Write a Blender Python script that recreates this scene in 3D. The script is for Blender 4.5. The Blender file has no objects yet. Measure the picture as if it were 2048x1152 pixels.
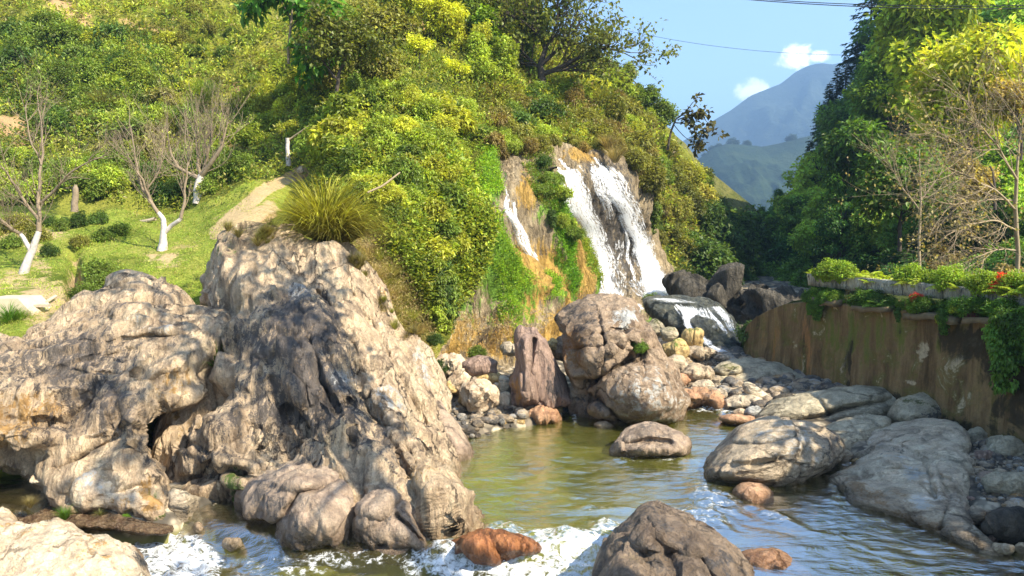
import bpy, math, random
import numpy as np
from mathutils import Vector

# ------------------------------------------------------------------ camera, sky, sun, exposure
C = bpy.context.scene.collection
SC = bpy.context.scene
EYE = 4.0
F = 1518.0
TH = math.atan(128 / F)
CT, ST = math.cos(TH), math.sin(TH)
cam_d = bpy.data.cameras.new('camera')
cam_d.sensor_width = 36
cam_d.lens = 36 * F / 2048
cam_d.clip_start = 0.1
cam_d.clip_end = 12000
cam = bpy.data.objects.new('camera', cam_d)
C.objects.link(cam)
cam.location = (0, 0, EYE)
cam.rotation_euler = (math.pi / 2 - TH, 0, 0)
SC.camera = cam

SUN_AZ = math.radians(127)      # direction towards the sun, clockwise from +Y
SUN_EL = math.radians(43)
sdir = Vector((math.sin(SUN_AZ) * math.cos(SUN_EL), math.cos(SUN_AZ) * math.cos(SUN_EL), math.sin(SUN_EL)))
sd = bpy.data.lights.new('sun', 'SUN')
sd.energy = 5.0
sd.angle = math.radians(0.5)
sd.color = (1.0, 0.90, 0.72)
sun = bpy.data.objects.new('sun', sd)
C.objects.link(sun)
sun.rotation_euler = sdir.to_track_quat('Z', 'Y').to_euler()
sun.location = (30, -30, 40)

SC.view_settings.view_transform = 'Standard'
SC.view_settings.look = 'None'
SC.view_settings.exposure = 1.58
SC.view_settings.gamma = 1
SC.render.use_persistent_data = False
SC.cycles.max_bounces = 5
SC.cycles.diffuse_bounces = 3
SC.cycles.glossy_bounces = 2
SC.cycles.transmission_bounces = 2
SC.cycles.transparent_max_bounces = 12
SC.cycles.caustics_reflective = False
SC.cycles.caustics_refractive = False


class NT:
    """small node helper"""
    def __init__(s, tree):
        s.t = tree
        s.t.nodes.clear()

    def n(s, typ, ins=None, **kw):
        nd = s.t.nodes.new(typ)
        for k, v in kw.items():
            setattr(nd, k, v)
        for k, v in (ins or {}).items():
            if isinstance(v, tuple) and len(v) == 2 and isinstance(v[0], bpy.types.Node):
                s.t.links.new(v[0].outputs[v[1]], nd.inputs[k])
            elif isinstance(v, bpy.types.Node):
                s.t.links.new(v.outputs[0], nd.inputs[k])
            else:
                if isinstance(v, tuple) and len(v) == 3 and nd.inputs[k].type == 'RGBA':
                    v = v + (1,)
                nd.inputs[k].default_value = v
        return nd

    def math(s, op, a, b=0.0, clamp=False):
        return s.n('ShaderNodeMath', {0: a, 1: b}, operation=op, use_clamp=clamp)

    def mix(s, fac, a, b, blend='MIX'):
        nd = s.n('ShaderNodeMix', data_type='RGBA', blend_type=blend)
        for k, v in ((0, fac), (6, a), (7, b)):
            if isinstance(v, tuple) and len(v) == 2 and isinstance(v[0], bpy.types.Node):
                s.t.links.new(v[0].outputs[v[1]], nd.inputs[k])
            elif isinstance(v, bpy.types.Node):
                s.t.links.new(v.outputs[2 if v.bl_idname == 'ShaderNodeMix' else 0], nd.inputs[k])
            else:
                if isinstance(v, tuple) and len(v) == 3:
                    v = v + (1,)
                nd.inputs[k].default_value = v
        return nd

    def ramp(s, fac, stops, interp='LINEAR'):
        nd = s.n('ShaderNodeValToRGB', {0: fac})
        cr = nd.color_ramp
        cr.interpolation = interp
        while len(cr.elements) < len(stops):
            cr.elements.new(0.5)
        for e, (p, c) in zip(cr.elements, stops):
            e.position = p
            if not isinstance(c, tuple):
                c = (c, c, c)
            e.color = c + (1,)
        return nd

    def sm(s, fac, a, b, lo=0.0, hi=1.0):
        return s.n('ShaderNodeMapRange', {0: fac, 1: a, 2: b, 3: lo, 4: hi}, interpolation_type='SMOOTHSTEP', clamp=True)

    def link(s, a, ao, b, bi):
        s.t.links.new(a.outputs[ao], b.inputs[bi])


world = bpy.data.worlds.new("World")
SC.world = world
world.use_nodes = True
w = NT(world.node_tree)
sky = w.n('ShaderNodeTexSky', sky_type='NISHITA', sun_disc=False)
sky.sun_elevation = SUN_EL
sky.sun_rotation = SUN_AZ
sky.altitude = 900
sky.air_density = 1.0
sky.dust_density = 1.6
sky.ozone_density = 1.5
tc = w.n('ShaderNodeTexCoord')


def pdir(px, py):
    u, v = (px - 1024) / F, (576 - py) / F
    return Vector((u, CT + v * ST, v * CT - ST)).normalized()


cn = w.n('ShaderNodeTexNoise', {'Vector': (tc, 0), 'Scale': 26.0, 'Detail': 9.0, 'Roughness': 0.6, 'Distortion': 0.3})
cmask = None
for (cx, cy, rad, squash, dens) in ((1590, 120, .026, 1.3, 1.0), (1637, 112, .016, 1.7, .8), (1498, 182, .022, 1.5, .62), (1540, 200, .026, 2.0, .45),
                                    (1278, 182, .018, 1.9, .85), (1300, 192, .02, 2.0, .6), (1690, 215, .03, 1.6, .5), (1250, 330, .02, 2, .3)):
    d = pdir(cx, cy)
    df = w.n('ShaderNodeVectorMath', {0: (tc, 0), 1: tuple(d)}, operation='SUBTRACT')
    sc = w.n('ShaderNodeVectorMath', {0: df, 1: (1, 1, squash)}, operation='MULTIPLY')
    ln = w.n('ShaderNodeVectorMath', {0: sc}, operation='LENGTH')
    r0 = w.math('DIVIDE', (ln, 1), rad)
    r1 = w.math('SUBTRACT', 1.0, r0)
    r2 = w.math('MULTIPLY', w.math('SUBTRACT', (cn, 0), 0.5), 3.4)
    r3 = w.math('ADD', r1, r2)
    r4 = w.n('ShaderNodeMapRange', {0: r3, 1: 0.12, 2: 0.75, 3: 0.0, 4: dens}, interpolation_type='SMOOTHSTEP')
    cut = w.sm(r0, 1.25, 1.0)
    r4 = w.math('MULTIPLY', r4, cut)
    cmask = r4 if cmask is None else w.math('MAXIMUM', cmask, r4)
cl = w.mix(cmask, (sky, 0), (11, 10.6, 10.6))
bg = w.n('ShaderNodeBackground', {'Color': (cl, 2), 'Strength': 0.12})
wo = w.n('ShaderNodeOutputWorld', {'Surface': bg})
world.cycles.sampling_method = 'MANUAL'
world.cycles.sample_map_resolution = 512


# ------------------------------------------------------------------ geometry helpers
def P(px, py, d):
    """world point that lies at distance d (metres along +Y) where the picture shows (px, py)"""
    px, py, d = np.broadcast_arrays(np.asarray(px, float), np.asarray(py, float), np.asarray(d, float))
    u = (px - 1024) / F
    v = (576 - py) / F
    y = CT + v * ST
    t = d / y
    return np.stack([u * t, d, EYE + (v * CT - ST) * t], -1)


def PV(px, py, d):
    return Vector(P(px, py, d).tolist())


def W(px, py, z=0.0):
    """world point on the level z seen at (px, py)"""
    u = (px - 1024) / F
    v = (576 - py) / F
    k = (z - EYE) / (v * CT - ST)
    return np.array([u * k, (CT + v * ST) * k, z])


def proj(p):
    p = np.asarray(p)
    x, y, z = p[..., 0], p[..., 1], p[..., 2] - EYE
    dc = np.maximum(y * CT - z * ST, .05)
    return 1024 + F * x / dc, 576 - F * (y * ST + z * CT) / dc


def _h(ix, iy, iz, seed):
    h = (ix * 374761393 + iy * 668265263 + iz * 2147483647 + seed * 974711) & 0xFFFFFFFF
    h = ((h ^ (h >> 13)) * 1274126177) & 0xFFFFFFFF
    h = ((h ^ (h >> 16)) * 2246822519) & 0xFFFFFFFF
    return h ^ (h >> 15)


def noise(p, seed=0):
    p = np.asarray(p, float)
    i = np.floor(p).astype(np.int64)
    f = p - i
    s = f * f * f * (f * (f * 6 - 15) + 10)
    out = 0
    for dx in (0, 1):
        for dy in (0, 1):
            for dz in (0, 1):
                h = _h(i[..., 0] + dx, i[..., 1] + dy, i[..., 2] + dz, seed)
                gx = ((h & 1023) / 511.5 - 1)
                gy = (((h >> 10) & 1023) / 511.5 - 1)
                gz = (((h >> 20) & 1023) / 511.5 - 1)
                dt = gx * (f[..., 0] - dx) + gy * (f[..., 1] - dy) + gz * (f[..., 2] - dz)
                wt = (s[..., 0] if dx else 1 - s[..., 0]) * (s[..., 1] if dy else 1 - s[..., 1]) * (s[..., 2] if dz else 1 - s[..., 2])
                out = out + dt * wt
    return out * 1.3


def fbm(p, octv=4, seed=0, gain=.5, lac=2.03, ridged=False):
    a, tot, p = 1.0, 0, np.asarray(p, float)
    for o in range(octv):
        n = noise(p, seed + o * 17)
        if ridged:
            n = 1 - 2.2 * np.abs(n)
        tot = tot + a * n
        a *= gain
        p = p * lac + 3.7
    return tot


def worley(p, seed=0):
    """returns F1, F2-F1, offset to the nearest cell point, cell id hash 0..1 (three numbers)"""
    p = np.asarray(p, float)
    i = np.floor(p).astype(np.int64)
    best = np.full(p.shape[:-1], 1e9)
    sec = best.copy()
    off = np.zeros_like(p)
    idv = np.zeros_like(p)
    for dx in (-1, 0, 1):
        for dy in (-1, 0, 1):
            for dz in (-1, 0, 1):
                cx, cy, cz = i[..., 0] + dx, i[..., 1] + dy, i[..., 2] + dz
                h = _h(cx, cy, cz, seed)
                q = np.stack([cx + (h & 1023) / 1023, cy + ((h >> 10) & 1023) / 1023, cz + ((h >> 20) & 1023) / 1023], -1)
                dv = p - q
                dist = (dv ** 2).sum(-1)
                m = dist < best
                sec = np.where(m, best, np.minimum(sec, dist))
                best = np.where(m, dist, best)
                off = np.where(m[..., None], dv, off)
                h2 = _h(cx, cy, cz, seed + 99)
                iv = np.stack([(h2 & 1023) / 1023, ((h2 >> 10) & 1023) / 1023, ((h2 >> 20) & 1023) / 1023], -1)
                idv = np.where(m[..., None], iv, idv)
    b, s2 = np.sqrt(best), np.sqrt(sec)
    return b, s2 - b, off, idv


def sstep(x, a, b):
    t = np.clip((x - a) / (b - a), 0, 1)
    return t * t * (3 - 2 * t)


def blobs(px, py, L):
    m = np.zeros(np.shape(px))
    for b in L:
        cx, cy, rx, ry = b[:4]
        ang = math.radians(b[4]) if len(b) > 4 else 0
        s = b[5] if len(b) > 5 else 1.0
        dx, dy = px - cx, py - cy
        u = (dx * math.cos(ang) + dy * math.sin(ang)) / rx
        v = (-dx * math.sin(ang) + dy * math.cos(ang)) / ry
        m = np.maximum(m, s * np.exp(-(u * u + v * v) ** 1.5))
    return m


def seg_dist(px, py, line):
    d = np.full(np.shape(px), 1e9)
    for (x0, y0), (x1, y1) in zip(line[:-1], line[1:]):
        vx, vy = x1 - x0, y1 - y0
        t = np.clip(((px - x0) * vx + (py - y0) * vy) / (vx * vx + vy * vy + 1e-9), 0, 1)
        d = np.minimum(d, np.hypot(px - x0 - t * vx, py - y0 - t * vy))
    return d


def poly_sd(x, y, poly):
    """signed distance, positive inside"""
    poly = list(poly)
    d = seg_dist(x, y, poly + [poly[0]])
    ins = np.zeros(np.shape(x), bool)
    n = len(poly)
    for k in range(n):
        x0, y0 = poly[k]
        x1, y1 = poly[(k + 1) % n]
        c = ((y0 > y) != (y1 > y))
        xi = (x1 - x0) * (y - y0) / (y1 - y0 + 1e-12) + x0
        ins ^= c & (x < xi)
    return np.where(ins, d, -d)


def mesh(name, V, faces, mat=None, smooth=True, mask=None, col=None, uv=None):
    V = np.asarray(V, np.float32).reshape(-1, 3)
    faces = np.asarray(faces, np.int32)
    k = faces.shape[1]
    m = bpy.data.meshes.new(name)
    m.vertices.add(len(V))
    m.vertices.foreach_set('co', V.ravel())
    m.loops.add(faces.size)
    m.loops.foreach_set('vertex_index', faces.ravel())
    m.polygons.add(len(faces))
    m.polygons.foreach_set('loop_start', np.arange(0, faces.size, k, dtype=np.int32))
    m.polygons.foreach_set('use_smooth', np.full(len(faces), smooth))
    for nm, a in (('Mask', mask), ('Col', col)):
        if a is not None:
            a = np.asarray(a, np.float32)
            if a.shape[-1] == 3:
                a = np.concatenate([a, np.ones(a.shape[:-1] + (1,), np.float32)], -1)
            at = m.attributes.new(nm, 'FLOAT_COLOR', 'POINT')
            at.data.foreach_set('color', a.ravel())
    if uv is not None:
        ul = m.uv_layers.new(name='UV')
        ul.data.foreach_set('uv', np.asarray(uv, np.float32).reshape(-1, 2)[faces.ravel()].ravel())
    m.update(calc_edges=True)
    m.validate()
    if mat:
        for q in (mat if isinstance(mat, (list, tuple)) else [mat]):
            m.materials.append(q)
    return m


def add(name, m, parent=None, loc=(0, 0, 0), **props):
    o = bpy.data.objects.new(name, m)
    o.location = loc
    C.objects.link(o)
    if parent:
        o.parent = parent
    for k, v in props.items():
        o[k] = v
    return o


def tag(o, label=None, cat=None, group=None, kind=None):
    for k, v in (('label', label), ('category', cat), ('group', group), ('kind', kind)):
        if v:
            o[k] = v
    return o


def grid_faces(nu, nv, wrap=False):
    """vertices indexed i*nv+j; wrap closes j"""
    i = np.arange(nu - 1)[:, None]
    j = np.arange(nv if wrap else nv - 1)[None]
    j2 = (j + 1) % nv
    f = np.stack([i * nv + j, (i + 1) * nv + j, (i + 1) * nv + j2, i * nv + j2], -1)
    return f.reshape(-1, 4)


def grid_normals(G, wrap=False):
    du = np.gradient(G, axis=0)
    if wrap:
        dv = (np.roll(G, -1, 1) - np.roll(G, 1, 1)) / 2
    else:
        dv = np.gradient(G, axis=1)
    n = np.cross(du, dv)
    return n / (np.linalg.norm(n, axis=-1, keepdims=True) + 1e-9)


def rbf(ctrl):
    ctrl = np.array(ctrl, float)
    X = ctrl[:, :2] / 500.0
    y = np.log(ctrl[:, 2])
    n = len(X)
    K = lambda r: np.where(r > 1e-9, r * r * np.log(r + 1e-12), 0)
    A = np.zeros((n + 3, n + 3))
    A[:n, :n] = K(np.linalg.norm(X[:, None] - X[None], axis=-1)) + np.eye(n) * 0.004
    A[:n, n] = 1
    A[:n, n + 1:] = X
    A[n, :n] = 1
    A[n + 1:, :n] = X.T
    w_ = np.linalg.solve(A, np.concatenate([y, np.zeros(3)]))

    def f(px, py):
        px, py = np.broadcast_arrays(np.asarray(px, float), np.asarray(py, float))
        q = np.stack([px, py], -1).reshape(-1, 2) / 500.0
        out = np.zeros(len(q))
        for k in range(n):
            out += w_[k] * K(np.hypot(q[:, 0] - X[k, 0], q[:, 1] - X[k, 1]))
        out += w_[n] + q @ w_[n + 1:]
        return np.exp(out).reshape(px.shape)
    return f


# ------------------------------------------------------------------ materials
def new_mat(name):
    m = bpy.data.materials.new(name)
    m.use_nodes = True
    return m, NT(m.node_tree)


def rock_mat(name, light, mid, deep, dark=(.035, .034, .036), ochre=(.36, .2, .055), moss=(.07, .13, .015), pale=(.5, .5, .47), scale=1.0,
             stretch=(1, 1, 1), rot=(0, 0, 0), crack=.5, bump=1.0, wet=True, rough=.82, darkbias=0.0, mossamt=0.0):
    m, t = new_mat(name)
    tc = t.n('ShaderNodeTexCoord')
    geo = t.n('ShaderNodeNewGeometry')
    mp = t.n('ShaderNodeMapping', {'Vector': (geo, 0), 'Rotation': rot, 'Scale': tuple(scale * k for k in stretch)})
    n1 = t.n('ShaderNodeTexNoise', {'Vector': mp, 'Scale': .9, 'Detail': 9.0, 'Roughness': .62, 'Distortion': .12})
    n2 = t.n('ShaderNodeTexNoise', {'Vector': mp, 'Scale': 4.2, 'Detail': 9.0, 'Roughness': .70, 'Distortion': .15})
    n3 = t.n('ShaderNodeTexNoise', {'Vector': (geo, 0), 'Scale': 34.0 * scale, 'Detail': 4.0, 'Roughness': .7})
    n4 = t.n('ShaderNodeTexNoise', {'Vector': (geo, 0), 'Scale': .55 * scale, 'Detail': 5.0, 'Roughness': .6})
    c0 = t.ramp((n1, 0), [(.32, deep), (.5, mid), (.68, light)])
    c1 = t.mix(t.sm((n2, 0), .40, .66), c0, light)
    c1 = t.mix(t.math('MULTIPLY', t.sm((n2, 0), .44, .30), .75), c1, deep)
    c1 = t.mix(t.math('MULTIPLY', t.sm((n3, 0), .38, .62), .35), c1, (1.0, .97, .93), 'OVERLAY')
    # cracks
    wv = t.n('ShaderNodeMix', {0: .3, 4: mp, 5: (n2, 1)}, data_type='VECTOR')
    vo = t.n('ShaderNodeTexVoronoi', {'Vector': (wv, 1), 'Scale': 1.7, 'Randomness': 1.0}, feature='DISTANCE_TO_EDGE')
    vo2 = t.n('ShaderNodeTexVoronoi', {'Vector': (wv, 1), 'Scale': 5.5, 'Randomness': 1.0}, feature='DISTANCE_TO_EDGE')
    ck = t.math('MULTIPLY', t.sm((vo, 0), .03, .0), t.sm((n4, 0), .48, .60))
    ck2 = t.math('MULTIPLY', t.sm((vo2, 0), .03, .0), t.sm((n1, 0), .52, .66))
    ckk = t.math('MAXIMUM', ck, t.math('MULTIPLY', ck2, .7))
    c1 = t.mix(t.math('MULTIPLY', ckk, crack), c1, tuple(k * .3 for k in deep))
    # painted masks: R dark varnish and painted shade, G moss, B ochre, A pale
    at = t.n('ShaderNodeAttribute', attribute_name='Mask')
    sp = t.n('ShaderNodeSeparateColor', {0: (at, 0)})
    nn = t.math('ADD', t.math('MULTIPLY', t.math('SUBTRACT', (n2, 0), .5), 4.0), t.math('MULTIPLY', t.math('SUBTRACT', (n3, 0), .5), 1.6))

    def msk(src, bias=0.0, lo=.36, hi=.84):
        f_ = t.sm(t.math('ADD', src, t.math('ADD', nn, bias)), lo, hi)
        return f_ if bias else t.math('MULTIPLY', f_, t.sm(src, .03, .25))
    c1 = t.mix(t.math('MULTIPLY', msk((sp, 2)), .9), c1, t.mix((n1, 0), tuple(k * .6 for k in ochre), tuple(min(1, k * 1.35) for k in ochre)))
    c1 = t.mix(t.math('MULTIPLY', msk((at, 3)), .9), c1, pale)
    dk = t.mix((n3, 0), tuple(k * .6 for k in dark), tuple(min(1, k * 2.1) for k in dark))
    c1 = t.mix(t.math('MULTIPLY', msk((sp, 0), darkbias), .88), c1, dk)
    c1 = t.mix(t.math('MULTIPLY', msk((sp, 1), mossamt), .95), c1, t.mix((n3, 0), tuple(k * .5 for k in moss), tuple(k * 1.6 for k in moss)))
    rg = rough
    if wet:
        sz = t.n('ShaderNodeSeparateXYZ', {0: (geo, 0)})
        zz = t.math('ADD', (sz, 2), t.math('MULTIPLY', t.math('SUBTRACT', (n2, 0), .5), .35))
        wm = t.sm(zz, .30, .06)
        c1 = t.mix(t.math('MULTIPLY', wm, .62), c1, t.mix(1.0, c1, (.30, .25, .19), 'MULTIPLY'))
        rg = t.n('ShaderNodeMapRange', {0: wm, 1: 0., 2: 1., 3: rough, 4: .22})
    hsum = t.math('ADD', t.math('MULTIPLY', (n2, 0), 1.0), t.math('MULTIPLY', (n3, 0), .22))
    hsum = t.math('SUBTRACT', hsum, t.math('MULTIPLY', ckk, .55))
    hsum = t.math('ADD', hsum, t.math('MULTIPLY', (n1, 0), .9))
    vo3 = t.n('ShaderNodeTexVoronoi', {'Vector': (wv, 1), 'Scale': 3.1, 'Randomness': 1.0}, feature='F1')
    vo4 = t.n('ShaderNodeTexVoronoi', {'Vector': (wv, 1), 'Scale': 8.5, 'Randomness': 1.0}, feature='F1')
    hsum = t.math('ADD', hsum, t.math('ADD', t.math('MULTIPLY', (vo3, 0), .9), t.math('MULTIPLY', (vo4, 0), .4)))
    b = t.n('ShaderNodeBump', {'Strength': .95, 'Distance': .15 * bump / scale, 'Height': hsum})
    ps = t.n('ShaderNodeBsdfPrincipled', {'Base Color': (c1, 2), 'Roughness': rg, 'Normal': b, 'Specular IOR Level': .35})
    t.n('ShaderNodeOutputMaterial', {'Surface': ps})
    return m


R90 = math.pi / 2
M = {}
M['tan'] = rock_mat('tan_rock', (.58, .445, .29), (.39, .29, .19), (.105, .074, .05), dark=(.05, .046, .047), stretch=(1.9, 1.3, .5), rot=(0, .5, 0), crack=.8)
M['grey_tan'] = rock_mat('grey_tan_rock', (.52, .42, .29), (.37, .29, .20), (.14, .11, .08), dark=(.07, .066, .062), scale=1.2, stretch=(.7, 1, 1.4), rot=(0, .3, 0), crack=.55)
M['darkbrown'] = rock_mat('dark_brown_wet_rock', (.24, .18, .125), (.15, .11, .078), (.06, .045, .034), ochre=(.36, .27, .15), scale=.9, crack=.35, bump=.8, rough=.5)
M['smooth'] = rock_mat('river_smooth_rock', (.37, .285, .205), (.25, .185, .135), (.10, .076, .056), scale=.9, stretch=(1, 1, .7), crack=.35, bump=.55, rough=.7)
M['pale'] = rock_mat('pale_rock', (.60, .48, .34), (.48, .37, .25), (.24, .16, .10), crack=.35, scale=1.2, bump=.6)
M['brown'] = rock_mat('brown_block_rock', (.36, .27, .185), (.25, .18, .12), (.09, .062, .042), ochre=(.24, .12, .035), scale=1.3, crack=.75, bump=1.1)
M['red'] = rock_mat('rust_red_rock', (.32, .135, .05), (.21, .08, .03), (.085, .035, .016), scale=1.6, stretch=(2.2, 1, .8), rot=(0, 0, .4), crack=.15, bump=.5, rough=.45)
M['orange'] = rock_mat('orange_rock', (.48, .30, .18), (.38, .21, .115), (.2, .11, .065), scale=1.5, crack=.2, bump=.5)
M['ochre'] = rock_mat('ochre_cobble', (.50, .37, .16), (.38, .27, .12), (.2, .13, .06), scale=2, crack=.1, bump=.4)
M['purple'] = rock_mat('purple_grey_rock', (.33, .23, .175), (.24, .165, .13), (.10, .07, .058), scale=1.1, stretch=(2.2, 1.4, .6), crack=.4, bump=.8)
M['grey'] = rock_mat('grey_slab_rock', (.60, .50, .36), (.44, .365, .265), (.20, .16, .115), ochre=(.34, .22, .11), scale=.9, stretch=(.55, 1, 2.0), rot=(0, -.55, .2), crack=.4, bump=.8)
M['greygreen'] = rock_mat('grey_green_rock', (.46, .40, .28), (.33, .29, .20), (.14, .12, .085), moss=(.10, .10, .03), scale=.9, stretch=(.8, 1, 1.8), crack=.4, bump=.7)
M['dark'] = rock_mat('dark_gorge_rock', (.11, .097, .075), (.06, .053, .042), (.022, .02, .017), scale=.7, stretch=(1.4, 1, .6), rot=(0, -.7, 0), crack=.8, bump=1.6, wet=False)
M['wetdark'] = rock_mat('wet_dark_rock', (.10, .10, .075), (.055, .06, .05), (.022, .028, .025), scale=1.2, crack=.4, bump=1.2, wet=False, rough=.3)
M['cliff'] = rock_mat('cliff_rock', (.40, .32, .20), (.26, .20, .12), (.10, .075, .045), ochre=(.50, .30, .06), moss=(.13, .27, .015), pale=(.42, .36, .28),
                      scale=.9, stretch=(1.7, 1.2, .45), crack=.6, bump=1.5, wet=False)


def hill_mat(name, g1, g2, g3, soil, dry, sc=1.0):
    """R bare soil, G dark green, B dry straw, A rock"""
    m, t = new_mat(name)
    geo = t.n('ShaderNodeNewGeometry')
    n1 = t.n('ShaderNodeTexNoise', {'Vector': (geo, 0), 'Scale': .5 * sc, 'Detail': 8.0, 'Roughness': .6})
    n2 = t.n('ShaderNodeTexNoise', {'Vector': (geo, 0), 'Scale': 3.0 * sc, 'Detail': 8.0, 'Roughness': .7})
    n3 = t.n('ShaderNodeTexNoise', {'Vector': (geo, 0), 'Scale': 16.0 * sc, 'Detail': 4.0, 'Roughness': .7})
    c = t.ramp((n1, 0), [(.35, g3), (.5, g1), (.66, g2)])
    c = t.mix(t.math('MULTIPLY', t.sm((n2, 0), .42, .62), .5), c, g2)
    c = t.mix(t.math('MULTIPLY', t.sm((n3, 0), .55, .35), .6), c, g3)
    at = t.n('ShaderNodeAttribute', attribute_name='Mask')
    sp = t.n('ShaderNodeSeparateColor', {0: (at, 0)})
    nn = t.math('MULTIPLY', t.math('SUBTRACT', (n2, 0), .5), 2.0)
    for src, colr in (((sp, 1), g3), ((sp, 2), dry), ((sp, 0), soil)):
        f = t.sm(t.math('ADD', src, nn), .35, .7)
        cc = t.mix((n3, 0), tuple(k * .65 for k in colr), tuple(k * 1.3 for k in colr))
        c = t.mix(t.math('MULTIPLY', f, .95), c, cc)
    b = t.n('ShaderNodeBump', {'Strength': .9, 'Distance': .12 / sc, 'Height': t.math('ADD', (n2, 0), t.math('MULTIPLY', (n3, 0), .4))})
    ps = t.n('ShaderNodeBsdfPrincipled', {'Base Color': (c, 2), 'Roughness': .95, 'Normal': b, 'Specular IOR Level': .1})
    t.n('ShaderNodeOutputMaterial', {'Surface': ps})
    return m


M['hill'] = hill_mat('hill_earth', (.13, .15, .02), (.26, .25, .045), (.035, .055, .01), (.40, .26, .13), (.32, .25, .12))
M['garden'] = hill_mat('garden_earth', (.20, .26, .035), (.30, .30, .06), (.07, .10, .012), (.46, .34, .19), (.40, .31, .14))
M['forestfloor'] = hill_mat('forest_floor', (.045, .06, .015), (.07, .085, .02), (.02, .026, .008), (.06, .045, .025), (.05, .04, .02))
M['farhill'] = hill_mat('far_hill_grass', (.12, .13, .035), (.21, .19, .06), (.045, .06, .018), (.24, .18, .10), (.2, .17, .08), sc=.16)
M['midhill'] = hill_mat('terraced_hill_grass', (.022, .042, .024), (.04, .06, .028), (.012, .022, .012), (.10, .12, .07), (.12, .11, .05), sc=.05)
M['mountain'] = hill_mat('mountain_ground', (.03, .045, .035), (.05, .065, .05), (.018, .026, .024), (.1, .09, .07), (.1, .1, .07), sc=.012)
M['mud'] = rock_mat('mud_bank', (.30, .22, .13), (.18, .11, .065), (.06, .036, .024), scale=3, crack=.6, bump=1.5)
M['gravel'] = rock_mat('gravel_ground', (.50, .42, .30), (.34, .28, .20), (.12, .095, .07), scale=3.5, crack=.9, bump=2.4)


def plain(name, col, rough=.8, var=.25, scale=6.0, bump=.01, spec=.3):
    m, t = new_mat(name)
    geo = t.n('ShaderNodeNewGeometry')
    n1 = t.n('ShaderNodeTexNoise', {'Vector': (geo, 0), 'Scale': scale, 'Detail': 6.0, 'Roughness': .65})
    c = t.mix((n1, 0), tuple(k * (1 - var * 1.6) for k in col), tuple(min(1, k * (1 + var * 1.6)) for k in col))
    b = t.n('ShaderNodeBump', {'Strength': .8, 'Distance': bump, 'Height': (n1, 0)})
    ps = t.n('ShaderNodeBsdfPrincipled', {'Base Color': (c, 2), 'Roughness': rough, 'Normal': b, 'Specular IOR Level': spec})
    t.n('ShaderNodeOutputMaterial', {'Surface': ps})
    return m


M['whitewash'] = plain('whitewashed_bark', (.52, .46, .42), .9, .42, 14, .012)
M['bark'] = plain('grey_brown_bark', (.24, .185, .125), .95, .35, 14, .015)
M['darkbark'] = plain('dark_bark', (.07, .055, .042), .95, .35, 10, .015)
M['palebark'] = plain('pale_twig_bark', (.32, .25, .155), .9, .25, 12, .01)
M['wood'] = plain('weathered_plank', (.42, .34, .25), .9, .3, 20, .01)
M['ledge'] = plain('stained_ledge', (.16, .12, .065), .95, .4, 9, .02)
M['cable'] = plain('black_cable', (.02, .02, .022), .6, .1, 5, .001)
M['concrete'] = plain('pale_concrete', (.52, .44, .30), .9, .2, 4, .01)  # one even pale concrete tone


def leaf_mat(name, trans=.45, spec=.3, rough=.45, use_attr=False):
    m, t = new_mat(name)
    geo = t.n('ShaderNodeNewGeometry')
    if use_attr:
        base = t.n('ShaderNodeAttribute', attribute_name='Col')
    else:
        base = t.n('ShaderNodeObjectInfo')
        base2 = t.n('ShaderNodeAttribute', attribute_name='Col')
        base = t.n('ShaderNodeMix', {0: 1.0, 6: (base, 1), 7: (base2, 0)}, data_type='RGBA', blend_type='MULTIPLY')
    o = 2 if not use_attr else 0
    hs = t.n('ShaderNodeHueSaturation', {'Color': (base, o), 'Hue': t.n('ShaderNodeMapRange', {0: (geo, 'Random Per Island'), 3: .485, 4: .515}),
                                         'Value': t.n('ShaderNodeMapRange', {0: (geo, 'Random Per Island'), 3: .62, 4: 1.4}), 'Saturation': 1.0})
    ps = t.n('ShaderNodeBsdfPrincipled', {'Base Color': hs, 'Roughness': rough, 'Specular IOR Level': spec})
    tcx = t.mix(1.0, hs, (1.25, 1.2, .55), 'MULTIPLY')
    tr = t.n('ShaderNodeBsdfTranslucent', {'Color': (tcx, 2)})
    mx = t.n('ShaderNodeMixShader', {0: trans, 1: ps, 2: tr})
    t.n('ShaderNodeOutputMaterial', {'Surface': mx})
    return m


M['leaf'] = leaf_mat('leaf_tinted')
M['leafattr'] = leaf_mat('leaf_mixed', use_attr=True)

# ------------------------------------------------------------------ the large setting
# --- ground sheet: riverbed, banks and flat land out to the horizon
POOL_PX = [(-60, 960), (60, 955), (110, 1020), (200, 1050), (330, 1050), (450, 1000), (560, 1040), (860, 1090), (940, 1040), (930, 985), (890, 940),
           (935, 880), (1000, 862), (1110, 846), (1150, 815), (1250, 850), (1350, 820), (1385, 812), (1440, 808), (1500, 845), (1460, 900), (1430, 940),
           (1560, 950), (1680, 905), (1760, 960), (1860, 1005), (1990, 1060), (2200, 1110)]
pool = [tuple(W(a, b)[:2]) for a, b in POOL_PX] + [(7.5, 4.0), (7.5, -6), (-14, -6), (-14, 8.5)]


def bank_z(x, y):
    z = .14 + .03 * np.maximum(y - 14, 0) + .03 * np.maximum(x - 4, 0)
    return z


def ground_z(x, y):
    sdv = poly_sd(x, y, pool)
    p = np.stack([x * .8, y * .8, x * 0], -1)
    n = fbm(p, 5, 3)
    bed = -.42 - .55 * sstep(sdv, .2, 2.6) + .16 * n
    front = sstep(y, 9.2, 7.6)
    bed = bed - .7 * front
    bz = np.minimum(bank_z(x, y) + .10 * n, 1.0)
    z = bed + (bz - bed) * sstep(sdv, .28, -.25)
    far = sstep(np.hypot(x, y - 20), 45, 80)
    return z * (1 - far) + (-1.0) * far


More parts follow.
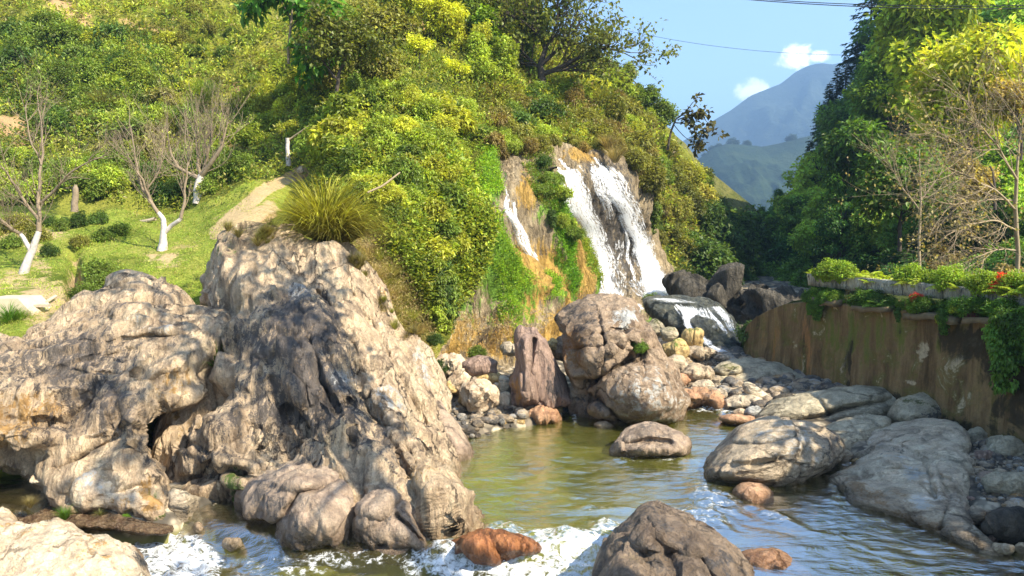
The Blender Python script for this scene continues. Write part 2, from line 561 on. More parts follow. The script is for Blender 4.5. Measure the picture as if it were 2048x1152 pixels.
gx = np.concatenate([-np.geomspace(3000, 17, 22), np.linspace(-16, 16, 300), np.geomspace(17, 3000, 22)])
gy = np.concatenate([-np.geomspace(400, 7, 10), np.linspace(-6, 34, 380), np.geomspace(35, 3300, 24)])
GX, GY = np.meshgrid(gx, gy, indexing='ij')
GZ = ground_z(GX, GY)
G = np.stack([GX, GY, GZ], -1)
gm, t = new_mat('river_ground')
geo = t.n('ShaderNodeNewGeometry')
a1 = t.n('ShaderNodeTexNoise', {'Vector': (geo, 0), 'Scale': .7, 'Detail': 6.0, 'Roughness': .6})
v1 = t.n('ShaderNodeTexVoronoi', {'Vector': (geo, 0), 'Scale': 3.2, 'Randomness': 1.0}, feature='F1')
v2 = t.n('ShaderNodeTexVoronoi', {'Vector': (geo, 0), 'Scale': 9.0, 'Randomness': 1.0}, feature='F1')
sv = t.n('ShaderNodeSeparateColor', {0: (v1, 1)})
stone = t.ramp((sv, 0), [(0, (.16, .13, .09)), (.5, (.34, .28, .19)), (1, (.48, .41, .30))])
stone = t.mix(t.sm((v1, 0), .42, .62), stone, (.06, .05, .035))
stone = t.mix(t.math('MULTIPLY', t.sm((v2, 0), .5, .75), .6), stone, (.08, .065, .045))
sz = t.n('ShaderNodeSeparateXYZ', {0: (geo, 0)})
bedc = t.ramp((a1, 0), [(.3, (.10, .105, .02)), (.5, (.25, .24, .05)), (.7, (.38, .34, .10))])
bedc = t.mix(t.math('MULTIPLY', t.sm((v1, 0), .5, .3), .25), bedc, (.36, .25, .09))
fz = t.sm((sz, 2), -.05, -.32)
gc = t.mix(fz, stone, bedc)
bb = t.n('ShaderNodeBump', {'Strength': .9, 'Distance': .08, 'Height': t.math('SUBTRACT', 1.0, (v1, 0))})
ps = t.n('ShaderNodeBsdfPrincipled', {'Base Color': (gc, 2), 'Roughness': .85, 'Normal': bb})
t.n('ShaderNodeOutputMaterial', {'Surface': ps})
add('ground', mesh('ground', G, grid_faces(len(gx), len(gy))[:, ::-1], gm), kind='structure')

# --- left hillside: garden terrace, slope, cliffs, down to the gorge
HC = [(-400, 760, 11), (-400, 450, 22), (-400, 200, 32), (-400, -250, 55), (0, 770, 11.6), (0, 700, 12.4), (60, 620, 14.1), (75, 545, 17.0), (0, 480, 20), (0, 420, 23), (0, 300, 27), (0, 150, 33), (0, 0, 40), (0, -250, 56),
      (170, 590, 15.6), (140, 470, 20.5), (230, 640, 14.5), (325, 500, 19), (260, 420, 23), (395, 410, 24), (410, 600, 16.3), (430, 700, 15.2), (300, 740, 13.6), (300, 300, 28), (300, 150, 33.5), (300, 0, 40), (300, -250, 58),
      (440, 440, 20.5), (520, 390, 22.5), (590, 345, 25), (575, 325, 26), (520, 500, 17.5), (560, 620, 16.5), (600, 760, 16.0), (480, 200, 32), (600, 200, 31), (600, 0, 40), (600, -250, 58),
      (640, 250, 27), (700, 470, 18.5), (700, 300, 23.5), (760, 560, 17.6), (800, 680, 17.6), (850, 740, 17.8), (780, 300, 22), (820, 200, 26), (850, 400, 20.6), (800, 0, 38), (800, -250, 56), (960, 0, 40), (960, -250, 60),
      (900, 560, 20.4), (905, 700, 19), (920, 770, 18.3), (945, 640, 20.5), (960, 330, 23.5), (950, 220, 28), (985, 500, 22), (1030, 420, 23.2), (1030, 640, 21.6), (1060, 720, 20.8), (1090, 770, 19.5),
      (1040, 250, 30), (1050, 100, 37), (1110, 310, 27.2), (1110, 600, 24.8), (1130, 680, 24), (1150, 450, 26.5), (1180, 312, 28), (1220, 450, 28.2), (1220, 610, 27), (1290, 420, 30.5), (1330, 590, 30), (1270, 330, 31), (1230, 260, 34), (1180, 180, 38), (1270, 680, 25), (1250, 770, 22),
      (1310, 310, 36), (1400, 400, 43), (1350, 500, 35), (1380, 560, 34), (1450, 520, 44), (1430, 620, 34), (1520, 560, 52), (1500, 640, 42), (1550, 700, 34), (1450, 760, 28), (1560, 600, 55), (1480, 470, 52)]
hill_d = rbf(HC)
TOPX = [-420, 980, 1020, 1060, 1120, 1200, 1260, 1330, 1400, 1450, 1490, 1530, 1580]
TOPY = [-250, -250, 20, 60, 100, 135, 195, 260, 335, 415, 480, 520, 560]
GRAIN = np.array([-.45, .1, .89])


def hill_top(px):
    return np.interp(px, TOPX, TOPY)


def hill_mask_regions(px, py):
    pass


def hill_pt0(px, py):
    return P(px, py, hill_d(px, py))


hx = np.concatenate([np.linspace(-420, 900, 330), np.linspace(903, 1580, 330)])
NROW = 420
tt = np.linspace(0, 1, NROW)
HX = np.repeat(hx[:, None], NROW, 1)
HT = hill_top(HX)
HY = 770 + (HT - 770) * tt[None]
HG = hill_pt0(HX, HY)
cliffm = poly_sd(HX, HY, [(960, 280), (1100, 290), (1190, 300), (1290, 340), (1345, 560), (1600, 560), (1600, 800), (860, 800), (900, 640), (930, 560), (960, 420)])
cliffw = sstep(cliffm, -20, 25)
# stepped, vertically fluted rock on the cliff, soft lumps elsewhere
nrm = grid_normals(HG)
flip = np.sign((nrm * (np.array([0, 0, EYE]) - HG)).sum(-1, keepdims=True))
nrm = nrm * flip
q = HG * np.array([1.1, 1.1, .42])
lump = fbm(HG * .55, 3, 5)
rk = fbm(q * 1.3, 5, 11, ridged=True) * .26
wf, we, wo_, wi = worley(HG * np.array([1.25, 1.25, .7]), 4)
blk = ((wi - .5) * wo_).sum(-1) * .9
slopew = 1 - cliffw
garden = sstep(poly_sd(HX, HY, [(-450, 430), (120, 425), (420, 405), (560, 340), (600, 345), (560, 420), (470, 470), (440, 660), (440, 800), (-450, 800)]), -12, 25)
blk = blk * sstep(we, 0, .3)
disp = slopew * (1 - garden) * .55 * lump + garden * .10 * lump + cliffw * (rk + blk * .8 + .3 * lump) * (1 - .55 * blobs(HX, HY, [(1215, 450, 110, 190, -12)])) * (1 - .85 * blobs(HX, HY, [(1036, 450, 42, 110, -14)]))
# mound swellings for the mossy buttresses on the cliff face
disp += .55 * blobs(HX, HY, [(975, 560, 30, 110, -12), (1095, 520, 26, 110, -8), (1060, 600, 26, 90, -12), (1150, 560, 24, 90, -5)]) * cliffw
disp -= .7 * blobs(HX, HY, [(1002, 560, 12, 120, -12), (1128, 560, 10, 100, -5), (930, 290, 14, 90, -15)])
disp -= .9 * blobs(HX, HY, [(1290, 520, 14, 90, -5), (960, 685, 16, 18, 0), (148, 560, 14, 50, 0)])
HG2 = HG + nrm * disp[..., None]
hill_disp_grid = HG2
# skirt below and back slope behind the silhouette
bot = HG2[:, :1].copy(); bot[..., 2] = -1.6
back = []
for k in range(1, 9):
    b = HG2[:, -1:] + np.array([0, 3.0 * k, -.9 * k - .25 * k * k])
    back.append(b)
FULL = np.concatenate([bot, HG2] + back, 1)
MK = np.zeros(FULL.shape[:2] + (4,), np.float32)
soil = blobs(HX, HY, [(60, 240, 70, 30, 0, .9), (30, 260, 60, 40), (140, 25, 60, 25, 30), (470, 180, 14, 24), (230, 320, 40, 26, 20), (500, 265, 50, 14, -10), (290, 50, 60, 12, 10, .8),
                      (860, 60, 40, 22), (820, 75, 30, 18), (455, 290, 20, 30), (90, 600, 60, 40, -20), (60, 470, 80, 16), (150, 560, 18, 55), (330, 520, 60, 16, 0, .6), (300, 290, 30, 12)])
path = sstep(seg_dist(HX, HY, [(430, 470), (470, 425), (520, 390), (575, 350), (600, 335)]), 16, 7)
soil = np.maximum(soil, path)
soil = np.maximum(soil, blobs(HX, HY, [(490, 470, 60, 60, -40, 1.1), (450, 540, 30, 70, 15, 1.0), (520, 430, 50, 22, -40, 1.0)]))
soil = np.maximum(soil, .55 * sstep(seg_dist(HX, HY, [(-10, 560), (90, 560), (60, 470)]), 40, 5))
rockm = cliffw
MK[:, 1:1 + NROW, 0] = soil
MK[:, 1:1 + NROW, 1] = blobs(HX, HY, [(100, 170, 160, 90), (300, 360, 120, 40), (500, 330, 70, 50), (1350, 450, 120, 90), (60, 420, 80, 40)]) * .7
MK[:, 1:1 + NROW, 2] = blobs(HX, HY, [(300, 230, 180, 60, 0, .5), (330, 500, 90, 20, 0, .45), (1060, 230, 60, 50, 0, .7), (1270, 270, 70, 40, 0, .6), (760, 480, 60, 60, 0, .8)])
CM = np.zeros_like(MK)
CM[:, 1:1 + NROW, 0] = blobs(HX, HY, [(1005, 420, 12, 90, -8, .5), (1220, 450, 70, 160, -12, .95), (1130, 650, 60, 40, 0, .5), (1285, 540, 16, 70, 0, 1), (1350, 600, 60, 60, 0, .8), (1500, 640, 90, 90, 0, 1), (1420, 580, 80, 50, 0, .8), (955, 300, 18, 60, -20, .8), (960, 680, 14, 16, 0, 1)])
CM[:, 1:1 + NROW, 1] = blobs(HX, HY, [(980, 540, 40, 150, -14, 1.5), (970, 350, 24, 80, 0, 1.4), (1015, 600, 20, 70, -10, 1.3), (1105, 500, 24, 150, -6, 1.4), (1160, 540, 14, 110, -8, 1.1), (1060, 585, 12, 50, 0, 1.1), (1075, 400, 18, 70, -5, .9), (1160, 530, 10, 90, -5, .8), (1310, 640, 30, 26, 0, .8), (925, 620, 20, 60, 0, .7)])
CM[:, 1:1 + NROW, 2] = blobs(HX, HY, [(1085, 600, 26, 110, -8, 1.6), (1035, 560, 26, 90, 0, 1.4), (1135, 520, 14, 120, -6, 1.3), (1075, 680, 26, 50, 0, 1.2), (1150, 500, 16, 110, -6, 1.2), (1170, 600, 22, 60, 0, .8), (1045, 390, 20, 40, 0, 1.0), (1160, 325, 36, 12, 0, 1.3), (905, 680, 40, 50, 0, .9), (1000, 700, 60, 40, 0, .8)])
CM[:, 1:1 + NROW, 3] = blobs(HX, HY, [(915, 660, 14, 40, 0, .6), (870, 660, 14, 30, 0, .5), (1250, 480, 20, 60, 0, .3)])
fq = grid_faces(FULL.shape[0], FULL.shape[1])
cw = np.zeros(FULL.shape[:2]); cw[:, 1:1 + NROW] = cliffw
fc = cw.reshape(-1)[fq].mean(1) > .5
hm = mesh('hillside', FULL, fq, [M['hill'], M['cliff'], M['garden']], mask=np.where(cw[..., None] > .5, CM, MK))
gw = np.zeros(FULL.shape[:2]); gw[:, 1:1 + NROW] = garden
mi = np.where(fc, 1, np.where(gw.reshape(-1)[fq].mean(1) > .5, 2, 0)).astype(np.int32)
hm.polygons.foreach_set('material_index', mi)
add('hillside', hm, kind='structure')

_hxn = np.arange(len(hx))


def hill_pt(px, py, off=0.0):
    """point and normal on the displaced left hillside"""
    px = np.asarray(px, float); py = np.asarray(py, float)
    fi = np.interp(px, hx, _hxn)
    T = hill_top(px)
    fj = np.clip((py - 770) / (T - 770), 0, 1) * (NROW - 1)
    i = np.clip(fi.astype(int), 0, len(hx) - 2); j = np.clip(fj.astype(int), 0, NROW - 2)
    a = (fi - i)[..., None]; b = (fj - j)[..., None]
    p = HG2[i, j] * (1 - a) * (1 - b) + HG2[i + 1, j] * a * (1 - b) + HG2[i, j + 1] * (1 - a) * b + HG2[i + 1, j + 1] * a * b
    n = nrm[i, j]
    return p + n * (np.asarray(off)[..., None] if np.ndim(off) else off), n


# --- right hillside
RC = [(1440, 640, 52), (1480, 500, 62), (1560, 600, 44), (1700, 560, 30), (1850, 560, 25), (2048, 560, 21), (2400, 560, 17), (1560, 380, 80), (1650, 210, 84), (1740, 0, 84), (1740, -300, 95),
      (1700, 400, 52), (1850, 400, 34), (2048, 400, 27), (2400, 400, 22), (1850, 200, 48), (2048, 200, 36), (2400, 200, 29), (1850, 0, 62), (2048, 0, 46), (2400, 0, 38), (2048, -300, 62), (2400, -300, 52), (1440, 760, 40), (2048, 700, 15.5), (1700, 700, 24), (2400, 760, 12)]
right_d = rbf(RC)
RTX = [1440, 1500, 1570, 1610, 1665, 1710, 1745, 1785, 2400]
RTY = [560, 480, 420, 345, 245, 175, 100, -50, -60]
rx = np.linspace(1440, 2400, 150)
RN = 140
RX = np.repeat(rx[:, None], RN, 1)
RTOP = np.interp(RX, RTX, RTY)
RBOT = np.interp(RX, [1440, 1590, 2048, 2400], [700, 600, 625, 640])
RY = RBOT + (RTOP - RBOT) * np.linspace(0, 1, RN)[None]
RG = P(RX, RY, right_d(RX, RY))
rn = grid_normals(RG)
rn = rn * np.sign((rn * (np.array([0, 0, EYE]) - RG)).sum(-1, keepdims=True))
RG = RG + rn * (.9 * fbm(RG * .3, 4, 21))[..., None]
rb = RG[:, :1].copy(); rb[..., 2] = -1.4
rback = [RG[:, -1:] + np.array([3.0 * k, 2.0 * k, -.2 * k * k]) for k in range(1, 9)]
RF = np.concatenate([rb, RG] + rback, 1)
add('forest_hillside', mesh('forest_hillside', RF, grid_faces(*RF.shape[:2]), M['forestfloor'], mask=np.zeros(RF.shape[:2] + (4,))), kind='structure')


def right_pt(px, py):
    return P(px, py, right_d(px, py))


# --- far hills and mountain: heightfield-like ridges of real depth
def ridge(name, sil, d0, depth_back, base_z, mat, nx=220, ny=70, amp=.12, seed=1, lean=.9, freq=4):
    """sil: skyline points (px, py) at distance d0; the slope comes towards the camera and falls away behind"""
    sx = np.array([a for a, b in sil], float); sy = np.array([b for a, b in sil], float)
    xs = np.linspace(sx[0], sx[-1], nx)
    top = P(xs, np.interp(xs, sx, sy), d0)
    H = np.maximum(top[:, 2] - base_z, .5)
    v = np.linspace(-1, 1, ny)
    Gd = np.zeros((nx, ny, 3))
    for j, s in enumerate(v):
        prof = (1 - abs(s)) ** .92
        Gd[:, j, 0] = top[:, 0]
        Gd[:, j, 1] = d0 + s * np.maximum(H * lean, 1) * (1 if s < 0 else depth_back)
        Gd[:, j, 2] = base_z + H * prof
    k = freq / H.max()
    r = fbm(np.stack([Gd[..., 0] * k, Gd[..., 1] * k * .45, Gd[..., 2] * 0 + seed], -1), 6, seed, ridged=True)
    edge = 1 - np.exp(-((v[None] / .3) ** 2))
    Gd[..., 2] += (r - .4) * amp * H[:, None] * (.04 + .96 * edge) * (1 - np.abs(v[None]) ** 3)
    return add(name, mesh(name, Gd, grid_faces(nx, ny)[:, ::-1], mat, mask=np.zeros((nx, ny, 4))), kind='structure')


ridge('far_hillside', [(1000, 60), (1100, 60), (1170, 85), (1215, 125), (1250, 165), (1290, 215), (1335, 255), (1370, 285), (1400, 325), (1440, 358), (1480, 390), (1507, 412), (1530, 440), (1580, 520), (1620, 600)],
      95, 1.2, -2, M['farhill'], 260, 90, .07, 3, .8, 9)
ridge('terraced_hill', [(1250, 470), (1330, 400), (1400, 315), (1425, 295), (1450, 287), (1490, 288), (1520, 292), (1560, 285), (1600, 275), (1650, 262), (1750, 230), (1900, 200)],
      650, 1.5, -40, M['midhill'], 240, 100, .09, 8, 1.9, 5)
ridge('mountain', [(1100, 420), (1250, 330), (1330, 300), (1400, 262), (1420, 245), (1460, 222), (1500, 192), (1530, 180), (1560, 166), (1590, 145), (1615, 131), (1640, 126), (1665, 128), (1720, 118), (1800, 140), (1950, 180), (2100, 260), (2300, 330)],
      1500, 1.2, -40, M['mountain'], 320, 140, .16, 12, 1.5, 4)

# ------------------------------------------------------------------ stones
def rock(name, label, cat, pts, d, dc, mat, tilt=0.0, back=None, c=None, N=150, K=70, pw=2.4, feats=(), cuts=(), amp=.08, freq=1.0,
         facet=0.0, fs=1.2, seed=0, masks=None, group=None, grain=(0, 0, 1), gs=.35, base=None, parent=None):
    """a closed stone. pts: its outline as (px, py[, distance]); d: distance of the outline, tilt: metres further away per 100 px up;
    dc: how much nearer than d its middle is; feats: swellings (px, py, rx, ry, angle, metres); cuts: furrows ([(px, py), ...], width px, metres)"""
    o = np.array([p[:2] for p in pts], float)
    cy0 = o[:, 1].mean()
    od = np.array([p[2] if len(p) > 2 else d + tilt * (cy0 - p[1]) / 100.0 for p in pts], float)
    cx, cy = c if c else o.mean(0)
    # smooth closed outline, resampled
    n = len(o)
    T = np.arange(n * 12) / 12.0
    i = T.astype(int)
    f = (T - i)[:, None]
    A = np.column_stack([o, od])
    p0, p1, p2, p3 = A[(i - 1) % n], A[i % n], A[(i + 1) % n], A[(i + 2) % n]
    cr = .5 * (2 * p1 + (p2 - p0) * f + (2 * p0 - 5 * p1 + 4 * p2 - p3) * f ** 2 + (3 * p1 - p0 - 3 * p2 + p3) * f ** 3)
    seg = np.hypot(*(np.roll(cr[:, :2], -1, 0) - cr[:, :2]).T)
    s = np.concatenate([[0], np.cumsum(seg)])
    crc = np.vstack([cr, cr[:1]])
    u = np.linspace(0, s[-1], N, endpoint=False)
    B = np.column_stack([np.interp(u, s, crc[:, k]) for k in range(3)])
    dmid = od.mean()
    if back is None:
        back = dc
    t1 = np.sin(np.linspace(0, 1, K) * R90) ** 1.0
    t1[0] = 0.002
    kb = max(8, K // 4)
    t2 = np.sin(np.linspace(1, 0, kb + 1)[1:] * R90)
    t2[-1] = .002
    tf = np.concatenate([t1, t2])[:, None]
    isb = np.concatenate([np.zeros(K), np.ones(kb)])[:, None]
    px = cx + (B[None, :, 0] - cx) * tf
    py = cy + (B[None, :, 1] - cy) * tf
    # outline distances are blended towards their mean plane inside
    dl = dmid + (B[None, :, 2] - dmid) * tf
    bul = np.maximum(1 - tf ** pw, 0) ** (1 / 2.0)
    ft = np.zeros(px.shape)
    win = np.clip((1 - tf) * 4, 0, 1)
    for g in feats:
        ft += blobs(px, py, [g[:5] + (1.0,)]) * g[5]
    for line, wd, am in cuts:
        ft -= am * np.exp(-(seg_dist(px, py, line) / wd) ** 2)
    dd = dl - np.where(isb > 0, -back, dc) * bul - ft * win * (1 - isb)
    V = P(px, py, dd)
    # noise
    nr = grid_normals(V, wrap=True)
    cen = V.reshape(-1, 3).mean(0)
    if (nr * (V - cen)).sum(-1).mean() < 0:
        nr = -nr
    g = np.array(grain, float); g /= np.linalg.norm(g)
    q = V - (1 - gs) * (V @ g)[..., None] * g
    wq = q + .25 * np.stack([noise(V * .8, seed + 2), noise(V * .8, seed + 3), noise(V * .8, seed + 4)], -1)
    disp = amp * (.8 * fbm(V * freq * .55, 4, seed + 1, gain=.42) + .36 * (fbm(wq * freq * 2.4, 5, seed + 5, ridged=True, gain=.48) - .3))
    if facet:
        qq = V - (1 - (gs + .3) / 1.3) * (V @ g)[..., None] * g
        wob_ = np.stack([noise(V * 1.6, 3), noise(V * 1.6, 4), noise(V * 1.6, 6)], -1)
        for fk, wk, bl in ((.75, 1.0, .10), (1.9, .55, .10), (4.6, .12, .16)):
            w1, we, wo2, wi2 = worley(qq * fs * fk + .25 * wob_, seed + 9 + int(fk * 10))
            disp = disp + facet * wk / fk ** .5 * (((wi2 - .5) * wo2).sum(-1) * 1.5 * sstep(we, 0, bl) + .12 * (wi2[..., 0] - .5) * sstep(we, 0, bl))
    nr[0] = nr[0].mean(0); nr[-1] = nr[-1].mean(0)
    V = V + nr * disp[..., None]
    V[0] = V[0].mean(0); V[-1] = V[-1].mean(0)
    mk = np.zeros(V.shape[:2] + (4,), np.float32)
    if masks:
        for ch, L in masks.items():
            mk[..., 'RGBA'.index(ch)] = blobs(px, py, L)
    org = V.reshape(-1, 3).mean(0); org[2] = V[..., 2].min()
    fcs = grid_faces(V.shape[0], V.shape[1], wrap=True)
    m = mesh(name, V - org, fcs, M[mat], mask=mk)
    ob = add(name, m, loc=tuple(org))
    return tag(ob, label, cat, group)


# foreground outcrops
rock('rock_outcrop', 'huge pale and grey bedrock hump rising left of the clefts, under the mossy garden edge', 'rock outcrop',
     [(268, 552, 14.2), (300, 562, 14.2), (335, 582, 14.1), (385, 602, 14), (440, 632, 13.6), (452, 665, 13.2), (436, 700, 12.8), (405, 740, 12.3), (396, 790, 11.9), (340, 812, 11.6), (296, 838, 11.2), (285, 880, 11), (300, 930, 10.9), (325, 975, 10.8),
      (345, 1030, 10.5), (300, 1050, 10.3), (220, 1045, 10.3), (120, 1000, 10.5), (50, 950, 10.8), (0, 925, 10.7), (-90, 930, 10.4), (-190, 860, 10.6), (-170, 740, 11.6), (0, 690, 12.8), (80, 655, 13.2), (150, 606, 13.8), (205, 580, 14.1), (240, 560, 14.2)],
     12.5, .9, 'tan', c=(190, 780), back=1.6, N=340, K=190, pw=3.2,
     feats=[(340, 700, 110, 60, 10, .5), (130, 760, 140, 30, -10, .35), (300, 640, 120, 22, 20, .25), (250, 860, 70, 60, 60, .3), (60, 850, 80, 50, 0, .3), (200, 690, 90, 20, -15, .3)],
     cuts=[([(300, 900), (312, 860), (340, 825)], 16, .9), ([(60, 700), (160, 690), (240, 680), (420, 672)], 9, .22), ([(0, 745), (120, 740), (260, 760), (330, 700)], 10, .18), ([(20, 840), (130, 850), (200, 800)], 12, .25), ([(120, 940), (230, 880), (240, 800)], 14, .3), ([(60, 640), (200, 650)], 6, .1)],
     amp=.13, freq=.95, facet=.34, fs=1.5, seed=3, grain=(.95, 0, .3), gs=.35,
     masks={'R': [(130, 720, 170, 60, -8, .78), (200, 810, 100, 60, 30, .82), (110, 860, 80, 40, 0, .6), (220, 620, 90, 22, -15, .55), (60, 760, 90, 30, 0, .5), (330, 585, 50, 20, 10, .5), (300, 900, 26, 60, -20, .55), (330, 680, 50, 16, 10, .5)],  # R blobs: dark grey rock plus the broad shade painted on the left
            'B': [(50, 830, 110, 60, 0, .75), (20, 880, 80, 40, 0, .6), (340, 760, 50, 50, 0, .35), (290, 990, 16, 40, 0, .8)], 'A': [(60, 900, 40, 16, 0, .5), (300, 655, 60, 12, 10, .35)], 'G': [(300, 1010, 20, 30, 0, .5)]})
rock('rock_slab', 'pale pinkish sunlit ledge of rock below the big grey hump, beside the white rapids', 'rock',
     [(48, 958), (90, 935), (135, 915), (190, 902), (240, 912), (285, 935), (315, 965), (330, 1005), (325, 1040), (290, 1045), (240, 1030), (180, 1018), (120, 995), (80, 980)], 10.6, .55, 'pale', tilt=.6, N=150, K=80, amp=.07, freq=1.8, facet=.18, fs=2.2, seed=8,
     cuts=[([(200, 910), (215, 950), (205, 990)], 5, .1), ([(120, 950), (210, 965)], 4, .06)], masks={'B': [(300, 1000, 24, 40, 0, .9), (240, 1010, 40, 20, 0, .4)], 'A': [(190, 960, 30, 26, 0, .6)], 'G': [(300, 1035, 30, 14, 0, .6)]})
rock('rock_outcrop', 'great leaning bedrock ridge topped by the big grass tuft, streaked black down its face', 'rock outcrop',
     [(452, 462, 15.0), (515, 452, 15.4), (590, 466, 15.4), (645, 478, 15.4), (705, 520, 15.2), (765, 590, 15.0), (806, 650, 14.8), (838, 700, 14.4), (868, 765, 14.0), (892, 830, 13.5), (905, 880, 13.0), (912, 930, 12.2), (925, 985, 11.2),
      (955, 1035, 10.3), (978, 1070, 9.85), (950, 1095, 9.7), (890, 1100, 9.7), (800, 1090, 9.9), (700, 1070, 10), (590, 1050, 10.2), (500, 1025, 10.6), (420, 1010, 11), (350, 1005, 11.2), (318, 960, 11.5), (322, 900, 11.8), (345, 840, 12.2), (395, 790, 12.6), (420, 730, 13),
      (436, 680, 13.5), (412, 610, 14.2), (412, 560, 14.6), (425, 505, 14.8)],
     12.8, 1.15, 'tan', c=(640, 800), back=1.5, N=380, K=230, pw=2.8,
     feats=[(560, 720, 110, 100, 20, .5), (660, 700, 50, 160, -22, .35), (400, 850, 70, 60, 0, .3), (820, 900, 30, 150, -25, .35), (900, 1000, 26, 110, -24, .45), (730, 880, 60, 130, -25, .3), (620, 900, 60, 50, 0, -.25), (450, 930, 60, 40, 30, .35), (760, 700, 40, 120, -28, .25), (500, 560, 60, 50, 0, .3)],
     cuts=[([(640, 590), (700, 690), (720, 780), (790, 900), (850, 1010), (870, 1080)], 10, .38), ([(850, 900), (880, 980), (905, 1060)], 9, .42), ([(610, 640), (640, 760), (700, 880)], 7, .25), ([(540, 760), (600, 870), (640, 960)], 8, .22), ([(330, 1000), (370, 965), (430, 940), (490, 950)], 14, .5),
           ([(520, 900), (560, 880), (640, 930)], 5, .15), ([(700, 800), (800, 870), (830, 930)], 6, .2), ([(440, 700), (430, 800), (400, 860)], 12, .3), ([(740, 640), (800, 760), (850, 850)], 7, .25), ([(690, 560), (760, 700)], 6, .16), ([(350, 880), (430, 900), (470, 870)], 8, .2)],
     amp=.12, freq=1.0, facet=.38, fs=1.35, seed=14, grain=(-.45, .1, .89), gs=.3,
     masks={'R': [(600, 670, 80, 90, -20, 1.05), (640, 770, 70, 120, -25, 1.0), (560, 800, 100, 100, 0, .8), (530, 700, 60, 60, 0, .85), (700, 820, 34, 100, -20, .85), (480, 850, 60, 90, 20, .62), (400, 900, 50, 60, 0, .5), (620, 950, 50, 50, 0, .55), (760, 880, 16, 100, -25, .6), (540, 600, 40, 30, 0, .4), (620, 880, 70, 60, 0, .45), (660, 640, 20, 90, -20, .9)],
            'A': [(598, 595, 24, 30, -30, .9), (680, 755, 34, 24, 20, 1.3), (770, 800, 30, 60, -20, .45), (840, 740, 14, 60, -20, .5), (560, 960, 60, 20, 0, .3)],
            'B': [(400, 850, 70, 50, 0, .45), (820, 960, 50, 40, 0, .35), (480, 900, 60, 30, 0, .3), (780, 560, 40, 60, 0, .35)], 'G': [(470, 975, 22, 40, 0, .7), (450, 500, 30, 30, 0, .3)]})
rock('boulder', 'rough dark capstone perched on top of the black streaked ridge', 'boulder', [(490, 640), (497, 615), (520, 602), (555, 605), (575, 620), (578, 640), (560, 655), (530, 665), (505, 670)], 13.35, .4, 'tan', N=90, K=44, amp=.05, freq=2.5, facet=.2, fs=3, seed=5, masks={'R': [(530, 635, 60, 40, 0, .62)]})
rock('rock_buttress', 'smooth brown shaded buttress of the ridge that dips into the green pool', 'rock', [(850, 800), (875, 790), (900, 830), (925, 875), (948, 912), (945, 935), (915, 952), (880, 950), (850, 900), (838, 850)], 13.2, .55, 'smooth', tilt=.5, N=110, K=60, amp=.07, freq=1.2, facet=.1, seed=31, grain=(-.4, 0, .9))
rock('boulder', 'large rounded brown boulder at the foot of the ridge, left of the folded one', 'boulder', [(488, 1010), (500, 965), (545, 940), (600, 932), (650, 945), (690, 968), (712, 1000), (715, 1050), (700, 1088), (660, 1105), (600, 1112), (562, 1090), (552, 1050), (510, 1040)], 10.1, .75, 'smooth', tilt=.5, N=190, K=100, amp=.10, freq=1.3, facet=.16, fs=1.6, seed=33,
     feats=[(630, 1030, 60, 50, 60, .25), (590, 960, 60, 20, 5, .2)], cuts=[([(560, 1040), (600, 985), (680, 975)], 7, .22), ([(640, 975), (690, 1020)], 5, .12)], masks={'R': [(540, 1000, 60, 50, 0, .5), (640, 1090, 80, 24, 0, .55), (590, 1050, 40, 50, 0, .4)]}, grain=(.2, 0, 1))
rock('boulder', 'folded grey brown boulder beside the rounded one, facing the rapids', 'boulder', [(700, 1020), (725, 990), (770, 975), (812, 985), (835, 1015), (850, 1060), (866, 1105), (830, 1112), (770, 1098), (715, 1088)], 9.75, .6, 'smooth', tilt=.4, N=150, K=80, amp=.08, freq=1.5, facet=.16, fs=1.7, seed=37,
     feats=[(760, 1010, 50, 22, -30, .18)], cuts=[([(715, 1030), (760, 1035), (800, 1000)], 6, .15), ([(790, 1030), (840, 1080)], 6, .14)], masks={'R': [(780, 1040, 50, 20, -20, .5), (730, 1075, 30, 30, 0, .5)]})
rock('stone', 'flat wet brown stone awash below the folded boulder', 'stone', [(722, 1098), (750, 1080), (800, 1074), (845, 1085), (868, 1112), (845, 1130), (790, 1128), (740, 1116)], 9.45, .35, 'smooth', tilt=.3, N=100, K=44, amp=.04, freq=2, seed=41, masks={'B': [(780, 1090, 50, 14, 0, .5)]})
rock('boulder', 'rust red boulder in the white rapids', 'boulder', [(903, 1088), (930, 1073), (965, 1063), (1005, 1062), (1045, 1072), (1085, 1098), (1040, 1112), (1000, 1135), (955, 1122), (915, 1108)], 9.15, .5, 'red', tilt=.2, N=130, K=60, amp=.045, freq=1.8, facet=.12, fs=1.8, seed=43, cuts=[([(970, 1065), (1010, 1125)], 12, .12)])
rock('boulder', 'big dark wet boulder at the bottom edge, right of the rapids', 'boulder', [(1185, 1180), (1198, 1120), (1222, 1075), (1258, 1045), (1290, 1019), (1325, 1024), (1365, 1036), (1410, 1062), (1460, 1100), (1510, 1160), (1530, 1230), (1440, 1290), (1270, 1290), (1190, 1240)], 8.3, .9, 'darkbrown', tilt=.5, c=(1345, 1160), N=200, K=110, amp=.08, freq=1.3, facet=.16, fs=1.5, seed=47,
     feats=[(1300, 1080, 40, 30, 60, .2), (1380, 1070, 40, 40, 0, .12)], cuts=[([(1290, 1025), (1310, 1080), (1340, 1110)], 8, .18), ([(1340, 1110), (1400, 1120), (1440, 1180)], 8, .14), ([(1240, 1070), (1290, 1110), (1330, 1110)], 5, .1)], masks={'R': [(1340, 1090, 120, 60, 30, .42), (1440, 1140, 80, 30, 40, .5)], 'B': [(1260, 1100, 60, 40, 0, .25)]})
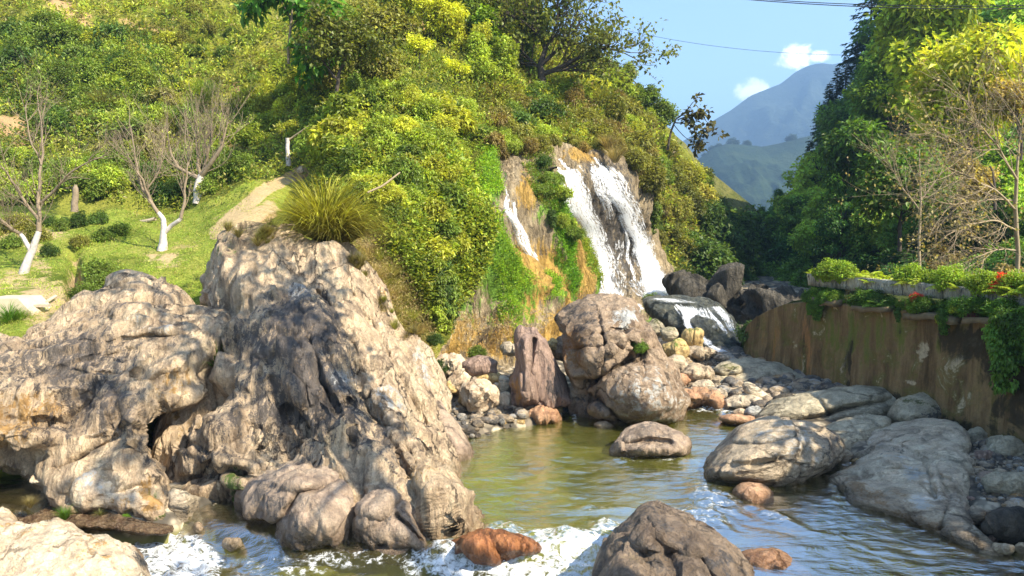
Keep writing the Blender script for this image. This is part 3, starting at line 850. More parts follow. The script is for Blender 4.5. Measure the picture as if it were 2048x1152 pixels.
rock('stone', 'small pale orange topped stone with dry moss, in the stream at the bottom edge', 'stone', [(1478, 1112), (1510, 1097), (1550, 1098), (1585, 1120), (1620, 1158), (1600, 1190), (1530, 1190), (1490, 1150)], 8.9, .35, 'orange', tilt=.3, N=90, K=40, amp=.05, freq=2.2, seed=49, masks={'R': [(1560, 1150, 50, 14, 40, .7), (1490, 1120, 20, 14, 0, .6)]})
rock('boulder', 'pale cream boulder in the bottom corner beside the white rapids', 'boulder', [(-120, 1120), (-60, 1060), (0, 1042), (60, 1038), (120, 1046), (180, 1066), (235, 1085), (275, 1115), (300, 1165), (290, 1240), (150, 1290), (-50, 1290), (-130, 1210)], 8.6, .9, 'pale', tilt=.6, c=(100, 1150), N=200, K=110, amp=.08, freq=1.4, facet=.22, fs=1.6, seed=51, masks={'B': [(170, 1100, 60, 26, 20, .5), (40, 1060, 60, 20, 0, .4)], 'R': [(275, 1120, 16, 30, 0, .55)]})
rock('stone', 'dark blue grey angular stone in the cleft between the two outcrops', 'stone', [(328, 1000), (345, 985), (375, 992), (392, 1015), (390, 1060), (365, 1072), (335, 1050)], 10.4, .3, 'grey', N=80, K=36, amp=.03, freq=2, facet=.2, fs=2.5, seed=53, masks={'R': [(360, 1030, 60, 60, 0, .5)]})
for k, (cx, cy, rw, rh, mt, lb) in enumerate([(425, 1022, 27, 12, 'greygreen', 'flat mossy cobble in the dark cleft pool, farthest in'), (482, 1045, 19, 12, 'ochre', 'small tan cobble in the dark cleft pool, beside the rounded boulder'),
                                              (398, 1058, 10, 14, 'pale', 'pale upright pebble touching the blue grey stone'), (466, 1090, 18, 13, 'pale', 'whitish pointed cobble standing nearest in the dark cleft pool'), (430, 1040, 24, 6, 'grey_tan', 'thin flat cobble lying between the other cobbles of the cleft pool')]):
    a = np.linspace(0, 2 * np.pi, 9)[:-1] + .3 * k
    jit = 1 + .12 * np.sin(3 * a + k)
    rock('cobble', lb, 'cobble', [(cx + rw * math.cos(t_) * j_, cy + rh * math.sin(t_) * j_) for t_, j_ in zip(a, jit)], 10.6 * (632 / max(cy + rh - 448, 500)) * .93, .18, mt, N=48, K=22, amp=.02, freq=3, facet=.06, fs=4, seed=60 + k, group='cobbles in the cleft pool')

# middle of the river
rock('boulder', 'tall blocky cracked boulder in front of the waterfall, its lower half bulging to the water', 'boulder',
     [(1126, 660), (1142, 636), (1168, 620), (1215, 608), (1262, 612), (1285, 645), (1312, 680), (1340, 720), (1362, 780), (1374, 830), (1362, 858), (1310, 850), (1265, 860), (1200, 858), (1166, 835), (1160, 800), (1154, 765), (1140, 730), (1130, 695)],
     16.2, 1.3, 'brown', tilt=.35, c=(1240, 745), N=260, K=140, pw=2.6,
     feats=[(1290, 790, 70, 60, 20, .55), (1185, 690, 50, 60, 0, .35), (1200, 830, 40, 24, 0, .3), (1250, 660, 40, 40, 0, .2), (1345, 800, 20, 50, -10, .2)],
     cuts=[([(1148, 775), (1195, 760), (1240, 730), (1300, 700), (1320, 690)], 6, .5), ([(1195, 615), (1200, 650), (1212, 700), (1196, 760)], 4, .3), ([(1130, 700), (1195, 695), (1270, 690)], 4, .15), ([(1150, 790), (1200, 800), (1240, 840)], 6, .3), ([(1215, 660), (1270, 650)], 4, .12), ([(1270, 690), (1290, 740), (1280, 780)], 4, .12)],
     amp=.09, freq=1.0, facet=.40, fs=.85, seed=71, grain=(.5, 0, .8), gs=.7, masks={'R': [(1165, 640, 40, 30, 0, .55), (1200, 720, 60, 60, 0, .3), (1190, 810, 40, 30, 0, .45)], 'B': [(1150, 700, 30, 60, 0, .8), (1190, 760, 30, 20, 0, .5)], 'A': [(1250, 635, 26, 16, 0, 1.1), (1300, 790, 70, 60, 0, .42), (1330, 830, 30, 30, 0, .4)]})  # broad pale blobs low on the right paint in the sunlit bulge
rock('standing_stone', 'upright pointed slab with a lit edge and shaded face, left of the blocky boulder', 'standing stone',
     [(1026, 812), (1024, 770), (1040, 735), (1040, 700), (1038, 664), (1052, 655), (1076, 660), (1092, 688), (1110, 712), (1128, 742), (1142, 775), (1150, 803), (1134, 814), (1085, 818), (1050, 820)], 15.6, .3, 'purple', tilt=.15, back=.5, N=150, K=70, pw=3.5, amp=.05, freq=1.4, facet=.14, fs=2, seed=77, grain=(-.1, 0, 1), gs=.2,
     feats=[(1050, 760, 20, 90, -3, .35)], cuts=[([(1068, 680), (1062, 740), (1075, 800)], 4, .18), ([(1046, 670), (1048, 780)], 3, .15)], masks={'R': [(1105, 770, 30, 50, -10, .5)], 'B': [(1034, 780, 10, 40, 0, .6)]})  # R blob paints the boulder's cast shadow on the right face
rock('boulder', 'low grey boulder lying in the middle of the green pool', 'boulder', [(1225, 905), (1240, 878), (1262, 855), (1295, 846), (1335, 858), (1368, 872), (1380, 895), (1368, 912), (1320, 918), (1262, 916)], 13.2, .7, 'smooth', tilt=.8, N=140, K=70, amp=.06, freq=1.3, facet=.12, fs=1.6, seed=81, cuts=[([(1250, 890), (1300, 880), (1340, 885)], 6, .2)], masks={'R': [(1290, 862, 50, 20, 0, .4)]})
rock('boulder', 'sunlit humped boulder with dark bands, in the middle of the stream', 'boulder', [(1408, 948), (1425, 915), (1450, 890), (1478, 862), (1510, 850), (1560, 843), (1610, 845), (1650, 858), (1682, 885), (1676, 925), (1640, 950), (1600, 968), (1540, 978), (1470, 972), (1425, 966)], 12.3, .95, 'grey_tan', tilt=.75, N=200, K=100, amp=.07, freq=1.2, facet=.14, fs=1.4, seed=85, grain=(.9, 0, .5), gs=.3,
     feats=[(1540, 900, 70, 26, -20, .2), (1460, 940, 50, 20, 0, .15)], cuts=[([(1420, 930), (1500, 930), (1560, 920)], 6, .16), ([(1450, 890), (1540, 890), (1620, 870)], 5, .13), ([(1590, 965), (1600, 930), (1560, 915)], 5, .14)], masks={'R': [(1440, 945, 40, 20, 0, .35), (1660, 890, 20, 50, 0, .6)], 'A': [(1560, 870, 80, 20, -5, .42), (1600, 900, 50, 30, 0, .36)]})  # R blob at the right paints in the shadow falling on that side
rock('stone', 'small orange pink stone touching the humped boulder, half under water', 'stone', [(1464, 986), (1478, 968), (1505, 964), (1535, 976), (1555, 998), (1545, 1018), (1510, 1022), (1480, 1008)], 11.0, .35, 'orange', tilt=.4, N=80, K=36, amp=.025, freq=2, facet=.08, fs=2, seed=87)
rock('stone', 'orange tan flat stone at the head of the pool, beside the white one', 'stone', [(1438, 838), (1460, 830), (1500, 832), (1520, 842), (1510, 852), (1470, 850)], 15.0, .3, 'orange', N=70, K=30, amp=.03, freq=2, seed=89)
rock('stone', 'bright bluish white stone at the head of the pool', 'stone', [(1492, 824), (1500, 816), (1515, 818), (1522, 828), (1512, 835), (1496, 834)], 15.3, .16, 'grey', N=50, K=24, amp=.015, freq=3, facet=.1, fs=4, seed=90, masks={'A': [(1507, 826, 60, 60, 0, 2)]})
rock('stone', 'rounded cream stone between the orange stone and the white one', 'stone', [(1462, 826), (1480, 816), (1492, 822), (1492, 834), (1470, 836)], 15.4, .18, 'pale', N=50, K=24, amp=.015, freq=3, seed=91)
rock('rock_ledge', 'sunlit orange ledge of rock between the blocky boulder and the stream', 'rock', [(1360, 790), (1385, 776), (1415, 782), (1440, 795), (1446, 812), (1420, 818), (1380, 818), (1362, 822)], 16.2, .5, 'orange', N=90, K=44, amp=.07, freq=2, facet=.22, fs=2.5, seed=93, masks={'R': [(1400, 800, 60, 30, 0, .3)]})
# right bank
rock('rock_slab', 'huge sloping blue grey slab on the shaded bank below the wall', 'rock slab',
     [(1655, 962, 12.0), (1690, 935, 12.4), (1715, 905, 12.8), (1740, 868, 13.4), (1790, 846, 13.8), (1850, 842, 13.7), (1905, 852, 13.2), (1935, 890, 12.3), (1945, 940, 11.4), (1938, 1000, 10.6), (1945, 1050, 10), (1975, 1085, 9.6), (2018, 1122, 9.15), (1960, 1112, 9.3), (1880, 1080, 9.8), (1790, 1045, 10.4), (1700, 1015, 10.9), (1685, 985, 11.3)],
     11.6, .75, 'grey', c=(1830, 960), back=.9, N=260, K=150, pw=4.0, amp=.07, freq=.9, facet=.15, fs=1.1, seed=101, grain=(.6, -.75, .1), gs=.3,
     feats=[(1790, 915, 30, 16, 0, .18), (1885, 960, 30, 26, 0, .15), (1750, 900, 40, 20, -30, .15), (1900, 880, 40, 20, 0, .15)], cuts=[([(1700, 960), (1800, 940), (1900, 960)], 6, .12), ([(1760, 870), (1850, 920), (1870, 1000)], 6, .15), ([(1870, 930), (1900, 1000), (1880, 1060)], 5, .1)],
     masks={'B': [(1740, 990, 60, 16, 20, .7), (1850, 1050, 100, 14, 22, .6), (1800, 990, 26, 12, 0, .6)], 'A': [(1810, 930, 60, 20, 40, .5), (1870, 1000, 60, 26, 0, .4), (1760, 880, 30, 12, 0, .35)], 'R': [(1780, 900, 40, 14, 0, .4)]})
rock('boulder', 'long rounded grey green boulder under the middle of the retaining wall', 'boulder', [(1508, 838), (1530, 815), (1565, 796), (1610, 788), (1660, 780), (1720, 776), (1770, 783), (1806, 800), (1800, 828), (1760, 848), (1690, 858), (1610, 858), (1545, 852)], 15.3, .9, 'greygreen', tilt=.6, N=190, K=90, amp=.08, freq=.9, facet=.08, fs=1.0, seed=105, cuts=[([(1600, 850), (1680, 820), (1780, 800)], 6, .25), ([(1630, 790), (1660, 830)], 5, .12)])
rock('boulder', 'grey green boulder wedged between the humped boulder and the sloping slab', 'boulder', [(1640, 880), (1668, 850), (1720, 835), (1775, 838), (1770, 870), (1735, 900), (1700, 930), (1672, 935), (1650, 915)], 13.5, .5, 'greygreen', tilt=.8, N=120, K=60, amp=.06, freq=1.1, facet=.08, fs=1.2, seed=107)
rock('boulder', 'dark mossy boulder against the wall foot, behind the sloping slab', 'boulder', [(1780, 835), (1805, 805), (1845, 797), (1885, 808), (1895, 830), (1870, 850), (1810, 852)], 14.2, .5, 'greygreen', tilt=.4, N=100, K=50, amp=.06, freq=1.2, facet=.10, fs=1.3, seed=109, masks={'R': [(1870, 830, 30, 20, 0, .6)], 'G': [(1820, 810, 60, 10, 0, .4)]})
rock('rock_slab', 'long flat brown grey slab at the far end of the wall foot', 'rock slab', [(1400, 765), (1425, 742), (1465, 722), (1520, 718), (1580, 735), (1640, 745), (1660, 770), (1610, 792), (1540, 775), (1470, 775), (1430, 782)], 18.3, .7, 'greygreen', tilt=1.2, N=160, K=70, amp=.08, freq=1.0, facet=.12, fs=1.1, seed=111, grain=(.7, .7, 0), masks={'R': [(1560, 775, 60, 14, 0, .5)]})
rock('boulder', 'low grey boulder leaning on the long flat slab, above the white stone', 'boulder', [(1440, 815), (1455, 795), (1500, 790), (1540, 798), (1560, 812), (1540, 828), (1490, 820), (1460, 822)], 16.0, .4, 'grey', tilt=.3, N=90, K=44, amp=.05, freq=1.8, facet=.12, fs=2, seed=113)
rock('stone', 'narrow grey blue stone tilted down between two slabs below the wall', 'stone', [(1485, 770), (1500, 765), (1530, 785), (1555, 805), (1548, 815), (1520, 808), (1495, 790)], 16.0, .25, 'grey', N=60, K=28, amp=.03, freq=2, seed=115)
RND = random.Random(4)
rsb = [(1968, 922, 23, 20, 'purple', 'round tan stone at the upper end of the cobble heap right of the slab'), (1928, 935, 20, 22, 'grey', 'round grey stone touching the upper corner of the sloping slab'), (1975, 966, 27, 21, 'smooth', 'round dark brown stone below the round tan one'),
       (1955, 880, 27, 26, 'greygreen', 'angular olive stone against the wall foot above the round tan stone'), (1925, 862, 30, 20, 'greygreen', 'wedge of dark stone between slab and wall foot'), (2010, 905, 44, 26, 'greygreen', 'wide olive boulder against the wall at the picture edge'),
       (2025, 975, 60, 36, 'greygreen', 'big furrowed olive boulder at the picture edge, over the dark flat one'), (1955, 1003, 24, 15, 'purple', 'small purplish stone under the round dark brown one'), (2015, 1052, 50, 32, 'dark', 'dark flat boulder overhanging the pebbles at the picture edge'), (1965, 1032, 26, 18, 'grey', 'grey stone between the sloping slab and the dark flat boulder'),
       (2012, 1098, 18, 10, 'pale', 'pale oval pebble under the dark flat boulder'), (2042, 1096, 12, 10, 'pale', 'whitish pebble cut by the picture edge'), (1976, 1060, 16, 11, 'smooth', 'small brown pebble beside the slab edge'), (1985, 1080, 12, 9, 'purple', 'reddish pebble near the low tip of the slab'), (1688, 915, 17, 13, 'grey', 'bluish cobble sitting in the notch between humped boulder and slab'), (1715, 925, 13, 9, 'ochre', 'small tan cobble beside the bluish one in the notch'),
       (1622, 959, 9, 5, 'ochre', 'tiny tan pebble in the water at the foot of the humped boulder')]
for k, (cx, cy, rw, rh, mt, lb) in enumerate(rsb):
    a = np.linspace(0, 2 * np.pi, 10)[:-1] + RND.random()
    zb = .12 if cx > 1900 else .0
    dd_ = (EYE - zb) * F / (cy + rh * .8 - 448)
    rock('stone', lb, 'stone', [(cx + rw * math.cos(t_) * (1 + RND.uniform(-.1, .1)), cy + rh * math.sin(t_) * (1 + RND.uniform(-.1, .1))) for t_ in a], dd_, rw / F * dd_ * .9, mt, N=70, K=32, amp=.02 + rw * .0006, freq=2.2, facet=.03 + rw * .002, fs=2.4, seed=120 + k)
# stones along the channel between pool and cascade
for k, (cx, cy, rw, rh, z0, mt, lb) in enumerate([
        (1352, 700, 26, 22, .6, 'ochre', 'mossy yellow boulder with a lit face beside the cascade foot'), (1385, 672, 22, 18, .8, 'ochre', 'yellow mossy stone under the cascade rock'), (1340, 668, 16, 12, .9, 'greygreen', 'small stone behind the mossy yellow boulder'),
        (1398, 706, 34, 13, .5, 'grey_tan', 'low brown ledge stone left of the white chute foot'), (1440, 716, 26, 8, .4, 'pale', 'pale flat stone right at the chute foot'), (1350, 735, 30, 20, .4, 'grey_tan', 'brown stone leaning on the blocky boulder shoulder'),
        (1392, 748, 30, 18, .35, 'grey_tan', 'tan stone in the sunlit gap between blocky boulder and flat slab'), (1362, 762, 20, 12, .3, 'orange', 'small orange stone under the sunlit gap'), (1405, 775, 20, 12, .2, 'grey', 'blue grey angular stone before the flat slab'), (1430, 790, 18, 10, .15, 'grey', 'grey stone behind the orange ledge'),
        (1310, 655, 16, 14, 1.0, 'greygreen', 'greenish stone behind the blocky boulder top'), (1580, 800, 30, 14, .25, 'dark', 'dark stone in the hollow under the flat slab'), (1460, 742, 34, 12, .35, 'greygreen', 'brown grey rib of rock right of the sunlit gap')]):
    a = np.linspace(0, 2 * np.pi, 10)[:-1] + RND.random()
    dd_ = (EYE - z0) * F / (cy + rh - 448)
    rock('stone', lb, 'stone', [(cx + rw * math.cos(t_) * (1 + RND.uniform(-.14, .14)), cy + rh * math.sin(t_) * (1 + RND.uniform(-.14, .14))) for t_ in a], dd_, rw / F * dd_, mt, N=70, K=32, amp=.04, freq=1.8, facet=.14, fs=2.0, seed=150 + k,
         masks={'G': [(cx, cy - rh, rw, rh * .8, 0, .5)]} if mt in ('ochre', 'greygreen') else None)
# left bank under the cliff
LB = [(955, 735, 44, 22, .7, 'purple', 'large smooth purplish boulder under the fern cliff'), (972, 756, 34, 16, .55, 'ochre', 'smooth ochre boulder in front of the purplish one'), (905, 735, 26, 24, .7, 'pale', 'pale squarish block beside the ridge under hanging leaves'),
      (915, 762, 18, 14, .55, 'pale', 'pale block in front of the squarish one'), (898, 775, 18, 14, .45, 'ochre', 'tan wedge of stone next to the ridge edge'), (960, 790, 40, 28, .3, 'pale', 'jagged cream outcrop standing in the gravel bank'), (1000, 775, 22, 16, .4, 'grey', 'blue grey jagged stone left of the standing stone'),
      (1003, 845, 17, 13, 0, 'ochre', 'yellow cobble at the pool edge, middle of the three in a row'), (1040, 846, 16, 10, 0, 'ochre', 'greenish cobble at the pool edge, beside the orange block'), (975, 850, 12, 7, .02, 'pale', 'pink cream cobble at the pool edge, first of the row from the ridge'),
      (1084, 833, 29, 16, .0, 'orange', 'square orange block in the pool edge before the standing stone'), (1066, 815, 12, 8, .15, 'pale', 'pale stone on the back of the orange block'), (990, 800, 10, 12, .25, 'pale', 'upright cream chip in the gravel bank'), (1010, 803, 9, 11, .22, 'pale', 'second cream chip, nearer the standing stone'),
      (1024, 820, 11, 8, .12, 'pale', 'flat cream chip before the standing stone'), (1050, 828, 16, 8, .08, 'grey_tan', 'grey brown flake between the cream chips and the orange block'), (1110, 820, 12, 5, .08, 'ochre', 'thin flake right of the orange block'), (1020, 700, 20, 12, .9, 'grey', 'grey stone in the cliff foot behind the standing stone'),
      (1128, 700, 14, 12, .9, 'brown', 'brown stone in the cliff foot between standing stone and blocky boulder'), (1100, 690, 18, 14, 1.0, 'ochre', 'ochre stained stone above the standing stone'), (940, 800, 14, 7, .3, 'ochre', 'small yellow stone on the gravel bank'), (920, 785, 16, 8, .35, 'pale', 'cream flake on top of the gravel bank'),
      (945, 812, 9, 5, .2, 'grey', 'small grey pebble low on the gravel bank'), (1208, 852, 16, 8, .0, 'pale', 'pinkish cobble at the foot of the blocky boulder'), (870, 730, 16, 16, .8, 'pale', 'pale stone behind the ridge edge under dark leaves')]
for k, (cx, cy, rw, rh, z0, mt, lb) in enumerate(LB):
    a = np.linspace(0, 2 * np.pi, 10)[:-1] + RND.random()
    dd_ = (EYE - z0) * F / (cy + rh - 448)
    ang = .18 if rw > 15 else .1
    pts = [(cx + rw * math.cos(t_) * (1 + RND.uniform(-ang, ang)), cy + rh * math.sin(t_) * (1 + RND.uniform(-ang, ang))) for t_ in a]
    if 'square' in lb:
        pts = [(cx - rw, cy + rh * .8), (cx - rw * .95, cy - rh * .5), (cx - rw * .5, cy - rh), (cx + rw * .6, cy - rh * .9), (cx + rw, cy - rh * .2), (cx + rw, cy + rh * .9), (cx, cy + rh)]
    fac = .04 if 'smooth' in lb or 'cobble' in lb else .22
    rock('stone', lb, 'stone', pts, dd_, rw / F * dd_ * .95, mt, N=80, K=36, amp=.02 if fac < .1 else .05, freq=2.0, facet=fac, fs=2.4, seed=180 + k)
# gravel bank under the cliff: one heap
gb = [(872, 800), (900, 790), (960, 795), (1010, 812), (1045, 835), (1000, 862), (955, 872), (925, 880), (905, 870), (890, 840)]
ob = rock('gravel', 'pale gravel bank between the ridge and the pool', 'gravel', gb, 15.6, .5, 'gravel', tilt=1.5, N=140, K=70, amp=.07, freq=2.4, facet=.1, fs=5, seed=230, masks={'A': [(930, 800, 60, 20, 0, .5)]})
ob['kind'] = 'stuff'
# cascade rock and gorge rocks
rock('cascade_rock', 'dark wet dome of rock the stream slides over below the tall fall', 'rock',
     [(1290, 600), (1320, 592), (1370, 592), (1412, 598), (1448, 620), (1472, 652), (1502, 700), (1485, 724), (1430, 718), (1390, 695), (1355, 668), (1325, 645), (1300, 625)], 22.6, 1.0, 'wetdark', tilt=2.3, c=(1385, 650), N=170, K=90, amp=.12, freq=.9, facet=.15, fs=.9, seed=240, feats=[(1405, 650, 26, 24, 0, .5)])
GRK = [([(1335, 560), (1358, 552), (1400, 568), (1435, 598), (1458, 640), (1484, 690), (1500, 702), (1465, 690), (1428, 630), (1385, 596), (1350, 592)], 27.5, 'long grey rib of rock slanting down behind the cascade'),
       ([(1428, 600), (1450, 588), (1472, 590), (1502, 612), (1506, 650), (1498, 690), (1460, 672), (1436, 630)], 26.8, 'black boulder heap at the dark mouth of the gorge'),
       ([(1500, 632), (1525, 600), (1560, 588), (1610, 590), (1640, 620), (1600, 680), (1540, 690), (1505, 680)], 26, 'brown boulder behind the rounded end of the retaining wall'),
       ([(1490, 600), (1510, 570), (1540, 575), (1530, 620), (1505, 640)], 29, 'dark boulder deep inside the gorge')]
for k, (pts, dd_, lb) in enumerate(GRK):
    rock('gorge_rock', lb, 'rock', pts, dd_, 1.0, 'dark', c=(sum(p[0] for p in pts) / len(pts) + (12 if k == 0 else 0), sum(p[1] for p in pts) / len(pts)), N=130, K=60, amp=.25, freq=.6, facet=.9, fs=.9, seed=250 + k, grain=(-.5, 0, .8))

# ------------------------------------------------------------------ water
wx = np.linspace(-14, 12, 620); wy = np.linspace(4.5, 30, 640)
WX, WY = np.meshgrid(wx, wy, indexing='ij')
lipd = 9.75
ppx, ppy = proj(np.stack([WX, WY, 0 * WX], -1))
front = sstep(seg_dist(ppx, ppy, [(-400, 1500), (430, 1160), (860, 1125), (1210, 1110), (1260, 1400)]), 60, 0)
low = poly_sd(ppx, ppy, [(-600, 1010), (-200, 1035), (150, 1040), (330, 1030), (430, 1060), (560, 1090), (860, 1110), (950, 1106), (1000, 1112), (1200, 1112), (1230, 1150), (1300, 3000), (-3000, 3000)])
lowm = sstep(low, -26, 26)
leftup = sstep(poly_sd(ppx, ppy, [(-800, 880), (80, 900), (130, 1000), (60, 1045), (-800, 1060)]), -20, 20)
Q = np.stack([WX, WY, 0 * WX], -1)
basez = -.32 * lowm * (1 - leftup) + .16 * leftup
ppx, ppy = proj(np.stack([WX, WY, basez], -1))
wav = .010 * fbm(Q * np.array([1.6, 2.8, 1]), 4, 2) + .006 * fbm(Q * np.array([4, 7, 1]), 3, 9)
foam = np.zeros_like(WX)
foam = np.maximum(foam, 1.15 * sstep(poly_sd(ppx, ppy, [(868, 1100), (900, 1098), (960, 1125), (1050, 1110), (1085, 1085), (1200, 1070), (1235, 1080), (1195, 1130), (1190, 1260), (900, 1260), (870, 1150)]), -34, 24))
foam = np.maximum(foam, 1.15 * sstep(poly_sd(ppx, ppy, [(170, 1055), (240, 1052), (320, 1065), (400, 1085), (440, 1130), (430, 1300), (290, 1300), (280, 1130), (220, 1080)]), -26, 26))
foam = np.maximum(foam, blobs(ppx, ppy, [(1010, 1060, 40, 16, 10, .62), (1120, 1075, 90, 16, 0, .8), (1215, 1065, 40, 26, 0, .8), (1400, 1040, 70, 26, 10, .5), (1430, 1000, 70, 30, 20, .42), (1440, 826, 60, 5, 4, .8), (1150, 826, 8, 30, 0, .5), (1180, 1200, 90, 90, 0, 1.0),
                                         (1300, 920, 90, 8, 0, .35), (1540, 1030, 60, 8, 20, .35), (920, 1040, 30, 20, 30, .4), (700, 1120, 120, 20, 0, .42), (560, 1140, 120, 30, 0, .4), (1200, 1020, 60, 10, 0, .3), (860, 1130, 60, 30, 0, .8)]))
turb = np.clip(foam, 0, 1)
WZ = wav * (1 + 2.5 * turb) - .32 * lowm * (1 - leftup) + .16 * leftup + turb * (.07 * fbm(Q * 3.2, 4, 5, ridged=True)) + .05 * turb * (1 - lowm)
WZ += .045 * sstep(WY, 15, 22) * 10 * .25
WZ -= .02 * np.clip(fbm(Q * 2.2, 2, 14), 0, 1)
wm_ = np.zeros(WX.shape + (4,), np.float32)
wm_[..., 0] = foam
wm_[..., 1] = blobs(ppx, ppy, [(1100, 980, 260, 150, 0, 1), (1400, 900, 200, 90, 0, .6)])
m, t = new_mat('stream_water')
geo = t.n('ShaderNodeNewGeometry')
mp = t.n('ShaderNodeMapping', {'Vector': (geo, 0), 'Scale': (.8, 1.7, 1.0), 'Rotation': (0, 0, .35)})
w1 = t.n('ShaderNodeTexNoise', {'Vector': mp, 'Scale': 2.2, 'Detail': 5.0, 'Roughness': .55, 'Distortion': 1.3})
w2 = t.n('ShaderNodeTexNoise', {'Vector': mp, 'Scale': 9.0, 'Detail': 4.0, 'Roughness': .6, 'Distortion': .6})
hh = t.math('ADD', t.math('MULTIPLY', (w1, 0), 1.0), t.math('MULTIPLY', (w2, 0), .28))
b = t.n('ShaderNodeBump', {'Strength': 1.0, 'Distance': .022, 'Height': hh})
at = t.n('ShaderNodeAttribute', attribute_name='Mask')
sp = t.n('ShaderNodeSeparateColor', {0: (at, 0)})
fr = t.n('ShaderNodeFresnel', {'IOR': 1.33, 'Normal': b})
mcol = t.mix((sp, 1), (.055, .048, .018), t.ramp((w1, 0), [(.3, (.15, .17, .022)), (.7, (.36, .36, .055))]))
murk = t.n('ShaderNodeBsdfDiffuse', {'Color': (mcol, 2)})
clear = t.n('ShaderNodeBsdfTransparent', {'Color': (.80, .84, .60, 1)})
body = t.n('ShaderNodeMixShader', {0: .46, 1: clear, 2: murk})
gl = t.n('ShaderNodeBsdfGlossy', {'Color': (1, 1, 1, 1), 'Roughness': .06, 'Normal': b})
wsh = t.n('ShaderNodeMixShader', {0: t.math('MULTIPLY', fr, .62, clamp=True), 1: body, 2: gl})
mp2 = t.n('ShaderNodeMapping', {'Vector': (geo, 0), 'Scale': (1.0, 1.6, 1.0)})
f1 = t.n('ShaderNodeTexNoise', {'Vector': mp2, 'Scale': 3.2, 'Detail': 9.0, 'Roughness': .72, 'Distortion': 1.4})
f2 = t.n('ShaderNodeTexNoise', {'Vector': mp2, 'Scale': 13.0, 'Detail': 5.0, 'Roughness': .7, 'Distortion': .8})
ff = t.math('ADD', (sp, 0), t.math('ADD', t.math('MULTIPLY', t.math('SUBTRACT', (f1, 0), .5), 4.2), t.math('MULTIPLY', t.math('SUBTRACT', (f2, 0), .5), 3.4)))
fm = t.sm(ff, .35, 1.5, 0, .96)
fm = t.math('MULTIPLY', fm, t.sm((sp, 0), .12, .35))
b2 = t.n('ShaderNodeBump', {'Strength': .8, 'Distance': .06, 'Height': t.math('ADD', (f1, 0), (f2, 0))})
fo = t.n('ShaderNodeBsdfPrincipled', {'Base Color': (.84, .87, .88, 1), 'Roughness': .55, 'Normal': b2})
o = t.n('ShaderNodeMixShader', {0: fm, 1: wsh, 2: fo})
t.n('ShaderNodeOutputMaterial', {'Surface': o})
M['water'] = m
add('water', mesh('water', np.stack([WX, WY, WZ], -1), grid_faces(len(wx), len(wy))[:, ::-1], m, mask=wm_), kind='structure')
rock('stone', 'blurred orange stone under the water in the middle of the green pool', 'stone', [(1038, 938), (1055, 922), (1082, 922), (1088, 938), (1070, 952), (1045, 952)], 13.6, .25, 'orange', tilt=.4, N=50, K=24, amp=.02, seed=300)


def fall_mat(name, tint, dens, su=1.0):
    m, t = new_mat(name)
    tc = t.n('ShaderNodeTexCoord')
    mp = t.n('ShaderNodeMapping', {'Vector': (tc, 2), 'Scale': (6.0 * su, .9, 1)})
    n1 = t.n('ShaderNodeTexNoise', {'Vector': mp, 'Scale': 2.2, 'Detail': 6.0, 'Roughness': .65, 'Distortion': .7})
    mp2 = t.n('ShaderNodeMapping', {'Vector': (tc, 2), 'Scale': (3.0 * su, 2.4, 1)})
    n2 = t.n('ShaderNodeTexNoise', {'Vector': mp2, 'Scale': 3.0, 'Detail': 7.0, 'Roughness': .7, 'Distortion': 1.2})
    at = t.n('ShaderNodeAttribute', attribute_name='Mask')
    sp = t.n('ShaderNodeSeparateColor', {0: (at, 0)})
    s = t.math('ADD', (sp, 0), t.math('ADD', t.math('MULTIPLY', t.math('SUBTRACT', (n1, 0), .5), 4.2), t.math('MULTIPLY', t.math('SUBTRACT', (n2, 0), .5), 3.2)))
    a = t.sm(s, .08, 1.1, 0, dens)
    df = t.n('ShaderNodeBsdfDiffuse', {'Color': tint + (1,)})
    tl = t.n('ShaderNodeBsdfTranslucent', {'Color': tint + (1,)})
    wv = t.n('ShaderNodeMixShader', {0: .35, 1: df, 2: tl})
    tr = t.n('ShaderNodeBsdfTransparent')
    o = t.n('ShaderNodeMixShader', {0: a, 1: tr, 2: wv})
    t.n('ShaderNodeOutputMaterial', {'Surface': o})
    return m


M['fall'] = fall_mat('falling_water', (.86, .88, .90), .97)
M['veil'] = fall_mat('falling_veil', (.78, .84, .92), .62)


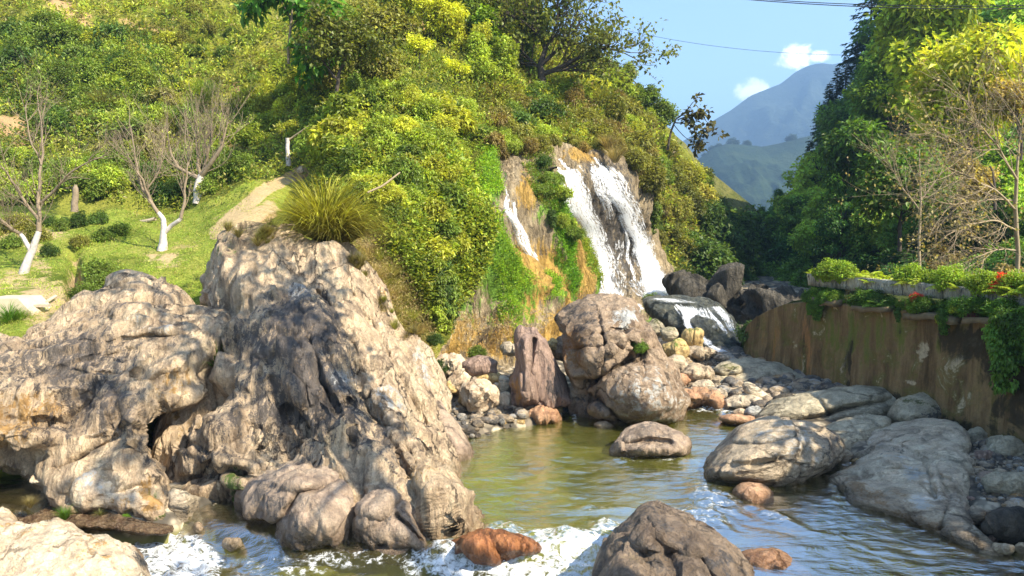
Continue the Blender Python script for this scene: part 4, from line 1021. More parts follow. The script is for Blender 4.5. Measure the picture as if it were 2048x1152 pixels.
def fall(name, strands, mat, off=.22, dfun=None, seed=0, parent=None):
    """strands: [(px, py, half width px, strength), ...] polylines; a sheet of water that hugs the rock"""
    VV, FF, UV, MK_ = [], [], [], []
    base = 0
    for si, st in enumerate(strands):
        st = np.array(st, float)
        n = 60; m_ = 11
        L = np.concatenate([[0], np.cumsum(np.hypot(np.diff(st[:, 0]), np.diff(st[:, 1])))])
        s = np.linspace(0, L[-1], n)
        cx, cy, hw, sg = (np.interp(s, L, st[:, k]) for k in range(4))
        cx = cx + 2.5 * np.sin(s * .09 + si) * (hw > 4)
        k = np.linspace(-1, 1, m_)
        X = cx[:, None] + hw[:, None] * k[None]
        Y = cy[:, None] + 0 * X
        if dfun is None:
            p, nn = hill_pt(X, Y)
            pd = p[..., 1]
            pd = np.minimum(pd, np.roll(pd, 1, 0)); pd[0] = p[0, :, 1]
            sm_ = pd.copy()
            for _ in range(5):
                sm_[1:-1] = (sm_[:-2] + sm_[1:-1] + sm_[2:]) / 3
            D = np.minimum(sm_, p[..., 1]).min(1, keepdims=True) * .5 + .5 * np.minimum(sm_, p[..., 1]) - off * (1.0 - .5 * k[None] ** 2) - .05 * si / max(1, len(strands))
        else:
            D = dfun(X, Y) - off
        V = P(X, Y, D)
        VV.append(V.reshape(-1, 3)); FF.append(grid_faces(n, m_) + base)
        UV.append(np.stack([(X * 0 + k[None]) * hw[:, None] / 40 + si * 3.1, s[:, None] / 40 + 0 * X], -1).reshape(-1, 2))
        mk = np.zeros(X.shape + (4,), np.float32)
        edge = 1 - np.abs(k[None]) ** 2.5
        ends = np.minimum(1, (s[:, None] - 0) / 10 + .3) * np.minimum(1, (L[-1] - s[:, None]) / 12 + .1)
        mk[..., 0] = sg[:, None] * edge * ends * 1.15 - .15
        MK_.append(mk.reshape(-1, 4)); base += n * m_
    return add(name, mesh(name, np.concatenate(VV), np.concatenate(FF), M[mat], mask=np.concatenate(MK_), uv=np.concatenate(UV)), kind='structure')


fall('waterfall', [
    [(1118, 306, 8, .9), (1135, 345, 18, 1.0), (1150, 400, 26, 1.05), (1172, 450, 24, 1.1), (1195, 495, 20, 1.1), (1210, 550, 15, 1.0), (1218, 612, 14, .9)],
    [(1116, 306, 7, .8), (1120, 350, 12, .8), (1130, 400, 14, .75), (1150, 440, 14, .7)],
    [(1150, 330, 18, .7), (1160, 380, 18, .8), (1185, 440, 16, .75), (1215, 500, 14, .6), (1225, 560, 10, .45)],
    [(1185, 312, 10, .9), (1205, 345, 20, .95), (1232, 390, 20, 1.0), (1258, 440, 20, 1.05), (1282, 490, 22, 1.1), (1300, 540, 26, 1.0), (1318, 592, 34, 1.0)],
    [(1180, 318, 12, .6), (1192, 360, 20, .65), (1210, 400, 14, .7), (1220, 440, 8, .55)],
    [(1215, 330, 14, .6), (1245, 370, 16, .6), (1275, 430, 14, .55), (1295, 490, 14, .55), (1312, 550, 18, .6)],
    [(1250, 460, 4, .8), (1258, 520, 6, .8), (1266, 570, 9, .9), (1275, 610, 14, .9), (1288, 650, 10, .8)],
    [(1235, 480, 10, .35), (1240, 540, 12, .35), (1245, 600, 12, .4)],
], 'fall')
fall('waterfall_mist', [[(1272, 470, 14, .6), (1292, 520, 22, .85), (1306, 560, 32, 1.0), (1320, 598, 46, 1.0)], [(1205, 520, 24, .5), (1215, 600, 40, .9)], [(1290, 560, 40, .6), (1330, 602, 60, 1.0)]], 'veil', off=.6)
fall('waterfall', [[(1005, 372, 7, .8), (1012, 410, 10, .85), (1030, 450, 12, .8), (1050, 490, 14, .8), (1066, 525, 14, .85)], [(1022, 400, 5, .9), (1038, 450, 7, 1.0), (1060, 500, 8, .9)]], 'fall', off=.35)
cas_d = lambda X, Y: 22.6 + 2.3 * (650 - Y) / 100 - 1.1 + .45 * sstep(np.abs(Y - 655), 20, 80)
fall('cascade', [
    [(1355, 608, 8, .8), (1368, 625, 7, 1.1), (1378, 650, 9, 1.3), (1390, 665, 11, 1.3), (1412, 685, 11, 1.2), (1425, 694, 7, 1.0)],
    [(1392, 615, 30, .7), (1405, 640, 30, .8), (1420, 658, 26, .75)],
    [(1320, 596, 30, .8), (1370, 606, 40, .7)],
    [(1420, 690, 6, .9), (1440, 700, 15, 1.3), (1458, 716, 13, 1.3)],
    [(1418, 618, 5, 1.0), (1436, 645, 5, 1.0), (1452, 668, 5, .7)],
    [(1372, 612, 26, 1.0), (1386, 645, 16, .9)],
    [(1430, 612, 14, .8), (1455, 640, 10, .8), (1474, 672, 6, .6)],
], 'fall', dfun=cas_d, off=.25)

ob = rock('mud', 'reddish brown muddy bank of twigs between the pale ledge and the white rapids', 'mud', [(-40, 985), (40, 968), (120, 990), (200, 1022), (280, 1040), (345, 1052), (330, 1068), (240, 1060), (150, 1052), (60, 1050), (-40, 1050)], 10.25, .22, 'mud', tilt=2.0, N=120, K=50, amp=.05, freq=3, facet=.06, fs=4, seed=410)
ob['kind'] = 'stuff'
# loose stones too many to count
def pebbles(name, polys, seed, label, mat):
    r = np.random.default_rng(seed)
    th = np.linspace(0, np.pi, 6); ph = np.linspace(0, 2 * np.pi, 9)[:-1]
    S = np.stack([np.sin(th)[:, None] * np.cos(ph), np.sin(th)[:, None] * np.sin(ph), np.cos(th)[:, None] + 0 * ph], -1)
    fq = grid_faces(6, 8, wrap=True)
    VV, FF, b, CC = [], [], 0, []
    for poly, n, s0, s1 in polys:
        pw_ = [tuple(W(x, y, z)[:2]) for x, y, z in poly]
        xs = [q[0] for q in pw_]; ys = [q[1] for q in pw_]
        k = 0
        X = r.uniform(min(xs), max(xs), n * 4); Y = r.uniform(min(ys), max(ys), n * 4)
        okk = poly_sd(X, Y, pw_) > 0
        X, Y = X[okk][:n], Y[okk][:n]
        Z = ground_z(X, Y)
        for x, y, z in zip(X, Y, Z):
            s = s0 + (s1 - s0) * r.random() ** 2.5
            v = S * np.array([1, r.uniform(.6, 1), r.uniform(.4, .75)]) * s
            v = v * (1 + .22 * noise(v / s * 1.4 + r.uniform(0, 99), 1))[..., None]
            a = r.uniform(0, 6.28); v = v @ np.array([[math.cos(a), math.sin(a), 0], [-math.sin(a), math.cos(a), 0], [0, 0, 1]])
            VV.append(v.reshape(-1, 3) + np.array([x, y, z + s * .15])); FF.append(fq + b); b += 48
            CC.append(np.tile(np.array([r.random(), 0, r.random() * .7, r.random() * .8]), (48, 1)))
    return add(name, mesh(name, np.concatenate(VV), np.concatenate(FF), M[mat], mask=np.concatenate(CC)), kind='stuff', label=label)
pebbles('pebbles', [([(860, 800, .3), (900, 720, .8), (1040, 700, .9), (1150, 780, .3), (1150, 830, .1), (1040, 850, 0), (980, 870, 0), (900, 900, 0)], 900, .03, .16),
                    ([(1330, 720, .5), (1500, 700, .5), (1620, 720, .4), (1660, 790, .3), (1500, 830, .1), (1440, 830, .1), (1360, 800, .2)], 900, .04, .22),
                    ([(1300, 650, .9), (1480, 640, 1.), (1520, 700, .6), (1340, 720, .6)], 350, .08, .4),
                    ([(1950, 870, .4), (2100, 900, .3), (2100, 1150, .1), (2010, 1120, 0), (1960, 1040, .1), (1945, 960, .1)], 500, .02, .12),
                    ([(1480, 640, 1.), (1640, 700, .6), (1700, 780, .4), (1540, 790, .3)], 300, .05, .3)], 5, 'loose stones and pebbles covering the river banks', 'grey_tan')

# ------------------------------------------------------------------ retaining wall on the right bank
WA = np.array([6.23, 20.3]); WB = np.array([8.3, 12.3]); WDIR = (WB - WA) / np.linalg.norm(WB - WA)
WN = np.array([WDIR[1], -WDIR[0]]);  # faces left, to the river
if WN[0] > 0:
    WN = -WN
WL = np.linalg.norm(WB - WA)


def wall_u(px):
    """distance along the wall at which the picture column px meets it"""
    k = (px - 1024) / F
    # (WA.x + u dx) = k' * (WA.y + u dy)
    return (k * WA[1] - WA[0]) / (WDIR[0] - k * WDIR[1])


def wall_top(u):
    return np.interp(u, [-.6, -.3, 0, .4, 1.0, 1.7, 2.6, 8.3, 22], [.5, .9, 1.25, 1.55, 1.8, 2.02, 2.18, 2.42, 2.6])


def wall_pt(u, n, z):
    u, n, z = np.broadcast_arrays(np.asarray(u, float), np.asarray(n, float), np.asarray(z, float))
    return np.stack([WA[0] + WDIR[0] * u + WN[0] * n, WA[1] + WDIR[1] * u + WN[1] * n, z], -1)


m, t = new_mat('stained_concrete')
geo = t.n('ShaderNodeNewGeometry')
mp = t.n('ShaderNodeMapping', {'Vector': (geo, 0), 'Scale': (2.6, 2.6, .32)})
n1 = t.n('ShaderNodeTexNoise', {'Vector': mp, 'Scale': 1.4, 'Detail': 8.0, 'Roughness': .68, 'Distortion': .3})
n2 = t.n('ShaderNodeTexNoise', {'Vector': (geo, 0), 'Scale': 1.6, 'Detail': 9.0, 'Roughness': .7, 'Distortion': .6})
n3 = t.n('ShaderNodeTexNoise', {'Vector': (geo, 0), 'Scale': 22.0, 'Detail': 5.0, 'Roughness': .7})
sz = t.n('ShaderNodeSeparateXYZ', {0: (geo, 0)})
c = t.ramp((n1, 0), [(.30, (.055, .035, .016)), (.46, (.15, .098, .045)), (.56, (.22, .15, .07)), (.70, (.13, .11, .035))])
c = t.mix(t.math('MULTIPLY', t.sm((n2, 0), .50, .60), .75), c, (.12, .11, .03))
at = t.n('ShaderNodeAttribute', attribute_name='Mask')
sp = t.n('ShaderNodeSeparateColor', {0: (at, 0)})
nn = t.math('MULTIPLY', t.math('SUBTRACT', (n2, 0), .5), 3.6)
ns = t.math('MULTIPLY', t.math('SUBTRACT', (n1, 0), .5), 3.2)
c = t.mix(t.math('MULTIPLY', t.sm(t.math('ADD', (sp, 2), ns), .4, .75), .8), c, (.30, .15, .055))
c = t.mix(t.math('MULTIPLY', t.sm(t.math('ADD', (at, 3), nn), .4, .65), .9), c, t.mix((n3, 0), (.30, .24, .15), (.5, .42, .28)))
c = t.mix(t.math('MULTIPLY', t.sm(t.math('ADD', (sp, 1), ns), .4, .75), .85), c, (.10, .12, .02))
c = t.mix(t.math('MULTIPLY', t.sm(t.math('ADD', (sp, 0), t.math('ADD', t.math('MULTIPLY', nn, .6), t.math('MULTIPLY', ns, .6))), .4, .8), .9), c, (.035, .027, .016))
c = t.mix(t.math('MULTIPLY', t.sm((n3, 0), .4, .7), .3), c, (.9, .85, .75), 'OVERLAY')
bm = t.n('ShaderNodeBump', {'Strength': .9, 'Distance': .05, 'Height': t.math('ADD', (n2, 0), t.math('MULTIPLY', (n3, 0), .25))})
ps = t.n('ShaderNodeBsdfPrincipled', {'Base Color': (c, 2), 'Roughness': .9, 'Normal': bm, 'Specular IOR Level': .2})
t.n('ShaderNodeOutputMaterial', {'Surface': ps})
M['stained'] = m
M['coping'] = rock_mat('weathered_coping', (.50, .47, .37), (.30, .28, .20), (.08, .075, .05), scale=2.2, stretch=(2, 2, .5), crack=.2, bump=.5, wet=False, darkbias=.35)

wroot = add('retaining_wall', None, loc=tuple(wall_pt(4, 0, 0)))
tag(wroot, 'long tall stained concrete retaining wall on the right bank, overgrown along its top', 'retaining wall')
WO = wall_pt(4, 0, 0)
us = np.linspace(-.6, 15, 340)
vs = np.linspace(0, 1, 90)
U_, V_ = np.meshgrid(us, vs, indexing='ij')
zt = wall_top(U_)
Zf = -.6 + (zt + .6) * V_
fr_ = wall_pt(U_, -.10 * V_ - .55 * np.clip(-(U_) / .6, 0, 1) ** 2 * 1.0, Zf)
pn = fbm(fr_ * np.array([.9, .9, .5]), 4, 61)
fr_ = fr_ + np.array([WN[0], WN[1], 0]) * (.07 * pn + .02 * fbm(fr_ * 4, 3, 62))[..., None]
groove = np.exp(-((U_ - 4.1 - .12 * (1 - V_)) / .035) ** 2) + .7 * np.exp(-((U_ - 1.15) / .04) ** 2) + .7 * np.exp(-((U_ - 7.2) / .03) ** 2)
fr_ = fr_ - np.array([WN[0], WN[1], 0]) * (.05 * groove)[..., None]
topr = np.stack([wall_pt(us, -.10 - .12 * k, wall_top(us) + .02 * k) for k in range(1, 7)], 1)
backr = wall_pt(us, -.85, np.full(len(us), -.6))[:, None]
endr = np.concatenate([fr_, topr, backr], 1)
mk = np.zeros(endr.shape[:2] + (4,), np.float32)
wpx, wpy = proj(fr_)
mk[:, :90, 0] = blobs(wpx, wpy, [(1950, 690, 120, 40, 10, .8), (1990, 720, 50, 60, 0, .7), (1900, 850, 120, 20, 15, .6), (1700, 740, 14, 60, 0, .4), (1985, 850, 90, 40, 0, .5), (2040, 760, 30, 90, 0, .8), (1760, 790, 60, 14, 10, .7), (2060, 820, 90, 60, 0, .8)]) + .5 * groove
mk[:, :90, 1] = blobs(wpx, wpy, [(1720, 670, 120, 50, 0, .6), (1650, 640, 60, 30, 0, .5), (1740, 720, 26, 60, 0, .5), (1850, 690, 60, 30, 0, .5)])
mk[:, :90, 2] = blobs(wpx, wpy, [(1612, 690, 14, 80, 0, .9), (1655, 700, 10, 60, 0, .4), (1560, 700, 50, 50, 0, .35)])
mk[:, :90, 3] = blobs(wpx, wpy, [(1910, 740, 50, 60, 0, .22), (1930, 800, 70, 36, 0, .22), (1590, 700, 6, 40, 0, .4), (1850, 700, 20, 30, 0, .5), (1820, 765, 20, 6, 10, .5)])
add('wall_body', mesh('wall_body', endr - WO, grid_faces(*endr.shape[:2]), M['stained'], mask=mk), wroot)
for (xa, xb, zo, mt) in ((1628, 1680, .0, 'wood'), (1715, 1785, -.06, 'wood'), (1820, 1925, -.12, 'wood'), (1940, 2015, -.08, 'wood'), (1440 + 620, 2140, -.1, 'wood')):
    ua, ub = wall_u(xa), wall_u(xb)
    uu = np.linspace(ua, ub, 14)
    prof = [(.12, -.02), (.10, .09), (-.10, .11), (-.10, -.02)]
    us_ = np.linspace(0, 1, 14)
    ring = np.stack([wall_pt(uu, a, wall_top(uu) + zo + b_ + .02 * np.sin(uu * 5)) for a, b_ in prof], 1)
    ring += (.05 * noise(ring * 5, 7))[..., None]
    f_ = grid_faces(14, 4, wrap=True).tolist() + [[0, 1, 2, 3], [55, 54, 53, 52]]
    add('ledge', mesh('ledge', ring - WO, np.array(f_), M['ledge']), wroot, label='jutting weathered ledge board')
# coping: low weathered parapet blocks set back from the wall face, each block a piece of the parapet
for k in range(11):
    ua = 2.25 + k * 1.02
    if ua > 13:
        break
    uu = np.linspace(ua, ua + 1.0, 26)
    z0 = 2.32 + .012 * uu
    sc = .03 * np.abs(np.sin((uu - ua) * math.pi * 2.0))
    prof = [(-.42, .20), (-.34, .20), (-.33, .30), (-.30, .40), (-.30, .455), (-.62, .455), (-.62, .2)]
    ring = []
    for (a, b_) in prof:
        ring.append(wall_pt(uu, a + (sc if b_ < .35 and a > -.5 else 0), z0 + b_ - (.0 if b_ > .3 else .02)))
    ring = np.stack(ring, 1)
    ring += (.02 * fbm(ring * 3, 3, 8))[..., None] * np.array([.4, .4, 1])
    n_ = len(prof)
    f_ = grid_faces(26, n_, wrap=True)
    add('coping_block', mesh('coping_block', ring - WO, f_, M['coping'], mask=np.zeros(ring.shape[:2] + (4,))), wroot)
# terrace behind the wall
tu = np.linspace(-2, 26, 60); tn = np.linspace(-.25, -16, 30)
TU, TN = np.meshgrid(tu, tn, indexing='ij')
TZ = np.minimum(wall_top(TU) + .05, 2.5) + .10 * fbm(wall_pt(TU, TN, 0) * .8, 3, 71) + .06 * np.abs(TN)
tg = wall_pt(TU, TN, TZ)
tb = tg[:, :1].copy(); tb[..., 2] = -.5
add('terrace', mesh('terrace', np.concatenate([tb, tg], 1), grid_faces(60, 31)[:, ::-1], M['forestfloor'], mask=np.zeros((60, 31, 4))), kind='structure')

# ------------------------------------------------------------------ plant kit
rng = np.random.default_rng(7)


def unit(n, r=rng):
    v = r.normal(size=(n, 3))
    return v / np.linalg.norm(v, axis=1, keepdims=True)


def nz(v):
    return v / (np.linalg.norm(v, axis=-1, keepdims=True) + 1e-9)


def leafquads(c, d, nrm_, L, Wd, droop=.25):
    s = nz(np.cross(d, nrm_))
    up = nz(np.cross(s, d))
    L = L[:, None]; Wd = Wd[:, None]
    a = c
    b = c + d * L * .45 + s * Wd + up * L * .05
    e = c + d * L - up * L * droop
    f = c + d * L * .45 - s * Wd + up * L * .05
    V = np.stack([a, b, e, f], 1).reshape(-1, 3)
    return V, np.arange(len(V)).reshape(-1, 4)


def clump_leaves(cl, n_total, size, aspect=.32, droop=.3, down=.25, inner=.55, seed=1, flat=.0):
    """cl: rows of (x, y, z, r, shade). leaves on and in the clumps, all in one mesh"""
    r = np.random.default_rng(seed)
    cl = np.array(cl, float)
    wgt = cl[:, 3] ** 2
    idx = r.choice(len(cl), n_total, p=wgt / wgt.sum())
    u = unit(n_total, r)
    rad = cl[idx, 3] * (inner + (1 - inner) * r.random(n_total) ** .5) * (1 + .18 * r.normal(size=n_total))
    pos = cl[idx, :3] + u * rad[:, None] * np.array([1, 1, 1 - flat])
    d = nz(u * .9 + unit(n_total, r) * .7 + np.array([0, 0, -down]))
    nn_ = nz(unit(n_total, r) * .6 + u * .5 + np.array([0, 0, .9]))
    L = size * r.uniform(.6, 1.35, n_total)
    V, Fq = leafquads(pos, d, nn_, L, L * aspect, droop)
    col = np.repeat((cl[idx, 4] * r.uniform(.85, 1.15, n_total))[:, None], 4, 0) * np.ones(3)
    # some leaves yellowed or darker by kind
    y = np.repeat(r.random(n_total) < .12, 4)
    col[y] *= np.array([1.22, 1.12, .8])
    return V, Fq, col


def hull_clumps(n, kind, seed):
    r = np.random.default_rng(seed)
    out = []
    for k in range(n):
        if kind == 'round':
            u = unit(1, r)[0]; q = r.random() ** .4
            c = np.array([.40 * u[0] * q, .40 * u[1] * q, .60 + .36 * u[2] * q]); rad = r.uniform(.09, .17)
        elif kind == 'tall':
            z = r.uniform(.18, 1.0); w_ = .30 * math.sin(min(1, (1.08 - z) * 1.15) * R90) * (.75 + .4 * math.sin(z * 17))
            a = r.uniform(0, 6.28); q = r.random() ** .5
            c = np.array([w_ * math.cos(a) * q, w_ * math.sin(a) * q, z]); rad = r.uniform(.06, .12)
        elif kind == 'airy':
            u = unit(1, r)[0]; q = r.random() ** .33
            c = np.array([.46 * u[0] * q, .46 * u[1] * q, .64 + .34 * u[2] * q]); rad = r.uniform(.035, .08)
        elif kind == 'bush':
            u = unit(1, r)[0]; u[2] = abs(u[2]); q = r.random() ** .4
            c = np.array([.58 * u[0] * q, .58 * u[1] * q, .12 + .72 * u[2] * q]); rad = r.uniform(.13, .24)
        elif kind == 'hang':
            a = r.uniform(0, 6.28); z = r.uniform(-1, .1)
            c = np.array([.28 * math.cos(a) * r.random() ** .5, .20 * math.sin(a) * r.random(), z]); rad = r.uniform(.07, .16) * (1.1 + .5 * z)
        elif kind == 'layer':
            lay = r.integers(0, 6); z = .35 + lay * .125; a = r.uniform(0, 6.28); q = r.random() ** .5 * (.5 - .05 * lay)
            c = np.array([q * math.cos(a + lay), q * math.sin(a + lay), z + r.normal() * .015]); rad = r.uniform(.06, .12)
        out.append((*c, rad, r.uniform(.6, 1.35)))
    return out


def tube(pts, rad, sides=6):
    pts = np.array(pts, float); n = len(pts)
    tg_ = nz(np.gradient(pts, axis=0))
    ref = np.array([0.31, .9, .2])
    a = nz(np.cross(tg_, ref)); b = np.cross(tg_, a)
    th = np.linspace(0, 2 * np.pi, sides, endpoint=False)
    rad = np.asarray(rad, float).reshape(-1, 1, 1)
    ring = pts[:, None] + rad * (a[:, None] * np.cos(th)[None, :, None] + b[:, None] * np.sin(th)[None, :, None])
    return ring.reshape(-1, 3), grid_faces(n, sides, wrap=True)


def join(parts):
    VV, FF, b = [], [], 0
    for V, F_ in parts:
        VV.append(V); FF.append(F_ + b); b += len(V)
    return np.concatenate(VV), np.concatenate(FF)


def grow(p, d, L, r0, level, r, out, kids=(3, 5), wob=.25, up=.25, shrink=.62, ends=None, ang=.75):
    n = 7 if level > 1 else 5
    pts = [np.array(p, float)]
    d = np.array(d, float)
    for i in range(n):
        d = d + r.normal(size=3) * wob / 2 + np.array([0, 0, up * .12])
        d /= np.linalg.norm(d)
        pts.append(pts[-1] + d * L / n)
    rr = np.linspace(r0, r0 * .45, n + 1)
    out.append(tube(pts, rr, 6 if level > 2 else (4 if level > 0 else 3)))
    if ends is not None and level <= 1:
        ends.append(pts[-1]); ends.append(pts[len(pts) // 2])
    if level > 0:
        for k in range(r.integers(*kids) + 0):
            f_ = r.uniform(.3, 1.0)
            i = min(int(f_ * n), n - 1)
            dd_ = nz(d + unit(1, r)[0] * ang)
            grow(pts[i], dd_, L * shrink * r.uniform(.75, 1.15), rr[i] * .62, level - 1, r, out, kids, wob, up, shrink, ends, ang)


PRE = {}


def prefab(key, kind, ncl, nl, size, seed, aspect=.32, droop=.3, down=.25, inner=.5, stems=1, flat=0.0, bark='darkbark', limbs=True):
    cl = hull_clumps(ncl, kind, seed)
    if kind == 'airy' and limbs:
        r = np.random.default_rng(seed)
        out, ends = [], []
        grow((0, 0, 0), (0.05, 0, 1), .5, .018, 3, r, out, (3, 5), .22, .3, .62, ends)
        cl = [(*e, r.uniform(.03, .075), r.uniform(.6, 1.35)) for e in ends]
        tv = join(out)
    V, Fq, col = clump_leaves(cl, nl, size, aspect, droop, down, inner, seed, flat)
    crown = mesh('crown', V, Fq, M['leaf'], smooth=False, col=col)
    trunk = None
    if kind == 'airy' and limbs:
        trunk = mesh('trunk', tv[0], tv[1], M[bark])
    elif kind in ('round', 'tall', 'layer'):
        r = np.random.default_rng(seed + 1)
        parts = [tube([(0, 0, -.12), (.01, 0, .2), (-.01, .01, .5), (0, 0, .85)], [.022, .018, .012, .004], 7)]
        for c_ in cl[::2]:
            z0 = max(.12, c_[2] - .22)
            parts.append(tube([(0, 0, z0), (c_[0] * .5, c_[1] * .5, (z0 + c_[2]) / 2 + .02), c_[:3]], [.008, .005, .002], 4))
        trunk = mesh('trunk', *join(parts), M[bark])
    elif kind == 'bush':
        parts = [tube([(0, 0, -.1), (c_[0] * .5, c_[1] * .5, c_[2] * .55), c_[:3]], [.014, .010, .004], 4) for c_ in cl[::2]]
        trunk = mesh('stems', *join(parts), M[bark])
    PRE[key] = (crown, trunk)


prefab('round1', 'round', 46, 5200, .062, 11)
prefab('round2', 'round', 38, 4600, .07, 12, aspect=.26)
prefab('tall1', 'tall', 60, 5200, .045, 13)
prefab('tall2', 'tall', 46, 4600, .05, 14, aspect=.36)
prefab('airy1', 'airy', 0, 3000, .03, 15, aspect=.42)
prefab('airy2', 'airy', 0, 2400, .034, 16, aspect=.42)
prefab('layer1', 'layer', 60, 4600, .05, 17, flat=.6, down=.05)
prefab('bush1', 'bush', 30, 4600, .10, 18, aspect=.28)
prefab('bush2', 'bush', 34, 4800, .078, 19, aspect=.36)
prefab('bush3', 'bush', 20, 2000, .20, 20, aspect=.13, down=.0, droop=.5)
prefab('bigleaf', 'bush', 24, 2400, .155, 21, aspect=.30, down=.35, droop=.5)
prefab('hang1', 'hang', 40, 3200, .07, 22, aspect=.34, down=1.1, droop=.35)
prefab('hang2', 'hang', 34, 2400, .095, 23, aspect=.36, down=1.2, droop=.3)


def conifer_mesh(seed):
    r = np.random.default_rng(seed)
    P_, D_, Lh = [], [], []
    parts = [tube([(0, 0, -.1), (0, 0, .5), (0, 0, 1)], [.016, .010, .002], 6)]
    for k in range(26):
        z = .12 + .86 * k / 26
        w_ = .23 * (1 - z) ** .8 + .015
        for b_ in range(7):
            a = r.uniform(0, 6.28); ln = w_ * r.uniform(.6, 1.25)
            e = np.array([math.cos(a), math.sin(a), -.35 + .4 * z]) * ln
            parts.append(tube([(0, 0, z), e * .5 + (0, 0, z + .01), e + (0, 0, z)], [.003, .002, .001], 3))
            m_ = 12
            tt_ = r.random(m_) ** .7
            P_.append(np.array([0, 0, z]) + e * tt_[:, None]); D_.append(nz(e[None] * 2 / ln + unit(m_, r) * .9)); Lh.append(np.full(m_, .05 * (1.15 - z * .6)))
    c_, d_, L_ = np.concatenate(P_), np.concatenate(D_), np.concatenate(Lh)
    V, Fq = leafquads(c_, d_, nz(unit(len(c_), r) * .4 + np.array([0, 0, 1])), L_, L_ * .2, .3)
    return mesh('crown', V, Fq, M['leaf'], smooth=False, col=np.ones((len(V), 3)) * np.repeat(r.uniform(.7, 1.2, len(c_)), 4)[:, None]), mesh('trunk', *join(parts), M['darkbark'])


PRE['conifer1'] = conifer_mesh(1)
PRE['conifer2'] = conifer_mesh(2)


def blades_mesh(n, h, spread, seed, width=.012, droop=.6, base=.06, segs=4, col0=(1, 1, 1)):
    r = np.random.default_rng(seed)
    a = r.uniform(0, 6.283, n); tilt = r.random(n) ** .8 * spread
    b0 = np.stack([np.cos(a) * base * r.random(n), np.sin(a) * base * r.random(n), np.zeros(n)], 1)
    hd = np.stack([np.cos(a + r.normal(size=n) * .4), np.sin(a + r.normal(size=n) * .4), np.zeros(n)], 1)
    L = h * r.uniform(.55, 1.1, n)
    side = np.stack([-hd[:, 1], hd[:, 0], np.zeros(n)], 1)
    V = []
    p = b0.copy(); ang = tilt.copy()
    for s in range(segs + 1):
        w_ = width * (1 - (s / segs) ** 1.6) + width * .04
        V.append(np.stack([p - side * w_, p + side * w_], 1))
        dr = hd * np.sin(ang)[:, None] + np.array([0, 0, 1]) * np.cos(ang)[:, None]
        p = p + dr * (L / segs)[:, None]
        ang = ang + droop * r.uniform(.5, 1.3, n) / segs * (s + 1) * .7
    V = np.stack(V, 1)  # n, segs+1, 2, 3
    idx = np.arange(n)[:, None] * (segs + 1) * 2
    f = []
    for s in range(segs):
        q0 = idx[:, 0] + s * 2
        f.append(np.stack([q0, q0 + 1, q0 + 3, q0 + 2], 1))
    col = np.repeat(r.uniform(.6, 1.3, n), (segs + 1) * 2)[:, None] * np.array(col0)
    return mesh('blades', V.reshape(-1, 3), np.concatenate(f), M['leaf'], smooth=True, col=col)


PRE['tuft1'] = (blades_mesh(260, 1, .9, 3, .014, .9), None)
PRE['tuft2'] = (blades_mesh(420, 1, .75, 4, .009, .8, .12), None)
PRE['bigtuft'] = (blades_mesh(1500, 1, 1.15, 5, .007, .9, .22, 5), None)


def fern_mesh(seed, n=11):
    """arching fronds with leaflets"""
    r = np.random.default_rng(seed)
    P_, D_, N_, L_ = [], [], [], []
    for k in range(n):
        a = r.uniform(0, 6.28); hd = np.array([math.cos(a), math.sin(a), 0]); L = r.uniform(.6, 1.0)
        p = np.zeros(3); an = r.uniform(.25, .9)
        for s in range(16):
            p = p + (hd * math.sin(an) + np.array([0, 0, math.cos(an)])) * L / 16
            an += .09
            sd_ = np.array([-hd[1], hd[0], 0])
            for sg in (-1, 1):
                P_.append(p.copy()); D_.append(nz(sd_ * sg + hd * .4 + np.array([0, 0, -.15]))); N_.append(np.array([0, 0, 1.0]) + hd * .3); L_.append(.24 * math.sin((s + 1.5) / 18 * math.pi) * L + .02)
    P_, D_, N_, L_ = map(np.array, (P_, D_, N_, L_))
    V, Fq = leafquads(P_, D_, nz(N_), L_, L_ * .17, .2)
    return mesh('fronds', V, Fq, M['leaf'], smooth=False, col=np.ones((len(V), 3)) * np.repeat(r.uniform(.75, 1.25, len(P_)), 4)[:, None])


PRE['fern'] = (fern_mesh(2), None)
PRE['fern2'] = (fern_mesh(5, 15), None)
PARTN = {'tuft1': 'blades', 'tuft2': 'blades', 'bigtuft': 'blades', 'fern': 'fronds', 'fern2': 'fronds', 'bush1': 'foliage', 'bush2': 'foliage', 'bush3': 'foliage', 'bigleaf': 'foliage', 'hang1': 'foliage', 'hang2': 'foliage'}


def put(key, name, p, h, tint, label, cat, group=None, wscale=1.0, rz=None, tiltx=0.0, parts=True):
    """one plant: an Empty at its foot with crown and trunk, or a single mesh where it has no woody part"""
    crown, trunk = PRE[key]
    rz = rng.uniform(0, 6.28) if rz is None else rz
    tint = tuple(np.clip(np.array(tint), 0, 1)) + (1,)
    sc = (h * wscale, h * wscale, h)
    if trunk is None or not parts:
        o = add(name, crown, loc=tuple(p))
        o.rotation_euler = (tiltx, 0, rz); o.scale = sc; o.color = tint
    else:
        o = add(name, None, loc=tuple(p))
        o.rotation_euler = (tiltx, 0, rz); o.scale = sc
        c_ = add(PARTN.get(key, 'crown'), crown, o); c_.color = tint
        add('stems' if 'bush' in key or key == 'bigleaf' else 'trunk', trunk, o)
    tag(o, label, cat, group)
    return o


def in_poly(n, poly, r=rng, mind=0):
    xs = [a for a, b in poly]; ys = [b for a, b in poly]
    out = []
    tries = 0
    while len(out) < n and tries < n * 60:
        tries += 1
        x, y = r.uniform(min(xs), max(xs)), r.uniform(min(ys), max(ys))
        if poly_sd(np.array(x), np.array(y), poly) > 0 and all((x - a) ** 2 + (y - b) ** 2 > mind ** 2 for a, b in out):
            out.append((x, y))
    return out


